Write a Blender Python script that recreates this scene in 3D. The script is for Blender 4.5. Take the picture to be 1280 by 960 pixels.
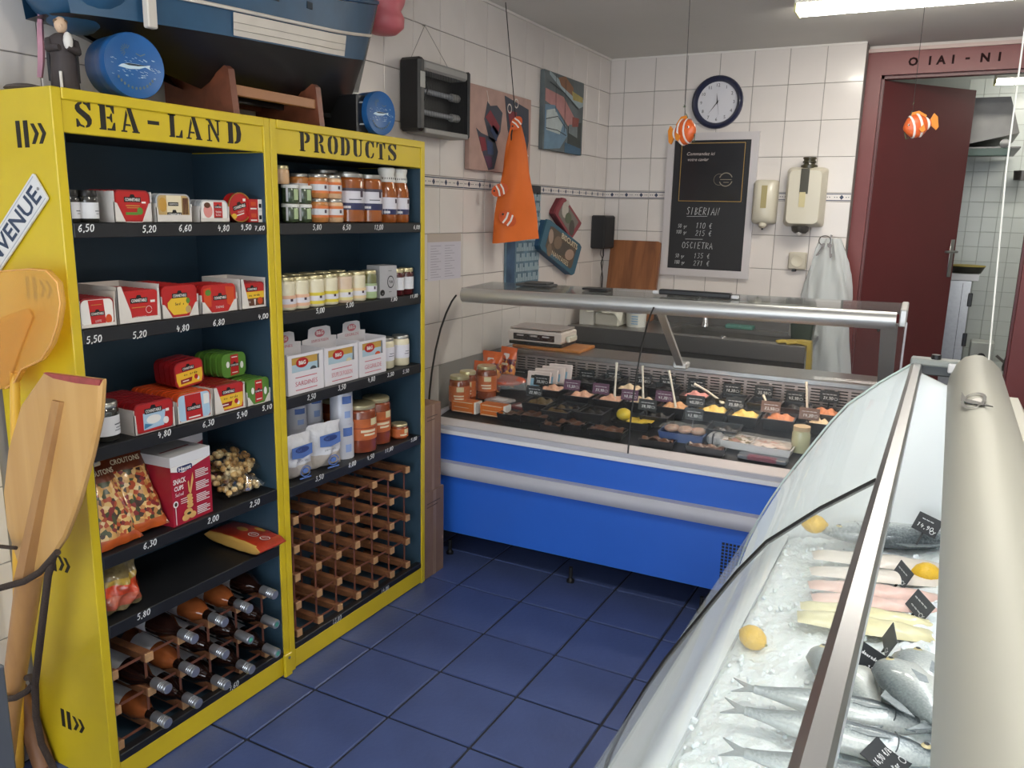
import bpy, bmesh, math, random
from mathutils import Matrix, Vector, Euler
from math import sin, cos, pi, radians, sqrt, atan2
for o in list(bpy.data.objects): bpy.data.objects.remove(o)
SC = bpy.context.scene
COL = SC.collection
rnd = random.Random(7)
# ------------------------------------------------------------------ camera
F_PX = 1013.2045
YAW, PIT, ROL = -0.4868, -0.2101, 0.0231
CAM = Vector((0, 0, 1.6))
_f = Vector((sin(YAW)*cos(PIT), cos(YAW)*cos(PIT), sin(PIT)))
_r0 = Vector((cos(YAW), -sin(YAW), 0)); _u0 = _r0.cross(_f)
_r = cos(ROL)*_r0 + sin(ROL)*_u0; _u = -sin(ROL)*_r0 + cos(ROL)*_u0
cd = bpy.data.cameras.new('camera'); cam = bpy.data.objects.new('camera', cd); COL.objects.link(cam)
cam.matrix_world = Matrix(((_r.x, _u.x, -_f.x, CAM.x), (_r.y, _u.y, -_f.y, CAM.y), (_r.z, _u.z, -_f.z, CAM.z), (0, 0, 0, 1)))
cd.sensor_width = 36; cd.lens = F_PX/1280*36; cd.clip_start = 0.05; cd.clip_end = 100
SC.camera = cam
# ------------------------------------------------------------------ daylight through the open shop front, ceiling lamps, exposure
W = bpy.data.worlds.new('sky'); SC.world = W; W.use_nodes = True
bg = W.node_tree.nodes['Background']; bg.inputs['Color'].default_value = (0.86, 0.93, 1.0, 1); bg.inputs['Strength'].default_value = 4.6
LAMP_STRENGTH = 48.0
VS = SC.view_settings; VS.view_transform = 'Standard'; VS.look = 'None'; VS.gamma = 1; VS.use_curve_mapping = False; VS.exposure = 0.0
# measured points of the photograph turned into places on known planes (1280 x 960)
def ray(u, v): return _r*((u-640)/F_PX) - _u*((v-480)/F_PX) + _f
def on_z(u, v, z): d = ray(u, v); return CAM + d*((z-CAM.z)/d.z)
def on_x(u, v, x): d = ray(u, v); return CAM + d*(x/d.x)
def on_y(u, v, y): d = ray(u, v); return CAM + d*(y/d.y)

# ------------------------------------------------------------------ materials
MATS = {}
def srgb(c):
    if isinstance(c, str): c = tuple(int(c[i:i+2], 16)/255 for i in (0, 2, 4))
    return tuple(x/12.92 if x <= .04045 else ((x+.055)/1.055)**2.4 for x in c)
def mat(name, col='808080', rough=.5, metal=0., var=.0, vscale=20., bump=0., bscale=200., coat=0., emit=None, es=1., trans=0., alpha=1., sub=0., spec=.5):
    if name in MATS: return MATS[name]
    m = bpy.data.materials.new(name); MATS[name] = m; m.use_nodes = True
    nt = m.node_tree; b = nt.nodes['Principled BSDF']
    c = srgb(col)
    b.inputs['Base Color'].default_value = (*c, 1); b.inputs['Roughness'].default_value = rough; b.inputs['Metallic'].default_value = metal
    b.inputs['Coat Weight'].default_value = coat; b.inputs['Transmission Weight'].default_value = trans; b.inputs['Alpha'].default_value = alpha
    b.inputs['Specular IOR Level'].default_value = spec
    if sub: b.inputs['Subsurface Weight'].default_value = sub; b.inputs['Subsurface Radius'].default_value = (.01, .006, .004)
    if emit: b.inputs['Emission Color'].default_value = (*srgb(emit), 1); b.inputs['Emission Strength'].default_value = es
    if var or bump:
        tc = nt.nodes.new('ShaderNodeTexCoord')
    if var:
        n = nt.nodes.new('ShaderNodeTexNoise'); n.inputs['Scale'].default_value = vscale; n.inputs['Detail'].default_value = 5
        nt.links.new(tc.outputs['Object'], n.inputs['Vector'])
        r = nt.nodes.new('ShaderNodeValToRGB'); r.color_ramp.elements[0].position = .3; r.color_ramp.elements[1].position = .7
        r.color_ramp.elements[0].color = (*[x*(1-var) for x in c], 1); r.color_ramp.elements[1].color = (*[min(1, x*(1+var)) for x in c], 1)
        nt.links.new(n.outputs['Fac'], r.inputs['Fac']); nt.links.new(r.outputs['Color'], b.inputs['Base Color'])
    if bump:
        n2 = nt.nodes.new('ShaderNodeTexNoise'); n2.inputs['Scale'].default_value = bscale; n2.inputs['Detail'].default_value = 3
        nt.links.new(tc.outputs['Object'], n2.inputs['Vector'])
        bp = nt.nodes.new('ShaderNodeBump'); bp.inputs['Strength'].default_value = bump; bp.inputs['Distance'].default_value = .01
        nt.links.new(n2.outputs['Fac'], bp.inputs['Height']); nt.links.new(bp.outputs['Normal'], b.inputs['Normal'])
    return m
def wood(name, c1, c2, scale=6., stretch=(1, 1, .08), rough=.45, coat=0.):
    if name in MATS: return MATS[name]
    m = mat(name, c1, rough, coat=coat); nt = m.node_tree; b = nt.nodes['Principled BSDF']
    tc = nt.nodes.new('ShaderNodeTexCoord'); mp = nt.nodes.new('ShaderNodeMapping'); mp.inputs['Scale'].default_value = stretch
    n = nt.nodes.new('ShaderNodeTexNoise'); n.inputs['Scale'].default_value = scale*6; n.inputs['Detail'].default_value = 6; n.inputs['Distortion'].default_value = .6
    r = nt.nodes.new('ShaderNodeValToRGB'); r.color_ramp.elements[0].position = .32; r.color_ramp.elements[1].position = .68
    r.color_ramp.elements[0].color = (*srgb(c1), 1); r.color_ramp.elements[1].color = (*srgb(c2), 1)
    L = nt.links.new; L(tc.outputs['Object'], mp.inputs['Vector']); L(mp.outputs[0], n.inputs['Vector']); L(n.outputs['Fac'], r.inputs['Fac']); L(r.outputs['Color'], b.inputs['Base Color'])
    return m
def cells(name, cols, scale=60., rough=.35, coat=.3, bump=0., rnd_=1.):
    """printed / heaped food: voronoi cells coloured by a ramp"""
    if name in MATS: return MATS[name]
    m = mat(name, cols[0], rough, coat=coat); nt = m.node_tree; b = nt.nodes['Principled BSDF']
    tc = nt.nodes.new('ShaderNodeTexCoord'); v = nt.nodes.new('ShaderNodeTexVoronoi'); v.inputs['Scale'].default_value = scale; v.inputs['Randomness'].default_value = rnd_
    s = nt.nodes.new('ShaderNodeSeparateColor'); r = nt.nodes.new('ShaderNodeValToRGB'); r.color_ramp.interpolation = 'CONSTANT'
    e = r.color_ramp.elements
    while len(e) < len(cols): e.new(.5)
    for i, c in enumerate(cols): e[i].position = i/len(cols); e[i].color = (*srgb(c), 1)
    L = nt.links.new; L(tc.outputs['Object'], v.inputs['Vector']); L(v.outputs['Color'], s.inputs[0]); L(s.outputs[0], r.inputs['Fac']); L(r.outputs['Color'], b.inputs['Base Color'])
    if bump:
        bp = nt.nodes.new('ShaderNodeBump'); bp.inputs['Strength'].default_value = bump; bp.inputs['Distance'].default_value = .01; bp.invert = True
        L(v.outputs['Distance'], bp.inputs['Height']); L(bp.outputs['Normal'], b.inputs['Normal'])
    return m
def ramp_z(name, stops, axis=2, rough=.35, coat=.2, metal=0., noise=.0, nscale=60, speck=None):
    """colour of the thing itself along one of its own axes (back to belly of a fish ...), generated coordinates"""
    if name in MATS: return MATS[name]
    m = mat(name, stops[0][1], rough, metal, coat=coat); nt = m.node_tree; b = nt.nodes['Principled BSDF']
    tc = nt.nodes.new('ShaderNodeTexCoord'); s = nt.nodes.new('ShaderNodeSeparateXYZ'); r = nt.nodes.new('ShaderNodeValToRGB')
    e = r.color_ramp.elements
    while len(e) < len(stops): e.new(.5)
    for i, (p, c) in enumerate(stops): e[i].position = p; e[i].color = (*srgb(c), 1)
    L = nt.links.new; L(tc.outputs['Generated'], s.inputs[0])
    src = s.outputs[axis]
    if noise:
        n = nt.nodes.new('ShaderNodeTexNoise'); n.inputs['Scale'].default_value = nscale; n.inputs['Detail'].default_value = 4; L(tc.outputs['Object'], n.inputs['Vector'])
        a = nt.nodes.new('ShaderNodeMath'); a.operation = 'MULTIPLY_ADD'; a.inputs[1].default_value = noise; L(n.outputs['Fac'], a.inputs[0]); L(src, a.inputs[2])
        a2 = nt.nodes.new('ShaderNodeMath'); a2.operation = 'SUBTRACT'; a2.inputs[1].default_value = noise/2; L(a.outputs[0], a2.inputs[0]); src = a2.outputs[0]
    L(src, r.inputs['Fac']); L(r.outputs['Color'], b.inputs['Base Color'])
    return m
def glass(name, tint=(.96, .98, .97), milk=.03, refl=.9, rough=.02):
    """thin pane: clear transmission, fresnel reflection, a white diffuse share (milk)"""
    if name in MATS: return MATS[name]
    m = bpy.data.materials.new(name); MATS[name] = m; m.use_nodes = True; nt = m.node_tree; nt.nodes.clear()
    N = nt.nodes.new; L = nt.links.new
    out = N('ShaderNodeOutputMaterial'); tr = N('ShaderNodeBsdfTransparent'); tr.inputs[0].default_value = (*tint, 1)
    gl = N('ShaderNodeBsdfGlossy'); gl.inputs['Roughness'].default_value = rough
    di = N('ShaderNodeBsdfDiffuse'); di.inputs[0].default_value = (.85, .9, .9, 1)
    fr = N('ShaderNodeFresnel'); fr.inputs[0].default_value = 1.38
    mu = N('ShaderNodeMath'); mu.operation = 'MULTIPLY'; mu.inputs[1].default_value = refl
    m1 = N('ShaderNodeMixShader'); m1.inputs[0].default_value = milk; m2 = N('ShaderNodeMixShader')
    L(fr.outputs[0], mu.inputs[0]); L(tr.outputs[0], m1.inputs[1]); L(di.outputs[0], m1.inputs[2]); L(mu.outputs[0], m2.inputs[0]); L(m1.outputs[0], m2.inputs[1]); L(gl.outputs[0], m2.inputs[2]); L(m2.outputs[0], out.inputs[0])
    return m

# ------------------------------------------------------------------ mesh building
def FR(x=0, y=0, z=0):            # text frame on a face that looks toward -Y
    return Matrix(((1, 0, 0, x), (0, 0, -1, y), (0, 1, 0, z), (0, 0, 0, 1)))
def FXF(x=0, y=0, z=0):           # text frame on a face that looks toward +X
    return Matrix(((0, 0, 1, x), (1, 0, 0, y), (0, 1, 0, z), (0, 0, 0, 1)))
def TR(x=0, y=0, z=0): return Matrix.Translation((x, y, z))
def RZ(a): return Matrix.Rotation(a, 4, 'Z')
def RX(a): return Matrix.Rotation(a, 4, 'X')
def RY(a): return Matrix.Rotation(a, 4, 'Y')
TEXTS = {}
def text_mesh(s, bold=0.0):
    k = (s, bold)
    if k not in TEXTS:
        c = bpy.data.curves.new('lettering', 'FONT'); c.body = s; c.size = 1; c.resolution_u = 2; c.offset = bold; c.fill_mode = 'FRONT'
        o = bpy.data.objects.new('lettering', c); me = bpy.data.meshes.new_from_object(o)
        V = [tuple(v.co) for v in me.vertices]; P = [tuple(p.vertices) for p in me.polygons]
        bpy.data.objects.remove(o); bpy.data.curves.remove(c); bpy.data.meshes.remove(me)
        xs = [v[0] for v in V] or [0, 1]; ys = [v[1] for v in V] or [0, 1]
        TEXTS[k] = (V, P, min(xs), max(xs), min(ys), max(ys))
    return TEXTS[k]
# single stroke handwriting on a 4 x 6 grid
HW = {'0': [[(2, 6), (.6, 5), (.4, 2), (1.6, 0), (3, .6), (3.6, 3.5), (2.8, 5.7), (2, 6)]], '1': [[(.8, 4.6), (2.2, 6), (1.8, 0)]], '2': [[(.6, 4.6), (1.6, 6), (3.2, 5.4), (2.8, 3.4), (.4, .1), (3.6, .3)]],
 '3': [[(.6, 5.8), (3.2, 5.8), (1.8, 3.6), (3.4, 2.4), (2.4, .2), (.4, .4)]], '4': [[(1.2, 6), (.4, 2.6), (3.4, 2.8)], [(2.6, 4.4), (2.2, 0)]], '5': [[(3.4, 6), (1, 5.8), (.8, 3.6), (2.8, 3.4), (3.2, 1.4), (1.8, 0), (.4, .6)]],
 '6': [[(3, 6), (1, 4), (.4, 1.6), (1.6, 0), (3.2, 1), (2.8, 2.8), (.8, 2.4)]], '7': [[(.4, 5.8), (3.4, 6), (1.6, 0)], [(1.2, 3), (3.2, 3.2)]], '8': [[(2, 3.2), (.6, 4.6), (2, 6), (3.2, 4.8), (2, 3.2), (.4, 1.6), (1.8, 0), (3.4, 1.4), (2, 3.2)]],
 '9': [[(3.2, 4.6), (2, 6), (.6, 4.6), (1.6, 3.2), (3.2, 4.4), (2.8, 1.4), (1.6, 0)]], ',': [[(1.2, .6), (.8, -1)]], '.': [[(1, .3), (1.3, 0)]], '/': [[(.2, -.4), (3.2, 6)]], '-': [[(.6, 3), (3.4, 3)]],
 'A': [[(0, 0), (2, 6), (3.6, 0)], [(.8, 2.2), (3, 2.2)]], 'B': [[(.6, 0), (.8, 6), (3, 5), (.8, 3.2), (3.4, 1.6), (.6, 0)]], 'C': [[(3.4, 5), (2, 6), (.5, 3), (1.8, 0), (3.4, 1)]], 'D': [[(.6, 0), (.6, 6), (3.4, 3.2), (.6, 0)]],
 'E': [[(3.2, 6), (.6, 6), (.4, 0), (3.2, 0)], [(.5, 3.1), (2.6, 3.1)]], 'F': [[(3.4, 6), (.6, 6), (.4, 0)], [(.5, 3.1), (2.6, 3.1)]], 'G': [[(3.4, 5), (2, 6), (.5, 3), (1.8, 0), (3.4, 1), (3.3, 2.8), (2, 2.8)]], 'I': [[(1.6, 6), (1.2, 0)]],
 'K': [[(.6, 6), (.4, 0)], [(3.2, 5), (.6, 2.6), (3.2, 0)]], 'L': [[(.8, 6), (.4, .2), (3, 0)]], 'M': [[(.2, 0), (.8, 6), (2, 2), (3.4, 6), (3.8, 0)]], 'N': [[(.4, 0), (.8, 6), (3, 0), (3.6, 6)]], 'O': [[(2, 6), (.5, 4.5), (.4, 1.5), (2, 0), (3.5, 1.5), (3.4, 4.5), (2, 6)]],
 'P': [[(.4, 0), (.8, 6), (3.2, 5), (2.8, 3.2), (.6, 2.8)]], 'R': [[(.4, 0), (.8, 6), (3.2, 5), (2.8, 3.4), (.6, 2.9), (3.4, 0)]], 'S': [[(3.2, 5.4), (1.8, 6), (.6, 4.6), (2.8, 2.4), (2.2, .2), (.4, .6)]], 'T': [[(0, 5.8), (3.8, 6)], [(2, 6), (1.6, 0)]], 'U': [[(.6, 6), (.5, 1.4), (1.8, 0), (3.2, 1.4), (3.4, 6)]], 'V': [[(.4, 6), (1.8, 0), (3.6, 6)]],
 'a': [[(3, 3), (1, 3.2), (.6, .6), (2, .2), (3, 2.8), (3.2, 0)]], 'd': [[(3, 2.6), (1, 3), (.6, .6), (2, .2), (3, 2), (3.4, 6)], [(3, 2), (3.2, 0)]], 'e': [[(.6, 1.6), (3, 2), (2, 3.4), (.8, 2.4), (1, .4), (3, .4)]], 'g': [[(3, 3), (1, 3.2), (.8, 1), (2.6, .8), (3, 3), (2.6, -1.8), (.8, -1.6)]], 'k': [[(.8, 6), (.6, 0)], [(2.8, 3.2), (.7, 1.6), (3, 0)]], 'l': [[(1.6, 0), (1.2, 2), (1.8, 6), (1, 4), (1.2, .5), (2, 0)]], 'o': [[(1.8, 3.2), (.6, 2), (1.4, .2), (3, 1), (2.8, 2.8), (1.8, 3.2)]], 'r': [[(.8, 0), (1, 3.2)], [(1, 2.2), (2.8, 3.2)]], 'u': [[(.8, 3.2), (.8, .6), (2, .2), (3, 3.2), (3.2, 0)]], 'y': [[(.8, 3.2), (1.2, .8), (3, 1)], [(3.2, 3.2), (2.6, -1.6), (.8, -1.6)]],
 '€': [[(3.4, 5.4), (2, 6), (.8, 3), (2, 0), (3.4, .8)], [(0, 3.6), (2.8, 3.6)], [(0, 2.4), (2.6, 2.4)]], ' ': [], '~': [[(0, 1.5), (.8, 2.6), (1.4, 1), (2.2, 2.8), (2.8, .8), (3.6, 2.4)]]}
class MB:
    def __init__(s, T=None): s.v = []; s.f = []; s.mi = []; s.T = T.copy() if T else Matrix(); s.m = 0
    def add(s, V, Fc, T=None):
        M = s.T @ T if T is not None else s.T; b = len(s.v)
        s.v += [tuple(M @ Vector(p)) for p in V]; s.f += [tuple(i+b for i in q) for q in Fc]; s.mi += [s.m]*len(Fc); return s
    def bx(s, x0, x1, y0, y1, z0, z1, T=None):
        return s.add([(x0, y0, z0), (x1, y0, z0), (x1, y1, z0), (x0, y1, z0), (x0, y0, z1), (x1, y0, z1), (x1, y1, z1), (x0, y1, z1)], [(0, 3, 2, 1), (4, 5, 6, 7), (0, 1, 5, 4), (1, 2, 6, 5), (2, 3, 7, 6), (3, 0, 4, 7)], T)
    def cbox(s, x0, x1, y0, y1, z0, z1, c, T=None):   # box with chamfered edges
        X = (x0, x1); Y = (y0, y1); Z = (z0, z1); V = []; idx = {}
        for i in (0, 1):
            for j in (0, 1):
                for k in (0, 1):
                    sx, sy, sz = 1-2*i, 1-2*j, 1-2*k
                    for a, d in enumerate(((0, c*sy, c*sz), (c*sx, 0, c*sz), (c*sx, c*sy, 0))):
                        idx[i, j, k, a] = len(V); V.append((X[i]+d[0], Y[j]+d[1], Z[k]+d[2]))
        Fc = []
        for i in (0, 1): Fc.append([idx[i, j, k, 0] for j, k in ((0, 0), (1, 0), (1, 1), (0, 1))])
        for j in (0, 1): Fc.append([idx[i, j, k, 1] for i, k in ((0, 0), (0, 1), (1, 1), (1, 0))])
        for k in (0, 1): Fc.append([idx[i, j, k, 2] for i, j in ((0, 0), (1, 0), (1, 1), (0, 1))])
        for a in (0, 1):
            for b in (0, 1):
                Fc.append([idx[0, a, b, 1], idx[1, a, b, 1], idx[1, a, b, 2], idx[0, a, b, 2]])
                Fc.append([idx[a, 0, b, 0], idx[a, 1, b, 0], idx[a, 1, b, 2], idx[a, 0, b, 2]])
                Fc.append([idx[a, b, 0, 0], idx[a, b, 1, 0], idx[a, b, 1, 1], idx[a, b, 0, 1]])
        for i in (0, 1):
            for j in (0, 1):
                for k in (0, 1): Fc.append([idx[i, j, k, a] for a in (0, 1, 2)])
        return s.add(V, Fc, T)
    def prism(s, poly, h0, h1, T=None):               # polygon in local XY, extruded from z=h0 to h1
        n = len(poly); a = sum(poly[i][0]*poly[(i+1) % n][1]-poly[(i+1) % n][0]*poly[i][1] for i in range(n))
        if a < 0: poly = poly[::-1]
        return s.add([(x, y, h0) for x, y in poly]+[(x, y, h1) for x, y in poly], [tuple(range(n))[::-1], tuple(range(n, 2*n))]+[(i, (i+1) % n, n+(i+1) % n, n+i) for i in range(n)], T)
    def loft(s, rings, closed=True, caps=True, T=None):
        n = len(rings[0]); V = [p for r in rings for p in r]; Fc = []
        m = n if closed else n-1
        for k in range(len(rings)-1):
            for i in range(m): Fc.append((k*n+i, k*n+(i+1) % n, (k+1)*n+(i+1) % n, (k+1)*n+i))
        if caps and closed: Fc += [tuple(range(n))[::-1], tuple(range((len(rings)-1)*n, len(rings)*n))]
        return s.add(V, Fc, T)
    def lathe(s, prof, n=20, T=None, a0=0., a1=2*pi):  # profile (r, z) around Z
        full = abs(a1-a0-2*pi) < 1e-6; k = n if full else n+1
        rings = [[(r*cos(a0+(a1-a0)*i/n), r*sin(a0+(a1-a0)*i/n), z) for i in range(k)] for r, z in prof]
        return s.loft(rings, full, full and prof[0][0] > 1e-6, T)
    def tube(s, pts, r, n=8, T=None, caps=True):
        pts = [Vector(p) for p in pts]; R = r if isinstance(r, (list, tuple)) else [r]*len(pts); rings = []; up = None
        for i, p in enumerate(pts):
            d = (pts[min(i+1, len(pts)-1)]-pts[max(i-1, 0)]).normalized()
            if up is None: up = Vector((0, 0, 1)) if abs(d.z) < .9 else Vector((1, 0, 0))
            a = d.cross(up).normalized(); up = a.cross(d).normalized()
            rings.append([tuple(p+a*(R[i]*cos(2*pi*j/n))-up*(R[i]*sin(2*pi*j/n))) for j in range(n)])
        return s.loft(rings, True, caps, T)
    def ell(s, c, r, n=14, m=8, T=None):
        rings = []
        for j in range(m+1):
            t = -pi/2+pi*j/m; q = max(cos(t), .02)
            rings.append([(c[0]+r[0]*q*cos(2*pi*i/n), c[1]+r[1]*q*sin(2*pi*i/n), c[2]+r[2]*sin(t)) for i in range(n)])
        return s.loft(rings, True, True, T)
    def sheet(s, fn, nu, nv, T=None):
        V = [fn(i/nu, j/nv) for j in range(nv+1) for i in range(nu+1)]
        return s.add(V, [(j*(nu+1)+i, j*(nu+1)+i+1, (j+1)*(nu+1)+i+1, (j+1)*(nu+1)+i) for j in range(nv) for i in range(nu)], T)
    def flat(s, poly, T, h=.0006): return s.prism(poly, 0, h, T)
    def rect(s, x0, x1, y0, y1, T, h=.0006): return s.prism([(x0, y0), (x1, y0), (x1, y1), (x0, y1)], 0, h, T)
    def text(s, st, T, width=None, height=None, bold=.0, shear=0., h=.0004, align='c', mx=None):
        V, P, x0, x1, y0, y1 = text_mesh(st, bold); k = 1
        sx = width/(x1-x0) if width else None; sy = height/(y1-y0) if height else None
        if sx is None: sx = sy
        if sy is None: sy = sx
        ox = (x0+x1)/2 if align == 'c' else x0
        return s.add([((v[0]-ox)*sx+(v[1]-y0)*sy*shear, (v[1]-(y0+y1)/2)*sy, h) for v in V], P, T)
    def hand(s, st, T, height, width=None, pen=.0016, shear=.12, h=.0008, jit=.15, align='c'):
        adv = 4.6; tot = sum(2.2 if c in ',.' else adv for c in st)-.6; k = height/6; kx = k if width is None else width/tot; x = -tot/2 if align == 'c' else 0
        rr = random.Random(hash_s(st))
        for ch in st:
            dy = rr.uniform(-jit, jit)
            for pl in HW.get(ch, []):
                s.ribbon([((px+x)*kx+py*k*shear, (py-3+dy)*k) for px, py in pl], pen, T, h)
            x += 2.2 if ch in ',.' else adv
        return s
    def ribbon(s, pts, w, T, h=.0008):
        n = len(pts); L = []; Rr = []
        for i, p in enumerate(pts):
            a = pts[max(i-1, 0)]; b = pts[min(i+1, n-1)]; dx, dy = b[0]-a[0], b[1]-a[1]; q = sqrt(dx*dx+dy*dy) or 1
            L.append((p[0]-dy/q*w/2, p[1]+dx/q*w/2, h)); Rr.append((p[0]+dy/q*w/2, p[1]-dx/q*w/2, h))
        return s.add(L+Rr, [(i, n+i, n+i+1, i+1) for i in range(n-1)], T)
    def build(s, name, mats, parent=None, smooth=None, kind=None, loc=None, rot=0, label=None, cat=None, group=None):
        me = bpy.data.meshes.new(name); me.from_pydata(s.v, [], s.f)
        for m in (mats if isinstance(mats, (list, tuple)) else [mats]): me.materials.append(m)
        if any(s.mi): me.polygons.foreach_set('material_index', s.mi)
        bm = bmesh.new(); bm.from_mesh(me); bmesh.ops.recalc_face_normals(bm, faces=bm.faces); bm.to_mesh(me); bm.free()
        if smooth:
            me.polygons.foreach_set('use_smooth', [True]*len(me.polygons)); me.set_sharp_from_angle(angle=radians(smooth))
        o = bpy.data.objects.new(name, me); COL.objects.link(o)
        if parent is not None: o.parent = parent
        if loc is not None: o.location = loc
        if rot: o.rotation_euler = (0, 0, rot)
        if kind: o['kind'] = kind
        tag(o, label, cat, group); return o
def hash_s(st): return sum(ord(c)*(i+3)*31 for i, c in enumerate(st))
def tag(o, label=None, cat=None, group=None):
    if label: o['label'] = label
    if cat: o['category'] = cat
    if group: o['group'] = group
    return o
def thing(name, label, cat, loc=(0, 0, 0), rot=0, group=None, eul=None):
    o = bpy.data.objects.new(name, None); COL.objects.link(o); o.empty_display_size = .05
    o.location = loc; o.rotation_euler = eul if eul else (0, 0, rot); return tag(o, label, cat, group)
def dup(root, loc=None, rot=None, label=None, group=None, parts=True, eul=None):
    r = root.copy(); COL.objects.link(r)
    if loc is not None: r.location = loc
    if rot is not None: r.rotation_euler = (0, 0, rot)
    if eul is not None: r.rotation_euler = eul
    if label: r['label'] = label
    if group: r['group'] = group
    if parts:
        for ch in list(root.children):
            c = ch.copy(); COL.objects.link(c); c.parent = r
            for g in list(ch.children):
                d = g.copy(); COL.objects.link(d); d.parent = c
    return r
def piece(src, name, parent, loc, scale=None):   # another piece of a surface sharing mesh data
    o = src.copy(); o.name = name; COL.objects.link(o); o.parent = parent; o.location = loc
    if scale: o.scale = scale
    return o
def arcpts(cx, cy, r, a0, a1, n=6): return [(cx+r*cos(radians(a0+(a1-a0)*i/n)), cy+r*sin(radians(a0+(a1-a0)*i/n))) for i in range(n+1)]
def rrect(x0, x1, y0, y1, r, n=4):
    return arcpts(x1-r, y1-r, r, 0, 90, n)+arcpts(x0+r, y1-r, r, 90, 180, n)+arcpts(x0+r, y0+r, r, 180, 270, n)+arcpts(x1-r, y0+r, r, 270, 360, n)
def ellp(cx, cy, rx, ry, n=20): return [(cx+rx*cos(2*pi*i/n), cy+ry*sin(2*pi*i/n)) for i in range(n)]
# ================================================================== THE SETTING
XL, D, ZC = -2.2026, 5.497, 2.63
XR, YF = 1.7, -1.7
m_grout = mat('wall_grout', '8e8985', .8); m_tile = mat('wall_tile_glaze', 'd9d2cd', .22, var=.035, vscale=3., coat=.15)
m_fgrout = mat('floor_grout', '23252e', .8, var=.3, vscale=30); m_ftile = mat('blue_floor_tile', '45537f', .38, var=.12, vscale=5., bump=.12, bscale=60.)
m_ceil = mat('ceiling_paint', 'd3d0c9', .8, var=.03, vscale=2.)
m_white = mat('white_paint', 'dcd8d2', .5)
TH, RP = .2159, .0045        # tile pitch on the walls, how far a tile stands out of the grout
ROWS = [(2.407, 2.626), (2.190, 2.407), (1.973, 2.190), (1.756, 1.973), (1.485, 1.702), (1.269, 1.485), (1.052, 1.269), (.835, 1.052), (.618, .835), (.401, .618), (.184, .401), (.0, .184)]
STRIP = (1.702, 1.756)
# floor with its tiles
FT, FX0, FY0 = .3058, -1.7249, 1.5756
fl = MB().bx(XL-.1, XR+.1, YF-.1, D+.2, -.08, -.006).build('floor', m_fgrout, kind='structure')
src = None
for i in range(-2, 9):
    for j in range(-10, 13):
        x0, x1 = FX0+FT*i, FX0+FT*(i+1); y0, y1 = FY0+FT*j, FY0+FT*(j+1)
        if i == -2: x0 = XL
        if j == 12: y1 = min(y1, D)
        g = .0045
        if i == -2 or j == 12:
            MB().cbox(x0+g-(x0+x1)/2, x1-g-(x0+x1)/2, y0+g-(y0+y1)/2, y1-g-(y0+y1)/2, -.008, 0, .0025).build('tile', m_ftile, fl, loc=((x0+x1)/2, (y0+y1)/2, 0))
        elif src is None:
            h = FT/2-g; src = MB().cbox(-h, h, -h, h, -.008, 0, .0025).build('tile', m_ftile, fl, loc=((x0+x1)/2, (y0+y1)/2, 0))
        else: piece(src, 'tile', fl, ((x0+x1)/2, (y0+y1)/2, rnd.uniform(-.0006, .0006)))
b = MB()
for i in range(9, 12):
    for j in range(-10, 13):
        x0, y0 = FX0+FT*i+.0045, FY0+FT*j+.0045; b.cbox(x0, min(x0+FT-.009, XR), y0, min(y0+FT-.009, D), -.008, 0, .0025)
b.build('tiles_beyond_counter', m_ftile, fl, kind='stuff')
MB().bx(XL-.1, XR+.1, YF-.1, D+.17, ZC, ZC+.1).build('ceiling', m_ceil, kind='structure')
# tiled walls
wl = MB().bx(XL-.12, XL, YF, D+.12, 0, ZC).build('wall_left', m_grout, kind='structure')
wb = MB().bx(XL, -.578, D, D+.12, 0, ZC).build('wall_back', m_grout, kind='structure')
def add_tile(parent, axis, a0, a1, z0, z1, cache={}):
    g = .0016; w, h = a1-a0, z1-z0; k = (axis, round(w, 4), round(h, 4))
    loc = (XL, (a0+a1)/2, (z0+z1)/2) if axis == 'l' else ((a0+a1)/2, D, (z0+z1)/2)
    if k in cache: return piece(cache[k], 'tile', parent, loc)
    if axis == 'l': o = MB().cbox(-.001, RP, -w/2+g, w/2-g, -h/2+g, h/2-g, .0015)
    else: o = MB().cbox(-w/2+g, w/2-g, -RP, .001, -h/2+g, h/2-g, .0015)
    cache[k] = o.build('tile', m_tile, parent, loc=loc); return cache[k]
m_bord = mat('border_blue', '2a3450', .3)
def border_tile(parent, axis, a0, a1, cache={}):
    g = .0012; w, h = a1-a0, STRIP[1]-STRIP[0]; zc = (STRIP[0]+STRIP[1])/2
    loc = (XL, (a0+a1)/2, zc) if axis == 'l' else ((a0+a1)/2, D, zc)
    k = (axis, round(w, 4))
    if k in cache:
        o = piece(cache[k], 'border_tile', parent, loc); c = cache[k].children[0].copy(); COL.objects.link(c); c.parent = o; return o
    if axis == 'l': o = MB().cbox(-.001, RP, -w/2+g, w/2-g, -h/2+g, h/2-g, .0012)
    else: o = MB().cbox(-w/2+g, w/2-g, -RP, .001, -h/2+g, h/2-g, .0012)
    o = o.build('border_tile', m_tile, parent, loc=loc); cache[k] = o
    T = FXF(RP, 0, 0) if axis == 'l' else FR(0, -RP, 0)
    p = MB()
    p.rect(-w/2+g, w/2-g, h/2-.010, h/2-.005, T, .0004); p.rect(-w/2+g, w/2-g, -h/2+.005, -h/2+.010, T, .0004)
    for q in ((-w/4, w/4) if w > .15 else (0,)):
        p.flat([(q-.013, 0), (q, -.015), (q+.013, 0), (q, .015)], T, .0004)
        for k2 in range(-3, 4):
            if abs(k2) > 1:
                xx = q+k2*.0135
                if abs(xx) < w/2-.004: p.rect(xx-.003, xx+.003, -.0025, .0025, T, .0004)
    p.build('printed_pattern', m_bord, o); return o
LY = 2.5606*1.23
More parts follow.
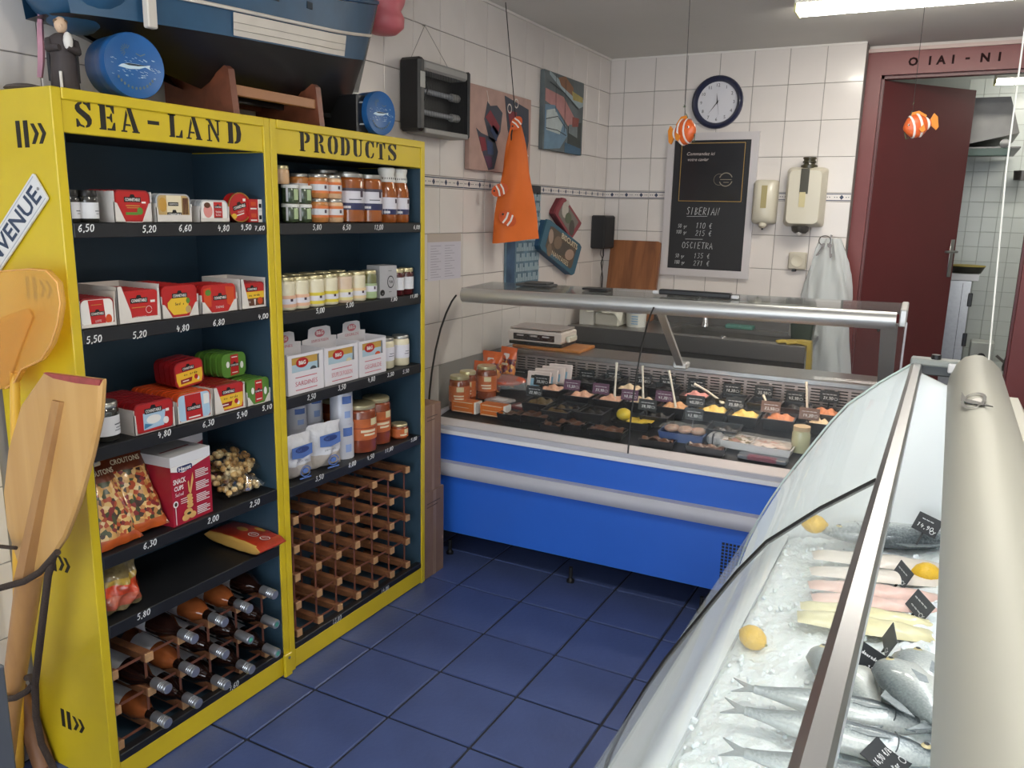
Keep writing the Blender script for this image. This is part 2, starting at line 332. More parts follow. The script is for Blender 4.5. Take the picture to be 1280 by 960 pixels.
for r, (z0, z1) in enumerate(ROWS):
    for i in range(-13, 11):
        a0, a1 = LY+TH*i, min(LY+TH*(i+1), D)
        if r >= 4 and 1.16 < (a0+a1)/2 < 2.72: continue
        if a1 < .8: continue
        if r >= 8 and a0 > 3.3: continue
        if z1 < 1.8 and r == 3 and 1.3 < (a0+a1)/2 < 2.6: continue
        add_tile(wl, 'l', a0, a1, z0, z1)
for i in range(-13, 11):
    a0, a1 = LY+TH*i, min(LY+TH*(i+1), D)
    if a1 < .8 or 1.16 < (a0+a1)/2 < 2.72: continue
    border_tile(wl, 'l', a0, a1)
AX = -1.7014*1.23
cols = [(XL+RP, AX)]+[(AX+TH*i, AX+TH*(i+1)) for i in range(7)]
cols[-1] = (cols[-1][0], -.578)
for c in cols:
    for r, (z0, z1) in enumerate(ROWS):
        if r < 10: add_tile(wb, 'b', c[0], c[1], z0, z1)
    border_tile(wb, 'b', *c)
MB().bx(XL, XL+.014, .6, D, ZC-.012, ZC).bx(XL, -.578, D-.012, D, ZC-.01, ZC).build('trim_1', m_white, kind='structure')
# right wall, and the wall with the shop front behind the viewer
MB().bx(XR, XR+.12, YF, D+.2, 0, ZC).build('wall_right', m_tile, kind='structure')
MB().bx(XL, -1.9, YF-.12, YF, 0, ZC).bx(1.5, XR, YF-.12, YF, 0, ZC).bx(-1.9, 1.5, YF-.12, YF, 2.45, ZC).build('wall_front', m_white, kind='structure')
# back wall right of the doorway
YD = D+.13
MB().bx(.50, XR, D, D+.2, 0, ZC).bx(-.578, .50, YD+.03, YD+.1, 2.605, ZC).build('wall_rear', m_tile, kind='structure')
# red door frame and the open red door
m_red = mat('dark_red_gloss_paint', '5e2628', .38, var=.06, vscale=4); m_red2 = mat('brick_red_paint', '73312f', .4, var=.05, vscale=4)
m_cream = mat('pinkish_cream_paint', 'c9b3ab', .55)
m_steel = mat('brushed_steel', 'a6a5a4', .32, 1., var=.06, vscale=40); m_chrome = mat('chrome', 'd8d8da', .1, 1.); m_black = mat('black_plastic', '19191b', .4)
XJ0, XJ1, ZD = -.578, .385, 2.455
fr = MB().bx(XJ0, XJ0+.085, YD-.005, YD+.10, 0, 2.585).bx(XJ1, XJ1+.115, YD-.005, YD+.10, 0, 2.585).bx(XJ0+.085, XJ1, YD-.005, YD+.10, ZD, 2.585)
fr = fr.build('door_frame', m_red2, kind='structure'); fr.name = 'trim_2'
fr2 = MB().bx(XJ0+.085, XJ0+.10, YD+.03, YD+.09, 0, ZD).bx(XJ1-.015, XJ1, YD+.03, YD+.09, 0, ZD).bx(XJ0+.085, XJ1, YD+.03, YD+.09, ZD-.018, ZD).build('rebate', m_red, fr)
MB().bx(XJ0, XJ1+.115, YD-.02, YD+.02, 2.585, 2.606).build('trim_3', m_cream, kind='structure')
t = MB()
for k, ch in enumerate('OIAI-NI'):
    p = on_y((1142, 1163, 1177, 1192, 1210, 1232, 1250)[k], 73-.05*(k*16), YD-.006)
    t.text(ch, FR(p.x, YD-.0055, 2.523), height=.050 if ch != '-' else .012, bold=.04)
t.build('faded_letters', mat('faded_dark_green', '2c1b1b', .9, spec=.1), fr)
# door leaf hinged on the left jamb, swung into the room behind
hx, hy = XJ0+.10, YD+.06; ang = atan2(6.30-hy, .028-hx); LW = sqrt((6.30-hy)**2+(.028-hx)**2)
dr = thing('door_1', None, None, (hx, hy, 0), ang); dr['kind'] = 'structure'
MB().cbox(0, LW, 0, .04, .01, ZD-.02, .003).build('door_leaf', m_red, dr)
h = MB().cbox(LW-.055, LW-.02, -.006, 0, 1.23, 1.48, .002).tube([(LW-.037, -.006, 1.40), (LW-.037, -.045, 1.40), (LW-.15, -.05, 1.40)], .008, 8)
h.cbox(LW-.055, LW-.02, .04, .046, 1.23, 1.48, .002).tube([(LW-.037, .046, 1.40), (LW-.037, .085, 1.40), (LW-.15, .09, 1.40)], .008, 8)
h.build('door_handle', m_steel, dr, smooth=40)
# the tiled room seen through the doorway
YB = 7.6
m_btile = mat('back_room_tile', 'c3c9c6', .25, var=.03, vscale=3.); m_bgrout = mat('back_room_grout', '9a9f9c', .8)
wf = MB().bx(-1.2, 1.9, YB, YB+.1, 0, ZC+.1).build('wall_far', m_bgrout, kind='structure')
src = None; tw, thh = .105, .117
for i in range(9):
    for j in range(23):
        loc = (-.02+tw*(i+.5), YB, thh*(j+.5))
        if src is None: src = MB().cbox(-tw/2+.0015, tw/2-.0015, -.003, .001, -thh/2+.0015, thh/2-.0015, .001).build('tile', m_btile, wf, loc=loc)
        else: piece(src, 'tile', wf, loc)
MB().bx(-1.3, -1.2, D+.12, YB, 0, ZC+.1).bx(1.9, 2.0, D+.2, YB, 0, ZC+.1).build('wall_side', m_btile, kind='structure')
MB().bx(-1.3, 2.0, D+.2, YB, -.08, 0).build('floor_rear', mat('grey_back_floor', '9aa2a0', .4), kind='structure')
MB().bx(-1.3, 2.0, D+.17, YB+.1, ZC+.1, ZC+.2).build('ceiling_rear', mat('grey_green_ceiling', '9a9f98', .7), kind='structure')
# lamps
m_tubeglow = mat('lamp_glow', 'ffffff', .5, emit='fffaee', es=LAMP_STRENGTH)
def ceiling_lamp(label, loc, rot, L, w=.16, es=None):
    t = thing('ceiling_lamp', label, 'lamp', loc, rot)
    MB().cbox(0, L, -w/2, w/2, -.03, 0, .004).build('housing', mat('lamp_white_enamel', 'e6e4da', .4), t)
    MB().cbox(.01, L-.01, -w/2+.012, w/2-.012, -.062, -.03, .008).build('diffuser', m_tubeglow, t)
    for x in (0, L-.012): MB().cbox(x, x+.012, -w/2, w/2, -.066, -.028, .003).build('end_cap', mat('lamp_yellowed_cap', 'e3e0a8', .4, trans=.0), t)
    return t
ceiling_lamp('white ceiling lamp with a glowing diffuser over the fish counter', (-.80, 4.38, ZC), radians(1), 1.25)
ceiling_lamp('added unseen white ceiling lamp with a glowing diffuser over the aisle near the shop front', (-.6, 1.2, ZC), radians(1), 1.25)  # out of view, added to brighten the back of the shop
ceiling_lamp('glowing tube lamp on the ceiling of the tiled room behind the door', (.13, 6.9, ZC+.1-.12), radians(4), 1.2, .1)
MB().tube([(.3, 6.9, ZC+.1), (.3, 6.9, ZC-.02)], .01, 6).build('lamp_rod', m_steel, bpy.data.objects['ceiling_lamp.002'], loc=None)
# ================================================================== YELLOW SHELVING UNITS
m_yel = mat('yellow_gloss_paint', 'cdb21c', .4, var=.05, vscale=6, coat=.1); m_slate = mat('slate_blue_paint', '2d4352', .5, var=.12, vscale=5); m_blk = mat('black_paint', '17181b', .5, var=.2, vscale=8)
m_ink = mat('stencil_black_paint', '17130c', .6); m_chalk = mat('white_paint_pen', 'e6e6e4', .7)
SF = -1.866
# stencil alphabet: polygons in a unit high box
def arc_band(cx, cy, rx, ry, a0, a1, w0, w1, n=8):
    o, i = [], []
    for k in range(n+1):
        t = k/n; a = radians(a0+(a1-a0)*t); w = w0+(w1-w0)*sin(pi*t)
        o.append((cx+rx*cos(a), cy+ry*sin(a))); i.append((cx+(rx-w)*cos(a), cy+(ry-w*.55)*sin(a)))
    return o+i[::-1]
def R4(x0, y0, x1, y1): return [(x0, y0), (x1, y0), (x1, y1), (x0, y1)]
STEN = {
 'S': [[(.60, 1), (.66, 1), (.66, .70), (.60, .70), (.50, .88), (.38, .93), (.38, 1.0), (.50, .97)], [(.32, 1), (.32, .93), (.22, .86), (.24, .76), (.60, .50), (.68, .34), (.66, .18), (.56, .05), (.42, 0), (.42, .08), (.48, .14), (.48, .24), (.40, .34), (.10, .58), (.03, .70), (.05, .84), (.16, .96)], [(.36, 0), (.36, .07), (.22, .12), (.12, .32), (.05, .32), (.05, 0), (.11, 0), (.16, .05)]],
 'E': [R4(.06, 0, .30, 1), [(0, 0), (.06, 0), (.06, .07), (0, .05)], [(0, 1), (.06, 1), (.06, .93), (0, .95)], [(.35, 1), (.68, 1), (.68, .68), (.62, .70), (.52, .92), (.35, .92)], [(.35, 0), (.70, 0), (.70, .34), (.64, .32), (.53, .08), (.35, .08)], [(.35, .46), (.47, .46), (.54, .33), (.58, .33), (.58, .69), (.54, .69), (.47, .55), (.35, .55)]],
 'A': [[(.28, 1), (.50, 1), (.82, .06), (.88, .06), (.88, 0), (.50, 0), (.50, .06), (.56, .06), (.34, .80)], [(.24, .92), (.30, .72), (.12, .07), (.24, .06), (.24, 0), (-.06, 0), (-.06, .06), (.02, .07)], [(.18, .34), (.42, .34), (.45, .26), (.16, .26)]],
 '-': [R4(.0, .44, .50, .60)],
 'L': [R4(.06, .0, .30, 1), [(-.02, 1), (.38, 1), (.38, .94), (-.02, .94)], [(.35, 0), (.72, 0), (.72, .36), (.66, .34), (.54, .08), (.35, .08)], [(0, 0), (.06, 0), (.06, .06), (0, .06)]],
 'N': [[(-.02, 1), (.24, 1), (.74, .16), (.74, 0), (.66, 0), (.10, .92), (-.02, .94)], R4(.10, .0, .20, .76), [(.0, 0), (.30, 0), (.30, .06), (.0, .06)], R4(.64, .30, .74, 1), [(.54, 1), (.84, 1), (.84, .94), (.54, .94)]],
 'D': [R4(.06, 0, .30, 1), [(0, 0), (.06, 0), (.06, .06), (0, .06)], [(0, 1), (.06, 1), (.06, .94), (0, .94)], [(.36, 1), (.52, .97), (.68, .84), (.74, .5), (.68, .16), (.52, .03), (.36, 0), (.36, .08), (.46, .16), (.50, .5), (.46, .84), (.36, .92)]],
 'P': [R4(.06, 0, .30, 1), [(0, 0), (.38, 0), (.38, .06), (0, .06)], [(0, 1), (.06, 1), (.06, .94), (0, .94)], [(.36, 1), (.56, .97), (.70, .86), (.72, .70), (.66, .54), (.52, .45), (.36, .43), (.36, .51), (.46, .58), (.49, .72), (.46, .86), (.36, .92)]],
 'R': [R4(.06, 0, .30, 1), [(0, 0), (.36, 0), (.36, .06), (0, .06)], [(0, 1), (.06, 1), (.06, .94), (0, .94)], [(.36, 1), (.56, .97), (.68, .86), (.70, .74), (.64, .60), (.50, .52), (.36, .50), (.36, .57), (.44, .63), (.47, .74), (.44, .86), (.36, .93)], [(.40, .47), (.54, .49), (.66, .38), (.70, .12), (.80, .06), (.80, 0), (.58, 0), (.50, .10), (.48, .34)]],
 'O': [[(.34, 1), (.20, .97), (.07, .84), (.02, .5), (.07, .16), (.20, .03), (.34, 0), (.34, .08), (.26, .2), (.25, .5), (.26, .8), (.34, .92)], [(.42, 1), (.56, .97), (.69, .84), (.74, .5), (.69, .16), (.56, .03), (.42, 0), (.42, .08), (.50, .2), (.51, .5), (.50, .8), (.42, .92)]],
 'U': [[(.06, 1), (.30, 1), (.30, .22), (.36, .09), (.36, 0), (.20, .03), (.09, .14), (.06, .3)], [(-.02, 1), (.06, 1), (.06, .94), (-.02, .94)], [(.42, 0), (.42, .08), (.54, .14), (.58, .28), (.58, 1), (.68, 1), (.68, .26), (.62, .08)], [(.50, 1), (.78, 1), (.78, .94), (.50, .94)]],
 'C': [[(.36, 1), (.20, .97), (.07, .84), (.02, .5), (.07, .16), (.20, .03), (.36, 0), (.36, .08), (.28, .2), (.27, .5), (.28, .8), (.36, .92)], [(.42, 1), (.42, .92), (.52, .86), (.60, .66), (.68, .66), (.68, 1), (.62, 1), (.57, .95)], [(.42, 0), (.42, .08), (.52, .12), (.62, .34), (.69, .32), (.64, .12), (.54, .02)]],
 'T': [R4(.25, .0, .49, .93), [(.16, 0), (.58, 0), (.58, .06), (.16, .06)], [(.21, 1), (0, 1), (0, .66), (.06, .68), (.14, .91), (.21, .92)], [(.53, 1), (.74, 1), (.74, .66), (.68, .68), (.60, .91), (.53, .92)]],
}
def stencil(mb, ch, x0, x1, z0, z1, y):
    ps = STEN[ch]; a = min(p[0] for q in ps for p in q); b = max(p[0] for q in ps for p in q)
    for q in ps: mb.flat([(x0+(p[0]-a)/(b-a)*(x1-x0), z0+p[1]*(z1-z0)) for p in q], FR(0, y, 0), .0008)
def shelving(name_label, y0, W, word, lx, shelves, rack_rows):
    H = 1.858; t = thing('shelving_unit', name_label, 'shelf', (SF, y0, 0), pi/2, 'yellow shelving units')
    e = .026
    for x in (0, W-e): MB().cbox(x, x+e, 0, .322, 0, H, .002).build('side_panel', m_yel, t)
    for x in (e, W-e-.003): MB().bx(x, x+.003, .004, .318, .075, 1.755).build('inner_lining', m_slate, t)
    MB().bx(e, W-e, .312, .322, .01, H-.02).build('back_panel', m_slate, t)
    tp = MB().cbox(e, W-e, .0, .31, H-.02, H-.002, .002).build('top_panel', m_yel, t)
    MB().bx(e, W-e, .022, .31, H-.1, H-.021).build('top_lining', m_blk, t)
    hb = MB().cbox(e, W-e, .004, .022, 1.757, H-.021, .002).build('header_board', m_yel, t)
    MB().cbox(e, W-e, -.003, .006, H-.026, H-.0, .002).build('moulding', m_yel, hb)
    s = MB()
    for ch, (a, b) in zip(word, lx): stencil(s, ch, a-y0-.002, b-y0+.003, 1.773, 1.832, .004)
    s.build('stencil_lettering', m_ink, hb, kind='stuff')
    MB().bx(e, W-e, .02, .31, .05, .07).build('bottom_board', m_slate, t)
    pl = MB().cbox(e, W-e, .002, .02, 0.004, .075, .003).build('plinth', m_yel, t)
    for z, prices in shelves:
        sh = MB().cbox(e+.003, W-e-.003, .0, .311, z-.036, z, .0015).build('shelf', m_blk, t)
        if prices:
            for txt, u, v, hh in prices:
                p = on_x(u, v, SF)
                MB().hand(txt, FR(min(max(p.y-y0, .055), W-.060), 0, p.z), hh, width=len(txt)*.0105, pen=.003, shear=.15).build('price', m_chalk, sh)
    return t
LX = [(1.287, 1.324), (1.348, 1.387), (1.408, 1.456), (1.487, 1.517), (1.551, 1.590), (1.608, 1.656), (1.677, 1.722), (1.752, 1.800)]
RXX = [(2.049, 2.093), (2.116, 2.165), (2.183, 2.231), (2.248, 2.294), (2.312, 2.364), (2.382, 2.428), (2.447, 2.494), (2.516, 2.563)]
P = .017
SHL = [1.548, 1.287, .982, .685, .487]; SHR = [1.546, 1.262, .978, .672]
unitL = shelving('yellow shelving unit holding tins, snacks and a full wine rack', 1.225, .69, 'SEA-LAND', LX, [
 (SHL[0], [('6,50', 107, 285, P), ('5,20', 186, 286, P), ('6,60', 231, 285, P), ('4,80', 279, 285, P), ('9,50', 307, 284, P*.85), ('7,60', 344, 285, P*.75)]),
 (SHL[1], [('5,50', 117, 424, P), ('5,20', 174, 418, P), ('4,80', 228, 410, P), ('6,80', 273, 403, P), ('4,00', 338, 394, P*.85)]),
 (SHL[2], [('4,80', 205, 542, P), ('6,30', 260, 529, P), ('5,40', 302, 518, P), ('5,10', 334, 509, P*.85)]),
 (SHL[3], [('6,30', 187, 680, P), ('2,00', 266, 649, P), ('2,50', 318, 629, P)]),
 (SHL[4], [('5,80', 179, 768, P)])], 3)
unitR = shelving('yellow shelving unit holding jars, cartons and an empty wine rack', 1.917, .833, 'PRODUCTS', RXX, [
 (SHR[0], [('5,80', 396, 284, P), ('6,50', 433, 284, P), ('12,00', 473, 284, P), ('6,00', 521, 284, P*.8)]),
 (SHR[1], [('5,00', 400, 388, P), ('5,00', 437, 381, P*.9), ('7,80', 492, 374, P*.8), ('11,80', 517, 370, P*.8)]),
 (SHR[2], [('2,50', 389, 496, P), ('3,50', 427, 484, P), ('4,80', 464, 474, P), ('3,50', 488, 468, P*.8), ('5,50', 507, 464, P*.8)]),
 (SHR[3], [('3,50', 399, 597, P), ('8,00', 440, 580, P), ('4,50', 463, 571, P), ('11,80', 486, 562, P*.9), ('5,00', 517, 549, P*.8)])], 5)
# price marks on the boards under the racks
q = MB()
for txt, u, v in (('13,80', 422, 775), ('14,00', 482, 741)):
    p = on_x(u, v, SF+.004); q.hand(txt, FR(p.y-1.917, .0, max(p.z, .083)), .018, width=.05, pen=.002)
for un, y0, W in ((unitL, 1.225, .69), (unitR, 1.917, .833)):
    MB().cbox(.029, W-.029, .0, .03, .074, .098, .002).build('rack_ledge', m_blk, un)
q.build('price', m_chalk, unitR)
p = on_x(292, 858, SF); MB().hand('9,60', FR(p.y-1.225, 0, .088), .018, width=.04, pen=.002).build('price', m_chalk, unitL)
# steel angle at the foot of the middle post
MB().cbox(.655, .6905, -.012, 0, .0, .085, .003).build('foot_bracket', m_yel, unitL)
MB().lathe([(.0, 0), (.005, 0), (.005, .003), (0, .003)], 8, TR(.675, -.012, .07) @ RX(pi/2)).build('screw', m_steel, unitL)
# arrows stencilled on the outer side panel, which looks toward the viewer
def chev(mb, T, k):
    mb.flat([(0, -1*k), (.52*k, -1*k), (.52*k, 1*k), (0, 1*k)], T); mb.flat([(.95*k, -1*k), (1.5*k, -1*k), (1.5*k, 1*k), (.95*k, 1*k)], T)
    for a in (1.85, 2.75):
        mb.flat([(a*k, .75*k), (a*k+.42*k, .75*k), (a*k+.95*k, 0), (a*k+.42*k, -.75*k), (a*k, -.75*k), (a*k+.5*k, 0)], T)
for u, v, k in ((21, 168, .031), (33, 359, .029), (58, 698, .028), (77, 896, .028)):
    p = on_y(u, v, 1.225)
    # local frame of the unit: x along the wall, y away from the aisle; the panel's outside is at local x = 0
    T = Matrix(((0, 0, -1, -.0004), (-1, 0, 0, SF-p.x), (0, 1, 0, p.z), (0, 0, 0, 1)))
    m = MB(); chev(m, T, k); m.build('stencil_mark', m_ink, unitL, kind='stuff')
# wine racks: square pegs joined by steel strips
m_peg = wood('rack_pine', '6d432b', '8e5e3e', 5., (.06, 1, 1)); m_pegend = mat('rack_pine_end', 'b58a5f', .6, var=.15, vscale=80); m_strip = mat('rack_strip_brown', '7a4a38', .45, .2)
def rack(label, y0, ncol, nrow, z0, dy, dz):
    t = thing('wine_rack', label, 'rack', (-1.885, y0, 0), pi/2, 'wooden wine racks')
    pg = None
    for i in range(ncol):
        for j in range(nrow):
            loc = (i*dy, 0, z0+j*dz)
            if pg is None:
                b = MB(); b.cbox(-.0135, .0135, .002, .235, -.0135, .0135, .003); b.m = 1; b.cbox(-.0132, .0132, -.0015, .003, -.0132, .0132, .001); pg = b.build('peg', [m_peg, m_pegend], t, loc=loc)
            else: piece(pg, 'peg', t, loc)
    hs = vs = None
    for yy in (.02, .19):
        for j in range(nrow):
            for i in range(ncol-1):
                loc = (i*dy+dy/2, yy, z0+j*dz)
                if hs is None: hs = MB().bx(-dy/2+.013, dy/2-.013, -.0012, .0012, -.004, .004).build('cross_strip', m_strip, t, loc=loc)
                else: piece(hs, 'cross_strip', t, loc)
    for yy in (.02, .19):
        for i in range(ncol):
            for j in range(nrow-1):
                loc = (i*dy, yy, z0+j*dz+dz/2)
                if vs is None: vs = MB().bx(-.004, .004, -.0012, .0012, -dz/2+.013, dz/2-.013).build('upright_strip', m_strip, t, loc=loc)
                else: piece(vs, 'upright_strip', t, loc)
    return t
rackR = rack('empty wooden wine rack under the shelves of jars', 1.988, 7, 5, .112, .1105, .106)
rackL = rack('wooden wine rack filled with bottles under the shelves of tins', 1.268, 6, 3, .112, .113, .108)
# wine bottles lying in the left rack, necks to the aisle
m_rose = mat('amber_rose_glass', '8a4a26', .08, coat=.6, var=.1, vscale=30); m_dark = mat('dark_brown_glass', '24130f', .06, coat=.8); m_neck = mat('dark_neck_glass', '1c100d', .08, coat=.6)
m_cap = mat('satin_silver_foil', 'b9bcc2', .3, .85); m_rib = mat('bright_silver_rib', 'dcdee2', .2, .9); m_lab = mat('white_paper_label', 'd5d4d6', .6); m_teal = mat('teal_print', '4f9a86', .4)
def bottle(m, green):
    t = thing('wine_bottle', 'x', 'bottle', (0, 0, 0))
    pr = [(.001, .002), (.030, .0), (.0365, .006), (.0372, .012), (.0372, .165), (.034, .185), (.024, .205), (.0165, .222), (.0148, .236), (.0148, .30), (.001, .30)]
    b = MB(); b.lathe(pr[:8], 20); b.build('glass_body', m, t, smooth=50)
    MB().lathe([(.0166, .221), (.0150, .236), (.0149, .246), (.001, .246)], 16).build('neck', m_neck, t, smooth=50)
    c = MB().lathe([(.0155, .245), (.0158, .300), (.0145, .303), (.001, .303)], 18).build('screw_cap', m_cap, t, smooth=40)
    if green: MB().lathe([(.001, .3034), (.0085, .3034), (.0085, .3038), (.001, .3038)], 14).build('printed_top', m_teal, c)
    else:
        r = MB()
        for z in (.276, .283, .290): r.lathe([(.0158, z), (.0164, z+.0012), (.0158, z+.0024)], 18)
        r.build('ribs', m_rib, c, smooth=40)
    MB().lathe([(.0374, .05), (.0377, .05), (.0377, .135), (.0374, .135)], 14, None, .35*pi, 1.55*pi).build('paper_label', m_lab, t, smooth=50)
    return t
proto = [bottle(m_dark, False), bottle(m_rose, False), bottle(m_dark, True)]
cols_ = ['first', 'second', 'third', 'fourth', 'rightmost']; rows_ = ['bottom', 'middle', 'top']
used = [False]*3
for c in range(5):
    for r in range(3):
        if c == 0 and r == 2: continue
        k = 2 if (c, r) in ((4, 0), (4, 1), (3, 1)) else 1 if (c, r) in ((3, 2), (2, 2), (0, 0), (1, 1)) else 0
        y = 1.383+.109*c+rnd.uniform(-.004, .004)+(.006 if (c, r) == (4, 0) else 0); z = .112+.106*r
        kind = ['dark brown wine bottle with a ribbed silver cap', 'amber wine bottle with a ribbed silver cap', 'dark wine bottle with a green-tipped silver cap'][k]
        lab = f'{kind}, {rows_[r]} row, {cols_[c]} column of bottles' if c < 4 else f'{kind}, {rows_[r]} row, rightmost column of bottles'
        pos = Vector((-2.13, y, z+.045)); tip = Vector((-1.832, y+rnd.uniform(-.004, .006), z+.021))
        q = (tip-pos).to_track_quat('Z', 'Y').to_euler()
        o = proto[k] if not used[k] else dup(proto[k], eul=q)
        used[k] = True; o.location = pos; o.rotation_euler = q; o['label'] = lab; o['group'] = 'wine bottles in the left rack'
# ================================================================== GOODS ON THE SHELVES
COLS = {'red': 'b3201f', 'dred': '8c1a1e', 'yel': 'e2b62f', 'org': 'c8481d', 'grn': '55802f', 'wht': 'e4e0da', 'tan': 'b89a63', 'blu': '3d7fa8', 'gold': 'b98c3c', 'blk': '151414', 'pnk': 'd98c84', 'lbl': 'a9c6da', 'brn': '5a3420', 'sil': 'a9abad', 'cream': 'ded0b0'}
def C(k): return mat('print_'+k, COLS[k], .32, coat=.25)
m_card = mat('white_card', 'd3cbc3', .7, var=.03, vscale=15); m_cardin = mat('grey_card', 'a39c94', .8); m_tinmetal = mat('tin_silver', 'b5b2ac', .28, .9); m_goldrim = mat('tin_gold', 'b9934a', .3, .8)
SHX = SF-.012
ORD = ['first', 'second', 'third', 'fourth', 'fifth', 'sixth', 'seventh', 'eighth', 'ninth']
def put(t, y, z, x=SHX, rot=pi/2): t.location = (x, y, z); t.rotation_euler = (0, 0, rot); return t
def logo(mb, T, cx, cy, w, s=1.):
    h = w*.26
    mb.m = 4; mb.flat([(cx-w/2, cy-h/2), (cx+w/2, cy-h/2), (cx+w/2, cy+h/2), (cx+w*.16, cy+h/2), (cx+w*.1, cy+h*1.05), (cx-w*.1, cy+h*1.05), (cx-w*.16, cy+h/2), (cx-w/2, cy+h/2)], T, .0006)
    mb.m = 5; mb.text('CONNETABLE', T @ TR(cx, cy, .0003), width=w*.88, height=h*.6, bold=.02)
def design(kind, w, h, T):
    """printed front of a tin; material slots: 0 a, 1 b, 2 c, 3 d, 4 black, 5 white"""
    m = MB(); x, y = w/2, h
    if kind == 'heart':
        cols = ('red', 'gold', 'grn', 'org'); logo(m, T, 0, y*.72, w*.5); m.m = 1; m.rect(-x*.42, x*.42, y*.50, y*.53, T); m.rect(-x*.36, x*.36, y*.43, y*.455, T); m.m = 2; m.rect(-x*.45, x*.3, y*.20, y*.29, T); m.flat(ellp(x*.42, y*.33, w*.085, h*.13), T, .0008); m.m = 5; m.rect(x*.55, x*.8, y*.60, y*.66, T)
    elif kind == 'gilt':
        cols = ('tan', 'brn', 'gold', 'cream'); m.m = 3; m.rect(-x*.45, x*.5, y*.04, y*.98, T, .0003); logo(m, T, x*.02, y*.24, w*.46); m.m = 4; m.rect(-x*.35, x*.3, y*.58, y*.72, T); m.m = 5; m.text('GERMON', T @ TR(-x*.02, y*.65, .0005), width=w*.28, height=h*.07)
        m.m = 1
        for k in range(5): m.flat([(x*(.55+.08*k), y*.25), (x*(.60+.08*k), y*.25), (x*(.66+.07*k), y*.9), (x*(.60+.07*k), y*.9)], T, .0005)
        m.m = 2; m.flat(ellp(-x*.68, y*.62, w*.12, h*.28), T, .0005)
    elif kind == 'tuna':
        cols = ('wht', 'pnk', 'red', 'brn'); m.m = 1; m.flat(ellp(-x*.5, y*.5, w*.17, h*.34), T, .0005); m.m = 3; m.flat(ellp(-x*.55, y*.78, w*.12, h*.14), T, .0007); m.m = 2; m.rect(-x*.05, x*.62, y*.1, y*.95, T, .0004); logo(m, T, x*.28, y*.70, w*.29); m.m = 5; m.text('THON', T @ TR(x*.28, y*.45, .0006), width=w*.22, height=h*.1, bold=.02); m.text('BLANC', T @ TR(x*.28, y*.30, .0006), width=w*.2, height=h*.09); m.m = 4; m.rect(x*.02, x*.55, y*.13, y*.19, T, .0006)
    elif kind == 'whited':
        cols = ('wht', 'red', 'gold', 'org'); m.m = 1; m.flat([(-x*.42, y*.02), (x*.5, y*.02), (x*.4, y*.97), (-x*.55, y*.97)], T, .0004); m.m = 2; m.rect(-x*.38, x*.28, y*.78, y*.80, T, .0006); logo(m, T, -x*.02, y*.46, w*.44); m.m = 5; m.text('LOTTE', T @ TR(0, y*.18, .0006), width=w*.18, height=h*.08); m.m = 3; m.flat(ellp(x*.68, y*.22, w*.1, h*.18), T, .0006)
    elif kind == 'plainred':
        cols = ('red', 'gold', 'tan', 'org'); logo(m, T, -x*.0, y*.70, w*.46); m.m = 1; m.rect(-x*.4, x*.35, y*.45, y*.47, T); m.m = 5; m.rect(x*.62, x*.86, y*.60, y*.68, T); m.text('HOMARD', T @ TR(0, y*.12, .0006), width=w*.34, height=h*.07); m.ribbon(ellp(x*.5, y*.36, w*.08, h*.12), .0012, T); m.m = 2; m.flat(ellp(-x*.72, y*.2, w*.07, h*.14), T, .0005)
    elif kind == 'yellowred':
        cols = ('red', 'yel', 'tan', 'grn'); m.m = 1; m.flat([(-x*.75, y*.30), (-x*.75, y*.48), (-x*.5, y*.62), (x*.42, y*.62), (x*.55, y*.45), (x*.42, y*.05), (-x*.42, y*.05)], T, .0004); logo(m, T, 0, y*.70, w*.46); m.m = 4; m.hand('Sardines', T @ TR(0, y*.42, .0004), h*.09, width=w*.32, pen=.0014); m.m = 2; m.flat(ellp(x*.5, y*.2, w*.09, h*.13), T, .0006); m.m = 3; m.flat(ellp(x*.5, y*.5, w*.06, h*.1), T, .0007)
    elif kind == 'redorange':
        cols = ('red', 'org', 'grn', 'brn'); m.m = 1; m.flat([(x*.4, y*.95), (x*.95, y*.9), (x*.95, y*.1), (x*.5, y*.25)], T, .0004); m.flat([(-x*.95, y*.2), (-x*.95, y*.9), (-x*.5, y*.95), (-x*.5, y*.2)], T, .0004); m.m = 2; m.flat(ellp(-x*.68, y*.75, w*.09, h*.12), T, .0006); logo(m, T, x*.05, y*.52, w*.42); m.m = 5; m.text('TAPAS', T @ TR(0, y*.16, .0006), width=w*.26, height=h*.09)
    elif kind == 'mustard':
        cols = ('red', 'yel', 'brn', 'org'); m.m = 1; m.rect(-x*.98, x*.98, y*.36, y*.64, T, .0004); m.m = 2; m.rect(-x*.98, x*.98, y*.04, y*.36, T, .0004); logo(m, T, -x*.1, y*.75, w*.48); m.m = 4; m.hand('moutarde', T @ TR(0, y*.5, .0004), h*.1, width=w*.6, pen=.0013); m.m = 3; m.flat(ellp(x*.62, y*.24, w*.12, h*.15), T, .0006); m.m = 5; m.flat([(x*.08, y*.08), (x*.16, y*.08), (x*.2, y*.32), (x*.04, y*.32)], T, .0007); m.text('LES', T @ TR(-x*.5, y*.22, .0006), width=w*.2, height=h*.08)
    elif kind == 'lemon':
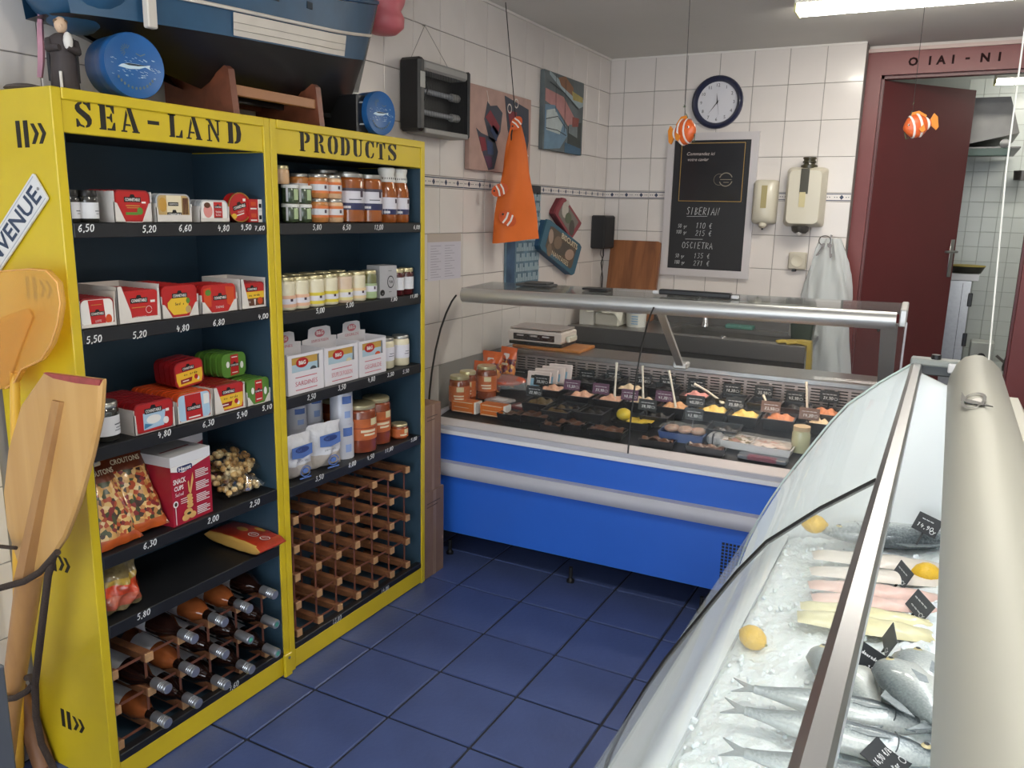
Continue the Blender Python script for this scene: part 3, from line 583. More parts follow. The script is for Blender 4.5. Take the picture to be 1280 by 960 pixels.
        cols = ('red', 'yel', 'dred', 'wht'); m.m = 1; m.flat([(-x*.98, y*.30), (-x*.85, y*.06), (x*.85, y*.06), (x*.98, y*.30), (x*.98, y*.62), (-x*.98, y*.60)], T, .0004); m.m = 2; m.flat([(-x*.7, y*.14), (x*.1, y*.16), (x*.2, y*.34), (-x*.7, y*.32)], T, .0006); logo(m, T, -x*.05, y*.73, w*.46); m.m = 4; m.hand('moutarde', T @ TR(0, y*.50, .0004), h*.1, width=w*.6, pen=.0013); m.m = 3; m.flat(ellp(x*.62, y*.22, w*.05, h*.08), T, .0006); m.m = 0; m.flat(ellp(x*.48, y*.3, w*.07, h*.1), T, .0007); m.m = 5; m.rect(-x*.55, -x*.1, y*.22, y*.26, T, .0008)
    elif kind == 'bluelabel':
        cols = ('red', 'lbl', 'wht', 'blu'); m.m = 1; m.flat([(-x*.62, y*.06), (x*.5, y*.10), (x*.62, y*.66), (-x*.62, y*.66)], T, .0004); m.m = 2; m.flat(ellp(-x*.05, y*.4, w*.2, h*.16), T, .0005); logo(m, T, -x*.05, y*.72, w*.48); m.m = 3; m.flat([(-x*.6, y*.1), (-x*.1, y*.2), (-x*.55, y*.3)], T, .0006); m.m = 5; m.rect(x*.64, x*.82, y*.58, y*.68, T); m.flat(ellp(x*.62, y*.26, w*.08, h*.13), T, .0007)
    elif kind == 'stripes':
        cols = ('lbl', 'red', 'wht', 'org'); m.m = 1; m.flat([(-x*.55, y*.02), (x*.52, y*.02), (x*.42, y*.98), (-x*.6, y*.98)], T, .0004); m.m = 2; m.rect(x*.6, x*.95, y*.5, y*.9, T, .0004); logo(m, T, -x*.04, y*.45, w*.46); m.m = 5; m.rect(-x*.4, x*.35, y*.08, y*.13, T)
    elif kind == 'green':
        cols = ('grn', 'red', 'wht', 'dred'); m.m = 1; m.flat([(-x*.32, y*.03), (x*.42, y*.08), (x*.38, y*.97), (-x*.3, y*.97)], T, .0004); logo(m, T, x*.04, y*.5, w*.4); m.m = 2; m.flat(ellp(-x*.55, y*.55, w*.07, h*.14), T, .0006); m.flat(ellp(x*.7, y*.45, w*.07, h*.16), T, .0006); m.m = 5; m.rect(-x*.2, x*.3, y*.84, y*.88, T); m.rect(-x*.2, x*.3, y*.14, y*.18, T)
    else:
        cols = ('red', 'gold', 'org', 'brn'); logo(m, T, 0, y*.5, w*.5)
    return m, cols
def tin(kind, w, h, dep=.021, label='', cat='tin', group=None, front=True, r=.016, body=None):
    t = thing('fish_tin', label, cat, (0, 0, 0), 0, group)
    T = Matrix(((1, 0, 0, 0), (0, 0, -1, 0), (0, 1, 0, 0), (0, 0, 0, 1)))
    m, cols = design(kind, w*.94, h*.94, FR(0, -dep-.0006, h*.03))
    b = MB(); pl = rrect(-w/2, w/2, 0, h, r, 4); b.prism(pl, .002, dep-.002, T)
    b.prism(rrect(-w/2-.001, w/2+.001, -.0, h+.001, r, 4), dep-.004, dep, T)
    body = b.build('can_body', body or C({'heart': 'dred', 'whited': 'dred', 'stripes': 'org', 'bluelabel': 'dred', 'mustard': 'dred', 'lemon': 'dred', 'gilt': 'sil', 'tuna': 'sil'}.get(kind, cols[0])), t, smooth=40)
    MB().prism(rrect(-w/2+.003, w/2-.003, .003, h-.003, r*.8, 4), dep, dep+.0005, T).build('front_panel', C(cols[0]), t)
    if front: m.build('printed_front', [C(c) for c in cols]+[C('blk'), C('wht')], t, kind='stuff')
    return t
def tray(label, w, h, dep, front='low', fh=.012):
    t = thing('card_tray', label, 'tray', (0, 0, 0))
    c = .0018
    b = MB()
    b.bx(-w/2, w/2, 0, dep, 0, c)
    for s in (-1, 1): b.bx(*( (-w/2, -w/2+c) if s < 0 else (w/2-c, w/2)), 0, dep, c, h)
    b.bx(-w/2, w/2, dep-c, dep, c, h)
    T = FR(0, 0, 0)
    if front == 'V':
        for s in (-1, 1): b.prism([(s*w/2, 0), (s*w*.22, 0), (s*w*.42, h*.62), (s*w/2, h*.66)], -c, 0, T)
    elif front == 'left':
        b.prism([(-w/2, 0), (-w/2, h), (-w*.40, h), (-w*.22, fh*2.2), (-w*.2, fh), (w/2, fh), (w/2, 0)], -c, 0, T); b.prism([(w/2, fh), (w/2, h), (w*.45, h*.9), (w*.42, fh)], -c, 0, T)
    else:
        b.prism([(-w/2, 0), (-w/2, h*.8), (-w*.46, h*.8), (-w*.44, fh), (w*.44, fh), (w*.46, h*.8), (w/2, h*.8), (w/2, 0)], -c, 0, T)
    b.build('folded_card', m_card, t); return t
def tin_row(kind, y0, y1, z, n, h, desc, place, tray_=None, th=None, dep=.021, dx=.0, wd=None, front_h=.012, xx=SHX, lift=.002):
    w = (y1-y0) if wd is None else wd; yc = (y0+y1)/2
    if tray_:
        tr = put(tray(f'white card tray holding {desc} tins, {place}', w, th or h*.98, n*(dep+.001)+.012, tray_, front_h), yc, z, xx)
    tw = w-.008 if tray_ else w
    t = tin(kind, tw, h, dep, f'front {desc} fish tin, {place}')
    put(t, yc, z+lift, xx-dep-.003)
    for k in range(1, n):
        o = dup(t, parts=False, label=f'{desc} tin, {ORD[k]} from the front, {place}', group=f'{desc} tins in the row, {place}')
        for ch in t.children:
            if ch.name.startswith(('can_body', 'front_panel')): c = ch.copy(); COL.objects.link(c); c.parent = o
        put(o, yc+rnd.uniform(-.001, .001), z+lift, xx-dep-.003-k*(dep+.001))
    return t
def shell(mb, r, z0, z1, a0, a1, n=10): mb.lathe([(r, z0), (r+.0003, z0), (r+.0003, z1), (r, z1)], n, None, a0, a1)
def jar(kind, r, h, content, lid, label, cat='jar', lab=None, group=None, lid_h=.014, shoulder=.012, lab_zone=(.2, .62), prints=(), name='glass_jar', lidr=.9, waist=None, nofront=False):
    """jar with its front toward local -Y; prints: (z0,z1,ang0,ang1,material) on the label"""
    t = thing(name, label, cat, (0, 0, 0), 0, group)
    hb = h-lid_h
    pr = [(.001, 0), (r*.88, 0), (r, .004), (r, hb-shoulder)] if not waist else [(.001, 0), (r*.88, 0), (r, .004), (r, hb*.30), (r*waist, hb*.55), (r*.96, hb-shoulder)]
    pr += [(r*.97, hb-shoulder*.5), (r*lidr*.97, hb), (.001, hb)]
    MB().lathe(pr, 22).build('glass_body', content, t, smooth=50)
    MB().lathe([(.001, hb-.001), (r*lidr*1.02, hb-.001), (r*lidr*1.04, hb+.002), (r*lidr*1.02, h-.002), (r*lidr*.97, h), (.001, h-.0008)], 22).build('lid', lid, t, smooth=40)
    if lab:
        l = MB(); shell(l, r+.0002, h*lab_zone[0], h*lab_zone[1], -1.5*pi/2-.55*pi+.0, -pi/2+.72*pi, 18)
        lo = l.build('label', lab, t, smooth=50)
        for k, (z0, z1, a0, a1, mm) in enumerate(prints):
            p = MB(); shell(p, r+.0006, h*z0, h*z1, -pi/2+a0, -pi/2+a1, 8); p.build('label_print', mm, lo, smooth=50)
    return t
def pouch(label, w, h, d, zones, mats, cat='bag', name='food_pouch', lean=.0, seed=1, crimp=.03, wob=.004):
    """pillow bag standing on its base, front toward -Y. zones: list of (v_upto, material slot)"""
    t = thing(name, label, cat, (0, 0, 0)); rr = random.Random(seed); ph = [rr.uniform(0, 6) for _ in range(6)]
    def surf(sgn):
        def f(u, v):
            e = min(1, sin(pi*u)**.5) if 0 < u < 1 else 0; q = (min(1, sin(pi*min(v*1.0+.04, 1))**.6) if 0 < v < 1 else 0)
            y = sgn*d/2*e*q + wob*sin(ph[0]+9*u+5*v)*sin(pi*v)*e + wob*.6*sin(ph[1]+17*u-11*v)*e
            x = (u-.5)*w*(1-.08*sin(pi*v)*1)+.002*sin(ph[2]+20*v)
            z = v*h
            return (x, y+lean*v*h, z)
        return f
    nu, nv = 14, 18
    b = MB()
    for sgn in (-1, 1):
        V = [surf(sgn)(i/nu, j/nv) for j in range(nv+1) for i in range(nu+1)]
        base = len(b.v); b.v += V
        for j in range(nv):
            v = (j+.5)/nv; slot = next(s for lim, s in zones if v <= lim)
            for i in range(nu): b.f.append(tuple(base+k for k in (j*(nu+1)+i, j*(nu+1)+i+1, (j+1)*(nu+1)+i+1, (j+1)*(nu+1)+i))); b.mi.append(slot)
    b.build('film', mats, t, smooth=60); return t

# ---- top shelf of the left unit
z = SHL[0]+.001
m_brine = mat('dark_brine_glass', '2b2a26', .08, coat=.7); m_lidk = mat('black_lid', '23211f', .35, .3); m_lidg = mat('pale_gold_lid', 'c9bd94', .3, .6); m_lidw = mat('white_lid', 'd9d7d0', .4); m_lids = mat('silver_lid', 'a8a6a0', .3, .7)
ink = mat('grey_print', '5a5a60', .6)
for y, lab in ((1.272, 'small dark jar with a white label beside the yellow side panel, top shelf'), (1.322, 'dark jar with a white label left of the red tins, top shelf')):
    put(jar('d', .0255, .078, m_brine, m_lidk, lab, lab=m_lab, lab_zone=(.12, .62), prints=((.34, .37, .1, .7, ink), (.26, .28, .2, .7, ink))), y, z, SHX-.03)
tin_row('heart', 1.375, 1.487, z, 6, .079, 'red and green', 'left end of top shelf', 'V', .078)
tin_row('gilt', 1.500, 1.617, z, 4, .073, 'gilt and white', 'second tray of top shelf', 'low', .05, front_h=.02)
tin_row('tuna', 1.645, 1.752, z, 4, .060, 'white and pink', 'third tray of top shelf', 'low', .045, front_h=.012)
for k, y in enumerate((1.652, 1.70)):
    t = tin('plainred', .085, .058, .02, ('dark red fish tin behind the white and pink tins, left one', 'dark red fish tin behind the white and pink tins, right one')[k], front=False); put(t, y+.03, z+.002, SHX-.14-.02*k)
# oval tin on its edge
t = thing('oval_tin', 'oval red tin with a gold rim standing on edge, top shelf', 'tin'); T = FR(0, 0, .0435)
ov = ellp(0, 0, .044, .0425, 26)
MB().prism(ov, -.026, -.002, T).build('can_body', C('red'), t, smooth=40)
MB().loft([[tuple(T @ Vector((p[0]*k, p[1]*k, zz))) for p in ov] for k, zz in ((1, -.003), (1.03, -.001), (1.03, .003), (.97, .003), (.95, .0))], True, False).build('gold_rim', m_goldrim, t, smooth=40)
m = MB(); m.m = 0; logo(m, T @ Matrix.Rotation(.25, 4, 'Z'), 0, .002, .052); m.m = 5; m.text('THON', T @ Matrix.Rotation(.25, 4, 'Z') @ TR(0, -.013, .0006), width=.026, height=.005); m.rect(-.02, .012, -.022, -.019, T @ Matrix.Rotation(.25, 4, 'Z')); m.m = 1; m.flat(ellp(-.022, -.026, .010, .008), T, .0006); m.m = 5; m.rect(.014, .024, .018, .026, T)
m.build('printed_front', [C('red'), C('yel'), C('org'), C('dred'), C('blk'), C('wht')], t, kind='stuff'); MB().prism(ellp(0, 0, .042, .0405, 26), -.002, .0, T).build('front_panel', C('red'), t)
put(t, 1.803, z, SHX-.012)
for k in range(2):
    t = thing('small_carton', ['small red carton under another at the right end of the top shelf', 'small red carton on top of another at the right end of the top shelf'][k], 'carton')
    MB().bx(-.026, .026, 0, .07, 0, .034).build('carton_body', C('red'), t); MB().bx(.009, .0262, -.0006, .0, 0.0, .034).build('white_side_panel', C('wht'), t)
    m = MB(); T = FR(-.008, -.0008, .017); m.m = 0; m.rect(-.012, .008, -.003, .009, T); m.m = 1; m.rect(-.014, .01, -.013, -.009, T); m.m = 2; m.rect(.020, .030, -.008, .004, T)
    m.build('printed_front', [C('org'), C('wht'), C('blk')], t, kind='stuff'); put(t, 1.861, z+.0345*k, SHX-.005)
# ---- second shelf
z = SHL[1]+.001
tin_row('whited', 1.256, 1.358, z, 7, .072, 'white and red', 'left end of second shelf', 'low', .088, front_h=.010)
tin_row('plainred', 1.364, 1.493, z, 7, .082, 'plain red', 'second tray of second shelf', 'left', .098, front_h=.014)
tin_row('yellowred', 1.497, 1.621, z, 9, .086, 'red and yellow', 'middle of second shelf', 'V', .062)
tin_row('redorange', 1.632, 1.766, z, 5, .080, 'red and orange', 'fourth tray of second shelf', 'V', .055)
tin_row('mustard', 1.782, 1.884, z, 7, .078, 'red and mustard yellow', 'right end of second shelf', 'left', .092, front_h=.008)
# ---- third shelf
z = SHL[2]+.001
put(jar('g', .039, .104, m_brine, m_lids, 'wide dark jar with a white label beside the wooden paddle blade, third shelf', lab=m_lab, lab_zone=(.16, .66), prints=((.42, .45, .1, .8, ink), (.34, .36, .2, .8, ink), (.27, .29, .1, .7, ink))), 1.325, z, SHX-.042)
tin_row('bluelabel', 1.385, 1.517, z, 9, .082, 'red and pale blue', 'left tray of third shelf', 'low', .07, front_h=.001)
tin_row('stripes', 1.524, 1.650, z, 9, .082, 'blue striped red', 'second tray of third shelf', 'low', .066, front_h=.006)
tin_row('lemon', 1.657, 1.780, z, 9, .084, 'yellow and red', 'third tray of third shelf', 'left', .082, front_h=.006)
tin_row('green', 1.787, 1.886, z, 9, .080, 'green and red', 'right tray of third shelf', 'V', .045)
zz = z+.088
for k in range(4):
    t = tin('lemon', .105, .078, .022, ['yellow and red tin, front of the four standing on other tins', 'second yellow and red tin of the four standing on other tins', 'third yellow and red tin of the four standing on other tins', 'rearmost yellow and red tin of the four standing on other tins'][k], front=(k == 0), r=.02, group='yellow tins standing on the third shelf tins'); put(t, 1.628+.003*k, zz, SHX-.085-.026*k, pi/2+.02); t.rotation_euler = (0, radians(-4), pi/2+.04)
for k in range(5):
    t = tin('green', .096, .074, .02, ['green and red tin, front of the five standing on other tins', 'second green tin of the five standing on other tins', 'third green tin of the five standing on other tins', 'fourth green tin of the five standing on other tins', 'rearmost green tin of the five standing on other tins'][k], front=(k == 0), r=.02, group='green tins standing on the third shelf tins'); put(t, 1.800-.002*k, zz, SHX-.085-.023*k)
# ---- fourth shelf: crouton bags, snack boxes, clear bags
z = SHL[3]+.001
m_film = mat('orange_film', 'b5521c', .3, coat=.4, var=.1, vscale=40); m_filmb = mat('brown_film', '6b2f16', .3, coat=.4, var=.1, vscale=40); m_food = cells('salad_print', ['c99a55', 'd8b271', 'a8431f', '39401f', 'b98247', '7e1f22', 'e0c493', 'd6a35a', '3a2018'], 85., .35, .35)
for k, (y, x, lab, rz, ln, w_) in enumerate(((1.405, SHX-.018, 'brown and orange crouton bag leaning against the crimson snack box', pi/2-.10, .55, .150), (1.325, SHX-.012, 'crouton bag at the left end of the fourth shelf, beside the side panel', pi/2+.05, .5, .145), (1.42, SHX-.20, 'dark crouton bag standing at the back of the fourth shelf', pi/2, .1, .13), (1.33, SHX-.18, 'dark crouton bag standing behind the leftmost crouton bag', pi/2, .1, .13))):
    t = pouch(lab, w_, .25 if k < 2 else .24, .06, [(.10, 0), (.64, 2), (.97, 1), (1, 0)], [m_film, m_filmb, m_food], seed=k+3, lean=ln)
    put(t, y, z+.004+(.012 if k == 0 else 0), x, rz)
    if k < 2:
        T = TR(0, -.031+ln*.205*1.0, .205) @ Matrix.Rotation(-math.atan(ln), 4, 'X') @ FR(0, -.0012, 0)
        m = MB(); m.m = 0; m.flat(rrect(-.026, .016, .006, .030, .006), T, .001); m.m = 0; m.text('CROUTONS', T @ TR(-.0, -.014, .001), width=.085, height=.015, bold=.015); m.m = 1; m.rect(-.018, .008, .014, .022, T @ TR(0, 0, .0006))
        m.build('printed_lettering', [C('cream'), C('sil')], t, kind='stuff')
m_box = mat('crimson_card', 'a31d31', .35, coat=.3, var=.05, vscale=30); m_boxw = mat('white_gloss_card', 'dcdadb', .35, coat=.2)
def snackbox(label):
    t = thing('snack_box', label, 'box'); w, d, h = .150, .135, .208
    MB().bx(-w/2, w/2, 0, d, 0, h*.86).build('box_body', m_box, t)
    tp = MB(); tp.bx(-w/2-.0004, w/2+.0004, -.0004, d+.0004, h*.86, h).build('white_top', m_boxw, t)
    T = FR(0, -.0009, 0)
    m = MB(); m.m = 1; m.flat([(-w/2, h*.86), (-w/2, h*.80), (-.03, h*.74), (.0, h*.78), (0, h*.86)], T, .0003); m.flat([(.0, h*.86), (.0, h*.78), (.02, h*.80), (w/2, h*.86)], T, .0003)
    m.m = 2; m.flat(rrect(-.052, .004, h*.76, h*.84, .006), T, .0006); m.m = 1; m.text('Haust', T @ TR(-.024, h*.80, .0008), width=.046, height=.012, bold=.03)
    m.text('SNACK', T @ TR(-.046, h*.64, .0006), width=.046, height=.016, bold=.03); m.text('CUPS', T @ TR(-.05, h*.54, .0006), width=.034, height=.014, bold=.03); m.hand('Salad', T @ TR(-.05, h*.45, .0002), .010, width=.03, pen=.0015)
    for k in range(3): m.rect(-.045, -.018, h*(.36-.03*k), h*(.368-.03*k), T)
    m.rect(-.066, -.064, 0.004, h*.3, T); m.flat(ellp(-.064, h*.32, .009, .010), T, .0006)
    for j in range(4):
        for k in range(5): m.rect(.014, .014+.05*(1-.25*((k*7+j*3) % 3 == 0)), h*(.70-.18*j-.026*k), h*(.712-.18*j-.026*k), T, .0004)
    m.m = 3
    for (cx, cz, rx, rz) in ((-.02, .03, .016, .011), (-.005, .018, .014, .010), (-.03, .016, .014, .010), (-.012, .048, .012, .007), (-.012, .058, .011, .006), (-.011, .068, .011, .006), (-.012, .078, .010, .006)): m.flat(ellp(cx, cz, rx, rz), T, .0006+.0002*cz*20)
    m.flat([(-.012, .085), (-.002, .125), (.004, .145), (.006, .125), (-.006, .085)], T, .0006); m.flat([(-.014, .09), (-.016, .12), (-.012, .125), (-.008, .09)], T, .0007)
    m.m = 4; m.flat(ellp(-.018, .026, .008, .004), T, .0012); m.flat(ellp(-.064, h*.32, .005, .006), T, .001)
    m.build('printed_front', [C('red'), C('wht'), mat('navy_print', '1f2d5e', .4), mat('biscuit_print', 'd6a862', .5), mat('dark_green_print', '3d3a22', .5)], t, kind='stuff')
    m = MB(); m.rect(-.055, .05, -.003, .003, TR(0, .06, h+.0006)); m.build('opening_strip', C('dred'), t); return t
put(snackbox('crimson and white snack cups box at the front of the fourth shelf'), 1.562, z, SHX-.004, pi/2+.06)
put(snackbox('crimson and white snack box set back behind the crouton bag'), 1.505, z+.0, SHX-.155, pi/2+.06)
put(snackbox('crimson and white snack box set back on the right, behind the front box'), 1.665, z+.0, SHX-.152, pi/2+.06)
m_film2 = glass('clear_food_film', (.97, .96, .93), .02, .8, .12); m_nuts = cells('shelled_snail_food', ['d8bc8a', 'c9a468', 'e0cca0', 'b88d50', 'a77a42'], 30., .4, .3, .8)
def nutbag(label, w, h, d, y, z, x, rz, lean, seed):
    t = thing('snack_bag', label, 'bag'); rr = random.Random(seed)
    b = MB()
    for i in range(60):
        u, v = rr.uniform(-.46, .46), rr.uniform(.08, .82); q = sqrt(max(.02, 1-(u/.5)**2))*sin(pi*min(.9, v*.9+.1))
        b.ell((u*w*.94, rr.uniform(-.38, .38)*d*q, v*h), (.011, .010, .010), 8, 5)
    b.build('snail_pieces', m_nuts, t, smooth=60, kind='stuff')
    fl = pouch('x', w, h, d*1.15, [(1, 0)], [m_film2], seed=seed, wob=.006); f = fl.children[0]; f.parent = t; bpy.data.objects.remove(fl)
    put(t, y, z, x, rz); t.rotation_euler = (lean, 0, rz); return t
nutbag('clear bag of tan snack pieces lying at the front right of the fourth shelf', .16, .13, .05, 1.785, z+.022, SHX-.012, pi/2, -1.2, 5)
nutbag('clear bag of tan snack pieces lying on another bag, fourth shelf', .15, .14, .05, 1.81, z+.068, SHX-.04, pi/2+.15, -1.05, 8)
nutbag('clear bag of tan snack pieces behind the snack box', .10, .12, .05, 1.815, z+.02, SHX-.17, pi/2, -1.1, 12)
# ---- fifth shelf
z = SHL[4]+.001
t = thing('biscuit_pack', 'long red and yellow biscuit packet lying flat on the fifth shelf', 'packet')
m_spec = mat('red_orange_wrap', 'a8331d', .3, coat=.5, var=.2, vscale=25); m_specy = mat('tan_wrap_side', 'c89a4e', .35, coat=.3)
L, wd, hh = .26, .115, .045
def packf(u, v):
    e = min(1, sin(pi*min(max(u, .001), .999))**.25); return ((u-.5)*L, (.5-cos(pi*2*v)/2*(1))*wd-.0, hh*(.5+.5*sin(2*pi*v)*e) )
rings = []
for k in range(15):
    u = k/14; e = min(1, (sin(pi*min(max(u, .0), 1)))**.22) if 0 < u < 1 else .1
    rings.append([((u-.5)*L, p[0], hh/2+(p[1]-hh/2)*e+.001*sin(9*u*pi)) for p in rrect(0, wd, 0, hh, .012, 3)])
b = MB(); b.loft(rings); 
o = b.build('wrapper', [m_spec, m_specy], t, smooth=50)
for pgn in o.data.polygons:
    if pgn.normal.y < -.5: pgn.material_index = 1
m = MB(); T = TR(-.0, .065, hh+.0008)
for x, rr_ in ((.045, .019), (.098, .018)): m.m = 0; m.ribbon([(x+rr_*cos(q*pi/8), -.012+rr_*.7*sin(q*pi/8)) for q in range(17)], .003, T, .0008); m.text('C.P', T @ TR(x, -.012, .0010), width=.022, height=.008, bold=.02)
m.m = 2; m.flat(ellp(-.02, .0, .024, .012), T, .0006); m.flat(ellp(.03, .03, .024, .008), T, .0006)
m.build('printed_marks', [C('wht'), C('blk'), C('gold')], t, kind='stuff')
put(t, 1.772, z+.004, -1.965, -.03); t.rotation_euler[1] = radians(1)
t = pouch('crumpled red and clear sweet bag at the left end of the fifth shelf', .135, .125, .085, [(.18, 2), (.42, 1), (.66, 0), (.8, 3), (1, 2)], [mat('red_sweet_film', 'c2421c', .25, coat=.6, var=.4, vscale=40), mat('pinkish_film', 'b0583f', .25, coat=.5, var=.3, vscale=50), mat('crumpled_clear_film', '7a6a48', .2, coat=.6, var=.35, vscale=60), mat('yellow_print_film', 'a98a34', .3, coat=.5, var=.3, vscale=60)], seed=11, wob=.012, lean=.15)
put(t, 1.328, z+.004, SHX-.04)
# ================================================================== GOODS IN THE RIGHT UNIT
m_soup = mat('brown_fish_soup', '96501f', .12, coat=.6, var=.12, vscale=30); m_orng = mat('orange_rillettes', 'c07f45', .25, coat=.4, var=.12, vscale=60); m_tara = mat('pale_spread', 'd8b088', .25, coat=.4, var=.08, vscale=50)
m_crm = mat('cream_sauce', 'ded3b4', .25, coat=.4, var=.04, vscale=40); m_crmp = mat('pinkish_cream_sauce', 'd8bda2', .25, coat=.4, var=.05, vscale=40); m_green = mat('green_seaweed', '3f4b33', .2, coat=.5, var=.35, vscale=80); m_olive = mat('olive_spread', '6a6a42', .25, coat=.4)
m_dred = mat('dark_red_jam', '4c1a1c', .15, coat=.6); m_navy = mat('navy_label', '2b2f55', .5); m_lilac = mat('white_lilac_label', 'd6d2d8', .5); m_yl = mat('yellow_label', 'd6c23a', .5); m_orl = mat('orange_label', 'd2733a', .5); m_pkl = mat('pale_orange_label', 'dcae90', .5); m_grl = mat('pale_green_label', '9fb184', .5); m_crest = mat('crest_print', '3c2a3a', .5); m_rust = mat('rust_soup', '7e3a1f', .15, coat=.6, var=.15, vscale=30); m_rustl = mat('rust_orange_label', 'b9602f', .5, var=.15, vscale=40)
RX0 = SHX-.008
def pj(*a, y=0, z=0, dx=0, **k):
    t = jar('j', *a, **k); put(t, y, z, RX0-a[0]-dx, pi/2-.55); return t
crest = lambda z0, z1, a=.35: (z0, z1, a, a+.28, m_crest)
z = SHR[0]+.001
SG = 'small green jars on the top shelf'
for k, (y, lv) in enumerate(((2.043, 0), (2.104, 0), (2.045, 1), (2.106, 1))):
    lab = ['small green jar with a white lid, bottom left of four', 'small green jar with a white lid, bottom right of four', 'small green jar with a white lid, top left of four', 'small green jar with a white lid, top right of four'][k]
    pj(.0285, .060, m_green, m_lidw, lab+', top shelf', y=y, z=z+.0605*lv, lab=None, lid_h=.01, lidr=.98, shoulder=.004, group=SG)
    b = MB(); T = FR(0, 0, 0)
for o in [o for o in bpy.data.objects if o.name.startswith('glass_jar') and o.get('label', '').startswith('small green jar')]:
    m = MB(); shell(m, .0288, .012, .046, -pi/2+.15, -pi/2+.75, 8); m.build('label', mat('pale_leaf_label', 'a8b88c', .5), o, smooth=50)
    m = MB(); shell(m, .0288, .006, .050, -pi/2-.75, -pi/2-.5, 4); m.build('printed_strip', m_lab, o, smooth=50)
pj(.027, .058, m_tara, m_lidg, 'small brown jar with a gold lid on top of the green jars, top shelf', y=2.035, z=z+.122, dx=.03, lid_h=.01)
for k, (y, lv) in enumerate(((2.184, 0), (2.262, 0), (2.186, 1), (2.256, 1))):
    lab = ['orange spread jar with a white band, bottom left of four', 'pale spread jar with a white band, bottom right of four', 'orange spread jar with a white band, top left of four', 'pale spread jar with a white band, top right of four'][k]
    pj(.0345, .080, m_orng if k % 2 == 0 else m_tara, m_lids, lab+', top shelf', y=y, z=z+.0805*lv, lab=m_orl, lab_zone=(.22, .70), prints=((.32, .58, -1.1, 1.1, m_lab), crest(.40, .54)), lid_h=.010, shoulder=.006)
pj(.0345, .080, m_orng, m_lids, 'orange spread jar half hidden behind the stacked orange jars, top shelf', y=2.15, z=z+.0805, dx=.05, lab=m_lab, lab_zone=(.3, .6), lid_h=.01); pj(.0345, .080, m_orng, m_lids, 'orange spread jar under the half hidden one, behind the stacked jars', y=2.15, z=z, dx=.05, lab=m_lab, lab_zone=(.3, .6), lid_h=.01)
LAB = dict(lab=m_lilac, lab_zone=(.26, .70), prints=((.26, .40, -.9, 1.15, m_navy), (.64, .70, -.9, 1.15, mat('grey_navy_band', '4a4450', .5)), (.29, .34, -.8, -.2, m_lab), crest(.52, .66, .5), (.46, .48, -.3, .6, ink)))
pj(.056, .172, m_soup, m_lids, 'big jar of brown fish soup, left of two in front, top shelf', y=2.372, z=z, **LAB); pj(.050, .172, m_soup, m_lids, 'big jar of brown fish soup, right of two in front, top shelf', y=2.481, z=z, **LAB)
pj(.054, .185, m_soup, m_lids, 'big fish soup jar in the back row, behind the left front one', y=2.385, z=z, dx=.125, **LAB); pj(.050, .185, m_soup, m_lids, 'big fish soup jar in the back row, behind the right front one', y=2.505, z=z, dx=.12, **LAB)
for y, lab in ((2.577, 'brown soup bottle with a tall white cap, left of the pair'), (2.657, 'brown soup bottle with a tall white cap, right of the pair')):
    t = thing('soup_bottle', lab+', top shelf', 'bottle'); r = .039
    MB().lathe([(.001, 0), (r*.92, 0), (r, .005), (r, .115), (r*.9, .135), (r*.72, .155), (.001, .155)], 20).build('glass_body', m_soup, t, smooth=50)
    MB().lathe([(r*.80, .150), (r*.84, .160), (r*.74, .178), (r*.82, .192), (r*.84, .200), (r*.7, .204), (.001, .204)], 20).build('cap', m_lidw, t, smooth=40)
    b = MB()
    for k in range(9): b.lathe([(r*.835, .160), (r*.84, .160), (r*.80, .167), (r*.79, .167)], 1, None, -pi/2-1.2+.27*k, -pi/2-1.2+.27*k+.12)
    b.build('cap_dots', C('blk'), t, kind='stuff')
    l = MB(); shell(l, r+.0002, .03, .093, -2.6*pi/2, -pi/2+1.3, 14); lo = l.build('label', m_lilac, t, smooth=50)
    for z0, z1, a0, a1, mm in ((.03, .05, -.8, 1.25, m_navy), (.034, .043, -.7, -.1, m_lab), (.072, .088, .5, .85, m_crest)):
        p = MB(); shell(p, r+.0007, z0, z1, -pi/2+a0, -pi/2+a1, 6); p.build('label_print', mm, lo, smooth=50)
    put(t, y, z, RX0-r, pi/2-.5)
# second shelf
z = SHR[1]+.001
def cream(y, r, c, band, lab, dx=0): return pj(r, .108, c, m_lidg, lab+', second shelf', y=y, z=z, dx=dx, lab=band, lab_zone=(.10, .46), prints=((.20, .36, -1.2, 1.2, m_lilac), crest(.28, .36, .25)), lid_h=.012, waist=.94)
for y, r, c, b, lab in ((2.012, .036, m_crm, m_pkl, 'cream sauce jar with an orange band at the left end'), (2.077, .036, m_crm, m_pkl, 'second cream sauce jar from the left, orange band'), (2.153, .037, m_crm, m_yl, 'cream sauce jar with a yellow band, third from the left'), (2.226, .034, m_crm, m_yl, 'cream jar with a yellow band, fourth from the left'), (2.305, .037, m_crmp, mat('cream_yellow_label', 'dccf8e', .5), 'pinkish cream sauce jar with a pale band, fifth from the left'), (2.382, .034, m_crm, mat('peach_label', 'e0c69a', .5), 'cream sauce jar with a peach band, left of the green one')):
    cream(y, r, c, b, lab)
for k, y in enumerate((2.06, 2.135, 2.21, 2.29, 2.37)):
    cream(y, .034, m_crm, m_pkl, ['leftmost', 'second', 'middle', 'fourth', 'rightmost'][k]+' cream sauce jar of the back row', dx=.08)
pj(.029, .108, m_olive, m_lidg, 'olive green sauce jar left of the grey carton, second shelf', y=2.449, z=z, lab=m_grl, lab_zone=(.06, .56), prints=((.28, .48, -1.2, 1.2, m_lilac), crest(.36, .46, .3)), lid_h=.011)
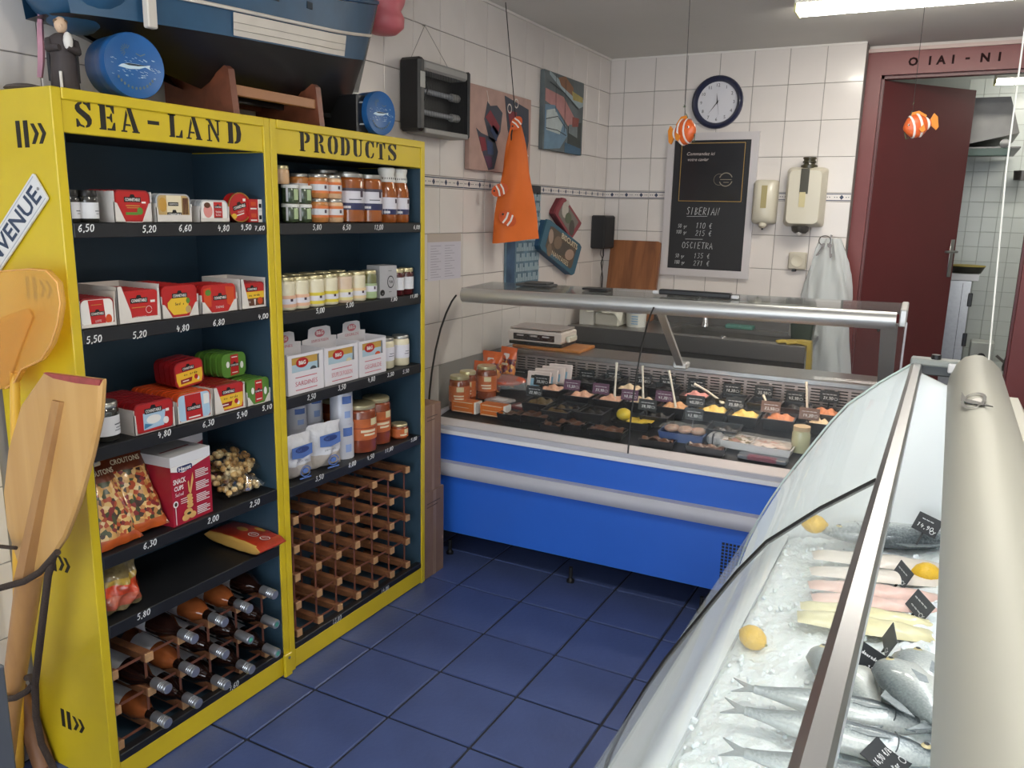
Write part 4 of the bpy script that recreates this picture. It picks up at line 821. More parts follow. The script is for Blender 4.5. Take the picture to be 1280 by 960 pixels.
t = thing('grey_carton', 'pale grey upright carton with round black emblems, second shelf', 'carton'); mg = mat('pale_grey_card', 'a9a7a8', .5)
MB().bx(-.045, .045, 0, .07, 0, .122).build('carton_body', mg, t); m = MB(); T = FR(0, -.0006, 0)
m.m = 0; m.flat(ellp(.012, .060, .018, .024), T, .0004); m.flat(ellp(-.032, .020, .012, .012), T, .0004); m.m = 1; m.flat(ellp(.012, .06, .015, .020), T, .0007); m.m = 0; m.text('TUB', T @ TR(.012, .060, .0008), width=.020, height=.010, bold=.03)
m.hand('~~', T @ TR(.008, .105, .0001), .012, pen=.0016); m.hand('~~', T @ TR(.008, .024, .0001), .010, pen=.0016); m.m = 1; m.hand('o', T @ TR(-.032, .02, .0004), .010, pen=.001)
m.build('printed_emblems', [C('blk'), mg], t, kind='stuff'); put(t, 2.536, z, RX0-.004, pi/2-.15)
for y, lab in ((2.624, 'dark red jam jar with a white label, left of two'), (2.689, 'dark red jam jar with a white label, rightmost')):
    pj(.031, .106, m_dred, m_lidg, lab+', second shelf', y=y, z=z, lab=m_lab, lab_zone=(.22, .68), lid_h=.014)
# third shelf: white display cartons with raised back flaps
z = SHR[2]+.001
m_wbox = mat('white_display_card', 'd9d4d6', .5); m_pinkp = mat('pink_print', 'c9707a', .5); m_skyp = mat('pale_sky_print', 'a9c0cc', .4); m_ochp = mat('ochre_print', 'c19a4a', .4)
def display(y0, y1, lab, word, extra, dx):
    w = y1-y0; t = thing('display_carton', lab, 'carton'); T = FR(0, -.0006, 0); d = .10
    MB().bx(-w/2, w/2, 0, .002, 0, .075).bx(-w/2, -w/2+.02, 0, .002, .075, .135).bx(w/2-.02, w/2, 0, .002, .075, .135).bx(-w/2+.02, w/2-.02, 0, .002, .125, .135).build('front_panel', m_wbox, t)
    MB().bx(-w/2, -w/2+.002, .002, d, 0, .14).bx(w/2-.002, w/2, .002, d, 0, .14).bx(-w/2+.002, w/2-.002, .002, d, 0, .003).build('side_walls', m_wbox, t, kind='stuff')
    MB().prism([(-w/2, .0), (w/2, 0), (w/2, .155), (w/2-.03, .158), (w/2-.034, .19), (w*.2, .196), (-w*.2, .196), (-w/2+.034, .19), (-w/2+.03, .158), (-w/2, .155)], -d-.002, -d, FR(0, 0, 0)).build('back_flap', m_wbox, t)
    tinb = MB(); tinb.prism(rrect(-w/2+.022, w/2-.022, .062, .124, .006), -.03, -.006, FR(0, 0, 0)); tb = tinb.build('printed_tin', m_skyp, t)
    m = MB(); T2 = FR(0, .0055, 0); m.m = 0; m.rect(-w/2+.022, w/2-.024, .100, .124, T2, .0003); m.m = 1; m.flat(ellp(-.012, .104, .030, .017), T2, .0006); m.m = 2; m.text('B&G', T2 @ TR(-.012, .104, .0008), width=.034, height=.014, bold=.04); m.m = extra; m.flat(ellp(w/2-.045, .074, .016, .011), T2, .0006); m.build('tin_print', [m_ochp, C('red'), C('wht'), mat('dark_grey_print', '4b4f54', .5), C('org'), mat('cream_print', 'd5c8a0', .5)], tb, kind='stuff')
    m = MB(); T3 = FR(0, d-.0006, 0); m.m = 0; m.flat(ellp(0, .172, .026, .014), T3, .0004); m.m = 1; m.text('B&G', T3 @ TR(0, .174, .0006), width=.036, height=.014, bold=.02); m.m = 0; m.text(word, T3 @ TR(0, .146, .0004), width=w*.5, height=.010); m.text(word, T @ TR(0, .035, .0004), width=w*.62, height=.016)
    for q in (.055, .012): m.rect(-w*.3, w*.3, q, q+.003, T)
    m.build('printed_lettering', [m_pinkp, C('wht')], t, kind='stuff'); put(t, (y0+y1)/2, z, RX0-dx); return t
display(1.975, 2.150, 'white display carton of fish tins beside the yellow post', 'SARDINES', 3, .0)
display(2.157, 2.340, 'white display carton of fish tins in the middle of three', 'SOUPE DE POISSON', 5, .0)
display(2.347, 2.511, 'white display carton of fish tins next to the cream jars', 'GEGRILDE', 4, .0)
for y, r, lab in ((2.566, .040, 'cream sauce jar with a white label beside the display cartons'), (2.655, .036, 'cream sauce jar with a white label at the end of the third shelf')):
    pj(r, .122, m_crm, m_lids, lab, y=y, z=z, dx=.01 if r > .038 else .0, lab=m_lilac, lab_zone=(.26, .70), prints=((.40, .42, .1, .8, ink), (.48, .50, .2, .8, ink)), lid_h=.012)
# fourth shelf: flour bags, cans, big rust jars
z = SHR[3]+.001
m_paper = mat('white_paper_bag', 'd3d2d6', .6, var=.05, vscale=30, bump=.4, bscale=60.); m_beige = mat('beige_paper_bag', 'b7aca2', .6, var=.08, vscale=30, bump=.3, bscale=60.); m_blup = mat('blue_print', '5470ae', .5, var=.1, vscale=60); m_canw = mat('white_can', 'cfcfd6', .35, .2); m_bluek = mat('dark_blue_print', '2f3f74', .5)
def flour(lab, y, dx, seed, w=.145, h=.155, rz=0):
    t = pouch(lab, w, h, .075, [(.36, 1), (.93, 0), (1, 0)], [m_paper, m_beige], seed=seed, wob=.006)
    T = FR(0, -.0405, 0); m = MB(); m.m = 0; m.flat([(-.045, h*.78), (.045, h*.80), (.045, h*.56), (0, h*.50), (-.045, h*.54)], T, .001); m.m = 1; m.flat(ellp(0, h*.70, .030, .011), T, .0016); m.m = 0; m.hand('Sel fin', T @ TR(0, h*.70, .0012), .009, pen=.0016); m.m = 2; m.text('DEMI SEL', T @ TR(0, h*.44, -.0004+.0014), width=.05, height=.006)
    m.m = 0; m.ribbon(ellp(.01, h*.19, .022, .018), .004, T @ TR(0, 0, .003)); m.flat(ellp(.01, h*.2, .012, .009), T, .004); m.rect(-.015, .035, h*.02, h*.05, T, .003)
    m.build('printed_marks', [m_blup, m_bluek, ink], t, kind='stuff'); put(t, y, z, RX0-.04-dx, pi/2+rz-.15); return t
flour('white and beige flour bag with blue print beside the yellow post', 2.035, 0, 21, rz=.05)
flour('white and beige flour bag with blue print, second from the post', 2.185, .0, 22, .15, .165, -.05)
def can(lab, y, r, h, dx, z0):
    t = thing('white_can', lab, 'can'); MB().lathe([(.001, 0), (r, 0), (r, h), (r*.95, h), (r*.94, h-.003), (.001, h-.003)], 20).build('can_body', m_canw, t, smooth=40)
    m = MB(); shell(m, r+.0003, h*.66, h*.90, -pi/2-.2, -pi/2+.75, 6); m.build('blue_print', m_blup, t, smooth=50); m = MB(); shell(m, r+.0003, h*.2, h*.42, -pi/2-.0, -pi/2+.6, 6); m.build('pale_blue_print', mat('pale_blue_print', '8fa3cf', .5), t, smooth=50); put(t, y, z0, RX0-.04-dx, pi/2-.6); return t
can('tall white can with blue print in front of the jars, lower one', 2.315, .042, .135, .02, z); can('tall white can with blue print standing on another can', 2.312, .042, .118, .02, z+.136)
can('white can lower behind the flour bags, left', 2.07, .045, .135, .13, z); can('white can on top behind the flour bags, left', 2.07, .045, .075, .13, z+.136); can('white can lower behind the flour bags, middle', 2.17, .045, .135, .115, z); can('white tub on top behind the flour bags, middle', 2.165, .043, .085, .115, z+.136); can('white can behind the flour bags, right, lower', 2.27, .045, .135, .13, z); can('white can behind the flour bags, right, upper', 2.27, .042, .11, .13, z+.136)
RL = dict(lab=m_rustl, lab_zone=(.28, .72), prints=((.58, .72, .35, .95, mat('cream_tag', 'd3c59a', .5)), (.44, .49, -.3, .75, C('cream')), (.37, .41, -.1, .7, C('cream')), (.52, .54, -.9, .8, mat('rust_dark_print', '8a3a1f', .5))), lid_h=.016)
pj(.064, .188, m_rust, m_lidg, 'big rust coloured soup jar with a pale lid, front left of three', y=2.425, z=z, dx=-.0, **RL); pj(.058, .188, m_rust, m_lidg, 'big rust coloured soup jar with a pale lid, right of three', y=2.545, z=z, dx=.02, **RL); pj(.062, .188, m_rust, m_lidg, 'big rust coloured soup jar behind the front left one', y=2.445, z=z, dx=.14, **RL)
pj(.036, .062, m_rust, m_lidg, 'small rust coloured soup jar at the right end of the fourth shelf', y=2.645, z=z, dx=.0, lab=m_rustl, lab_zone=(.15, .7), prints=((.4, .68, .2, .8, mat('cream_tag', 'd3c59a', .5)), (.25, .35, -.3, .6, C('cream'))), lid_h=.009)
# cardboard boxes on the floor beside the unit
m_cb = mat('brown_cardboard', '7d6152', .75, var=.08, vscale=12); m_tape = mat('parcel_tape', '8b705e', .4)
for k, (w, h, z0, lab) in enumerate(((.155, .40, 0, 'brown cardboard box on the floor between the yellow unit and the blue counter'), (.13, .385, .402, 'brown cardboard box on top of the lower one'))):
    t = thing('cardboard_box', lab, 'box', (SF-.005, 2.752, z0), pi/2)
    MB().cbox(0, w, 0, .30, 0, h, .002).build('box_body', m_cb, t); MB().bx(w*.45, w*.6, -.0006, .0, h*.0, h-.003).build('tape', m_tape, t)
    m = MB(); m.rect(.02, w-.03, h*.86, h*.87, FR(0, -.0006, 0)); m.rect(.02, w-.05, h*.82, h*.83, FR(0, -.0006, 0)); m.build('printed_lines', mat('dark_brown_print', '4d3a30', .7), t, kind='stuff')
# ================================================================== BLUE DELI COUNTER ALONG THE BACK
m_blue = mat('blue_laminate', '2a63c8', .35, var=.03, vscale=3, coat=.15); m_gray = mat('light_grey_plastic', 'b4b3bb', .4, var=.03, vscale=5); m_whit = mat('white_enamel', 'dedde0', .3, coat=.2); m_alu = mat('satin_aluminium', 'd2d2d0', .42, .8); m_dkst = mat('dark_steel', '6e6a68', .35, .9, var=.08, vscale=30); m_seal = mat('black_rubber', '161616', .5)
m_gl = glass('counter_glass', (.975, .99, .985), .02, .32, .01); m_inner = mat('black_bed_lining', '1b1a1d', .4)
DL = 1.93; DA = radians(1.68); DO = Vector((-2.03, 3.013, 0))
deli = thing('deli_counter', 'blue fronted glass deli counter along the back of the shop', 'counter', DO, DA)
DM = TR(*DO) @ RZ(DA); DMI = DM.inverted()
def dl(u, v, z): return DMI @ on_z(u, v, z)
GP = [(.0, .640), (.003, .70), (.012, .78), (.030, .87), (.062, .97), (.105, 1.06), (.155, 1.13), (.205, 1.18), (.245, 1.205)]
def bedz(y): return .648+.118*max(0, y-.05)/.73
def bed(u, v, h=0.):
    z = .72
    for _ in range(12): p = dl(u, v, z); z = bedz(p.y)+h
    return p
def zt(x): return .024*(x/DL)
MB().bx(.02, DL-.02, .40, .98, .0, .13).build('kick_base', mat('near_black_paint', '15171d', .6), deli)
for x in (.1, .72, 1.3, 1.85): MB().lathe([(.001, 0), (.018, 0), (.018, .01), (.009, .02), (.009, .07), (.001, .07)], 10, TR(x, .04, 0)).build('foot', m_black, deli, smooth=40)
MB().cbox(0, DL, 0, .03, .13, .412, .002).build('lower_front_panel', m_blue, deli); MB().cbox(0, DL, 0, .03, .472, .603, .002).build('upper_front_panel', m_blue, deli)
MB().loft([[(x, -.005, .408), (x, -.03, .412), (x, -.042, .43), (x, -.042, .455), (x, -.03, .474), (x, 0, .478), (x, .03, .478), (x, .03, .408)] for x in (0, DL)]).build('bumper_rail', m_gray, deli, smooth=40)
g = MB(); gw = .20; g0 = 1.365
vent = MB().bx(g0, g0+gw, -.002, .0, .16, .345).build('vent_plate', m_blue, deli)
for i in range(13):
    for j in range(13): g.bx(g0+.006+i*.0147, g0+.006+i*.0147+.0105, -.0032, -.001, .166+j*.0137, .166+j*.0137+.0095)
g.build('vent_holes', m_seal, vent, kind='stuff')
MB().cbox(0, DL, -.012, .05, .603, .622, .002).build('lower_sill', m_whit, deli); MB().cbox(0, DL, -.006, .05, .622, .642, .002).build('upper_sill', m_gray, deli)
MB().loft([[(x, .006, .642), (x, .040, .662), (x, .052, .662), (x, .052, .60), (x, .006, .60)] for x in (0, DL)]).build('inner_front_lip', mat('pinkish_white_enamel', 'd9d0d0', .3, coat=.2), deli)
MB().loft([[(x, .052, .646), (x, .78, .764), (x, .78, .75), (x, .052, .63)] for x in (.01, DL-.01)]).build('display_bed', m_inner, deli)
gr = MB().bx(.01, DL-.01, .78, .792, .72, .858).build('rear_grille', mat('warm_steel_sheet', 'a89c98', .4, .75), deli)
s = MB(); n = 33
for i in range(n):
    for j in range(8):
        x0 = .02+i*(DL-.04)/n
        s.bx(x0, x0+.044, .7785, .7805, .742+j*.0135, .742+j*.0135+.0055)
s.build('grille_slots', mat('slot_black', '1c1a1c', .8), gr, kind='stuff')
MB().cbox(.0, DL, .765, 1.03, .858, .882, .003).build('rear_worktop', m_steel, deli); MB().bx(0, DL, .80, 1.02, .12, .858).build('rear_body', m_dkst, deli)
MB().bx(.0, .012, .0, 1.02, .13, .68).bx(DL-.012, DL, 0, 1.02, .13, .68).build('side_panels', m_gray, deli, kind='stuff')
JX = .965
for a, b_ in ((.004, JX-.003), (JX+.003, DL-.004)):
    m = MB(); pl = [(y, z) for y, z in GP]
    m.loft([[(x, y, z+zt(x)*(z-.64)/.57) for y, z in pl] for x in (a, b_)], False, False); m.build('glass_pane', m_gl, deli, smooth=60)
for x, r in ((.004, .0045), (JX, .0035), (DL-.004, .004)): MB().tube([(x, y-.001, z+zt(x)*(z-.64)/.57) for y, z in GP], r, 6).build('glass_edge_seal', m_seal if x < DL*.9 else m_gray, deli, smooth=60)
MB().tube([(.02, .285, 1.205), (DL*.5, .285, 1.205+zt(DL*.5)), (DL-.04, .285, 1.205+zt(DL-.04))], .034, 16).build('canopy_tube', m_alu, deli, smooth=40)
MB().loft([[(x, .285, 1.232+zt(x)), (x, .285, 1.238+zt(x)), (x, .60, 1.246+zt(x)), (x, .60, 1.240+zt(x))] for x in (.01, DL-.02)]).build('top_shelf', glass('shelf_glass_grey', (.80, .83, .83), .12, .9, .05), deli)
for x, pw in ((.965, .017), (1.868, .030)):
    MB().loft([[(x+dx*pw, y+dy*.012, z+zt(x)) for dx, dy in ((-1, -1), (1, -1), (1, 1), (-1, 1))] for y, z in ((.75, .875), (.33, 1.19))]).build('canopy_post', m_alu, deli)
    MB().cbox(x-.035, x+.035, .735, .80, .872, .905, .006).build('post_bracket', m_alu, deli)
MB().cbox(DL-.03, DL-.005, .27, .62, 1.185+zt(DL), 1.25+zt(DL), .004).build('end_cap', m_alu, deli)
MB().loft([[(x, .26, .66) , (x, .26, 1.2)  , (x, .74, 1.2), (x, .74, .885)] for x in (DL-.012, DL-.006)]).build('side_glass', m_gl, deli)
m_dlamp = mat('deli_lamp_glow', 'ffffff', .4, emit='ffe2c8', es=60.0)
MB().tube([(1.14, .37, 1.205+zt(1.2)), (1.80, .37, 1.205+zt(1.8))], .009, 8).build('lamp_tube', m_dlamp, deli); MB().cbox(1.12, 1.82, .355, .40, 1.215+zt(1.5), 1.235+zt(1.5), .003).build('lamp_fitting', m_alu, deli)
MB().tube([(1.80, .4, 1.23), (1.83, .42, 1.17), (1.86, .44, 1.20), (1.84, .4, 1.235)], .006, 6).build('lamp_cable', m_seal, deli, smooth=60); MB().cbox(1.80, 1.85, .36, .42, 1.20, 1.235, .006).build('lamp_plug', m_whit, deli)
def dput(t, x, y, z, rz=0): t.location = DM @ Vector((x, y, z)); t.rotation_euler = (0, 0, DA+rz); return t
# --- things on the top shelf of the counter
p = DMI @ on_z(878, 370, 1.25)
t = thing('black_bar', 'long black plastic bar lying on the glass top of the deli counter', 'bar'); MB().cbox(-.155, .155, -.02, .02, 0, .022, .004).build('bar_body', m_black, t); MB().cbox(.155, .185, -.012, .012, 0, .014, .003).cbox(-.185, -.155, -.012, .012, 0, .014, .003).build('white_ends', m_whit, t, kind='stuff'); dput(t, p.x, .40, 1.2605)
p = DMI @ on_z(752, 362, 1.25)
t = thing('black_pad', 'thin black pad lying on the deli counter top below the speaker', 'pad'); MB().prism(rrect(-.06, .06, -.04, .04, .01), 0, .008).build('pad_body', m_black, t); dput(t, p.x, .46, 1.2545)
p = DMI @ on_z(690, 357, 1.24)
t = thing('grey_mat', 'folded dark grey mat lying near the left end of the counter top', 'mat'); MB().cbox(-.09, .09, -.05, .05, 0, .012, .004).cbox(-.05, .07, -.04, .05, .012, .02, .003).build('folded_cloth', mat('dark_grey_cloth', '4a4a4a', .8), t, kind='stuff'); dput(t, p.x, .48, 1.2505)
# --- scale on its wooden board
t = thing('wooden_board', 'varnished wooden board under the white scale on the counter', 'board'); MB().cbox(-.17, .22, -.115, .11, 0, .016, .003).build('board_body', wood('honey_board', 'a5652c', 'c07c3c', 4, (.1, 1, 1)), t); dput(t, .20, .918, .8825)
t = thing('shop_scale', 'white shop scale with a dark display standing on a wooden board', 'scale')
MB().cbox(-.155, .155, -.10, .10, 0, .020, .004).build('black_base', m_black, t); MB().loft([[(x*sx, y*sy, z) for x, y in ((-1, -1), (1, -1), (1, 1), (-1, 1))] for sx, sy, z in ((.15, .10, .020), (.155, .105, .030), (.155, .105, .072), (.148, .10, .080))]).build('housing', mat('ivory_enamel', 'd8ccc2', .4), t)
d_ = MB().rect(-.125, .115, .028, .062, FR(0, -.1052, 0), .001).build('display', mat('dark_display', '2a2225', .2, coat=.5), t); m = MB()
for q in (-.08, 0, .07): m.rect(q-.025, q+.015, .048, .056, FR(0, -.1064, 0))
m.build('display_digits', mat('display_print', 'b5a8a4', .5), d_, kind='stuff')
MB().cbox(-.15, .15, -.095, .095, .084, .094, .003).build('platter', mat('pinkish_steel', 'c9bdb8', .35, .6), t); MB().bx(-.06, .06, -.05, .05, .078, .085).build('platter_stem', m_black, t); MB().cbox(.155, .18, -.05, .06, .024, .056, .006).build('side_printer', mat('greenish_white_plastic', 'c5c4b5', .4), t)
dput(t, .155, .92, .899)
# --- food tubs, spoons and price cards
m_tub = mat('black_tub', '141317', .3, coat=.3); m_card = mat('slate_card', '1c1e22', .5); m_cardp = mat('purple_card', '5b3550', .45); m_cardb = mat('brown_card', '6d5348', .5); m_wr = mat('white_chalk_pen', 'dcdcdc', .7); m_spoon = mat('ivory_spoon', 'ddd6c6', .4)
FOOD = {'salmon': ('salmon_spread', 'dba78c'), 'pale': ('pale_crab_salad', 'e3c9a8'), 'pink': ('pink_spread', 'e39a94'), 'yellow': ('yellow_curry_salad', 'e6c368'), 'orange': ('orange_shrimp_salad', 'cf9c70'), 'shrimp': ('orange_shrimps', 'c07a52'), 'cream': ('cream_spread', 'd9c19c'), 'dark': ('dark_mussels', '1b1718'), 'olive': ('olives_mix', '5d4a2a')}
def fm(k): return mat(FOOD[k][0], FOOD[k][1], .5, var=.18, vscale=90, bump=.5, bscale=120., sub=.0)
def tub(label, food, x, y, w=.12, d=.15, h=.05, fill=.75, seed=1, words='', rz=0.):
    t = thing('food_tub', label, 'tub'); k = .88
    o = [(-1, -1), (1, -1), (1, 1), (-1, 1)]
    R = lambda s, z: [(a*w/2*s, b*d/2*(1-(1-s)*w/d), z) for a, b in o]
    MB().loft([R(k, 0), R(.97, h-.004), R(1.04, h-.004), R(1.04, h), R(.93, h), R(k-.03, .004)], True, True).build('tub_body', m_tub, t)
    rr = random.Random(seed); f1, f2 = rr.uniform(0, 6), rr.uniform(0, 6)
    def fn(u, v):
        a, b = (u-.5)*2, (v-.5)*2; q = max(0, 1-max(abs(a), abs(b))**3)
        z = h*fill*.85+h*.42*q*(1-.5*(a*a+b*b)/2)+.006*sin(f1+7*a+3*b)*q+.005*sin(f2+11*b-5*a)*q+rr.uniform(-.0022, .0022)*q
        return (a*w/2*.86, b*d/2*.88, z)
    MB().sheet(fn, 14, 14).build('food_heap', fm(food), t, smooth=50)
    return dput(t, x, y, bedz(y)+.004, rz)
def card(label, x, y, z, w=.075, h=.05, col=None, stem=.05, rz=0., lean=.18, seed=1, line='~~~~', price=None, name='price_card'):
    t = thing(name, label, 'price card')
    c = MB().cbox(-w/2, w/2, -.0012, .0012, 0, h, .0008).build('card_plate', col or m_card, t)
    rr = random.Random(seed); m = MB(); T = FR(0, -.0013, 0)
    m.hand(line, T @ TR(0, h*.72, 0), h*.16, width=w*.72, pen=.0019); m.hand(price or '%d,%d0' % (rr.randint(12, 48), rr.choice((5, 9, 2))), T @ TR(-w*.06, h*.36, 0), h*.24, width=w*.5, pen=.0022)
    m.ribbon(ellp(w*.34, h*.34, w*.09, h*.11, 10)+[(w*.43, h*.34)], .0012, T); m.build('handwriting', m_wr, c, kind='stuff')
    MB().bx(-.003, .003, 0, .002, -stem, .012).bx(-.008, .008, .001, .003, 0, .016).build('card_holder', m_black, t)
    dput(t, x, y, z, rz); t.rotation_euler[0] = -lean; return t
def spoon(label, p0, p1):
    t = thing('serving_spoon', label, 'spoon', p0); d = Vector(p1)-Vector(p0); mid = d*.5+Vector((0, 0, .006))
    MB().tube([(0, 0, 0), tuple(d*.25+Vector((0, 0, .003))), tuple(mid), tuple(d*.75+Vector((0, 0, .004))), tuple(d)], [.007, .005, .0045, .005, .0065], 8).build('handle', m_spoon, t, smooth=60); MB().ell((0, 0, 0), (.014, .018, .008), 10, 6).build('bowl', m_spoon, t, smooth=60); return t
TUBS = [ # u, v of the food, food, label
 (690, 488, 'salmon', 'black tub of salmon pink spread, left in the middle row'), (727, 496, 'salmon', 'black tub of coral spread, second in the middle row'), (764, 501, 'salmon', 'black tub of coral spread with a spoon, third in the middle row'), (787, 487, 'pale', 'black tub of pale shredded salad in the back row'), (803, 504, 'pale', 'black tub of pale cream salad with an upright spoon'), (843, 510, 'orange', 'black tub of orange salad with a thin spoon'), (870, 496, 'pink', 'black tub of bright pink spread in the back row'), (892, 515, 'yellow', 'black tub of golden yellow salad'), (931, 521, 'yellow', 'black tub with a shallow layer of yellow salad'), (975, 525, 'shrimp', 'black tub of orange shrimps behind a brown card'), (1030, 518, 'shrimp', 'black tub of pink and orange shrimps at the right end'), (732, 478, 'dark', 'dark nearly empty tub in the back row, left'), (765, 474, 'dark', 'dark tub in the back row below the grille'), (830, 486, 'dark', 'dark tub in the back row left of the pink spread'), (915, 500, 'dark', 'dark tub in the back row behind the yellow salad'), (955, 505, 'dark', 'dark tub in the back row behind the orange shrimps'), (995, 511, 'dark', 'dark tub in the back row left of the pink shrimps'), (700, 515, 'olive', 'dark tub of brown mussels in the front row'), (742, 517, 'dark', 'black tub of mussels in the front row beside the yellow slices'), (716, 512, 'dark', 'black tub of dark mussels between the coral tubs and the front row'), (675, 505, 'olive', 'dark tub of brown fish pieces right of the orange cartons'), (822, 521, 'dark', 'dark tub between the yellow slices and the orange salad'), (905, 538, 'dark', 'low black tub between the blue tray and the white foam trays')]
for i, (u, v, fd, lab) in enumerate(TUBS):
    p = bed(u, v, .035)
    tub(lab, fd, p.x, min(p.y, .69), .128, .145, .048, .5 if fd == 'dark' else .8, i+1)
CARDS = [(650, 464, None), (676, 480, None), (714, 486, m_cardp), (733, 466, None), (750, 491, m_cardp), (767, 467, None), (786, 499, m_cardp), (804, 472, None), (834, 474, None), (829, 501, m_cardp), (870, 478, None), (868, 507, None), (866, 524, None), (808, 512, None), (914, 484, None), (917, 510, None), (954, 487, None), (993, 494, None), (962, 515, m_cardb), (1010, 524, m_cardb), (1036, 494, None), (667, 494, None)]
for i, (u, v, c) in enumerate(CARDS):
    back = v < 500 and (u > 860 or v < 476) and c is None
    z = .80 if back else .775; p = bed(u, v+8, .03); z = p.z+.025
    y = min(p.y, .74)
    nm = ['first', 'second', 'third', 'fourth', 'fifth', 'sixth', 'seventh', 'eighth', 'ninth', 'tenth', 'eleventh', 'twelfth', 'thirteenth', 'fourteenth', 'fifteenth', 'sixteenth', 'seventeenth', 'eighteenth', 'nineteenth', 'twentieth', 'twenty-first', 'twenty-second'][i]
    if back:
        q = DMI @ on_y(u, v+9, (DM @ Vector((p.x, .745, 0))).y); x, y, z = q.x, .745, q.z
        card('black price card against the grille, %s' % ['left end above the white packs', 'left of the first upright spoon', 'behind the first upright spoon', 'behind the second upright spoon', 'left of the post foot', 'right of the post foot', 'above the sixteenth tub', 'above the dark tubs, middle', 'next to the rightmost spoon', 'right end'][sum(1 for a, b, cc in CARDS[:i] if b < 500 and (a > 860 or b < 476) and cc is None) % 10], x, y, z, .082, .052, c, .05, 0, .1, i)
    else:
        pn = (DM @ Vector((p.x, p.y, z)))
        col = 'purple' if c is m_cardp else 'brown' if c is m_cardb else 'black'
        near = {1: 'left of the salmon pink tub', 2: 'behind the second coral tub', 4: 'behind the third coral tub', 6: 'in front of the pale shredded salad', 9: 'left of the pink spread', 11: 'in front of the pink spread', 12: 'above the blue tray of fillets', 13: 'above the yellow slices', 15: 'behind the shallow yellow salad', 18: 'over the orange shrimps', 19: 'over the pale liquid jar', 21: 'leaning on the left packs'}[i]
        card(f'{col} price card {near} in the deli counter', p.x, p.y, z, .082, .05, c, .05, 0, .22, i)
for (u0, v0, u1, v1, zz, lab) in ((768, 499, 771, 453, .90, 'upright ivory spoon in the third coral tub'), (804, 503, 803, 457, .90, 'upright ivory spoon in the pale cream salad'), (845, 511, 836, 463, .90, 'thin white spoon in the orange salad'), (903, 503, 868, 480, .86, 'curved ivory spoon leaning left over the yellow salad'), (960, 511, 954, 494, .84, 'short ivory spoon behind the brown card'), (1009, 516, 1008, 477, .90, 'long ivory spoon near the right end')):
    a = DM @ bed(u0, v0, .045); b = on_y(u1, v1, a.y+.02); spoon(lab+' of the deli counter', a, b)
# front row: yellow slices, blue tray of fillets, white packs, jar of pale liquid
def tray_box(label, x, y, w, d, h, m, z=None, rz=0):
    t = thing('food_tray', label, 'tray'); MB().loft([[(a*w/2*s, b*d/2*s, z_) for a, b in ((-1, -1), (1, -1), (1, 1), (-1, 1))] for s, z_ in ((.9, 0), (1, h-.002), (1.03, h), (.96, h), (.87, .003))]).build('tray_body', m, t); dput(t, x, y, bedz(y) if z is None else z, rz); return t
p = bed(792, 530, .015); t = tray_box('black tray of yellow slices with a yellow ball, front row', p.x, p.y, .17, .11, .035, m_tub)
m_ysl = mat('yellow_slices', 'dcb93e', .5, var=.1, vscale=60, bump=.3, bscale=80.)
MB().ell((-.05, .01, .05), (.034, .03, .028), 14, 9).build('yellow_ball', mat('yellow_ball_cheese', 'cdb32f', .4, var=.1, vscale=50), t, smooth=60)
for k in range(3): MB().cbox(-.02+.03*k, .055+.02*k, -.045, .035, .032+.004*k, .037+.004*k, .001).build('slice', m_ysl, t)
p = bed(855, 545, .015); t = tray_box('blue lined tray of three pale pink fillets, front row', p.x, p.y, .19, .13, .04, mat('blue_tray', '4a5f8f', .35, coat=.3))
for k in range(3):
    f1 = k
    MB().ell((-.055+.056*k, .012, .04), (.034, .045, .014), 12, 7).build('fillet', mat('pale_pink_fillet', 'dcb49c', .45, var=.12, vscale=50), t, smooth=60)
m_cling = glass('cling_film', (.95, .95, .96), .12, .9, .08)
MB().sheet(lambda u, v: ((u-.5)*.19, (v-.5)*.13, .056+.003*sin(12*u+5*v)), 8, 8).build('cling_film', m_cling, t, smooth=60)
t2 = thing('wrapped_pack', 'grey banded clear wrapped pack beside the blue tray', 'pack'); MB().cbox(-.03, .03, -.06, .07, 0, .055, .015).build('wrap', mat('grey_wrap', 'a5a6a8', .3, coat=.4), t2); MB().cbox(-.006, .008, -.0615, .0715, .003, .0562, .01).build('dark_band', mat('dark_band', '34343c', .4), t2); dput(t2, p.x+.14, p.y+.005, bedz(p.y), -.15)
m_foam = mat('white_foam_tray', 'dddcdd', .5); m_pk = cells('seafood_print', ['7d7452', 'cfc5b8', '5c5a4a', 'e2d8d0', 'b58e80', 'e8e2de'], 45., .3, .5)
for k, (u, v, lab) in enumerate(((918, 552, 'white foam tray of grey shellfish under film, front row'), (965, 560, 'white foam tray of pink seafood under film, front row'))):
    p = bed(u, v, .015); t = tray_box(lab, p.x, p.y, .17, .13, .032, m_foam, None, -.06)
    MB().sheet(lambda u, v, k=k: ((u-.5)*.15, (v-.5)*.11, .030+.012*sin(pi*u)*sin(pi*v)+.004*sin(20*u+9*v+k)), 12, 10).build('seafood', m_pk if k == 0 else cells('pink_seafood', ['e0cfc8', 'c98d7e', 'e8e0dc', 'b9a296', 'ded4ce'], 50., .3, .5), t, smooth=60)
    MB().sheet(lambda u, v: ((u-.5)*.165, (v-.5)*.125, .046+.006*sin(pi*u)*sin(pi*v)), 6, 6).build('cling_film', m_cling, t, smooth=60)
p = bed(955, 572, .015); t = thing('flat_pack', 'flat grey and wine red packet in front of the white foam trays', 'pack'); MB().cbox(-.10, .09, -.03, .03, 0, .018, .004).build('pack_body', mat('slate_pack', '4e5560', .35, coat=.3), t); MB().bx(-.06, .05, -.0312, .0, .003, .0185).build('red_label', mat('wine_label', '6d2338', .4), t); dput(t, p.x, p.y+.01, bedz(p.y), -.04)
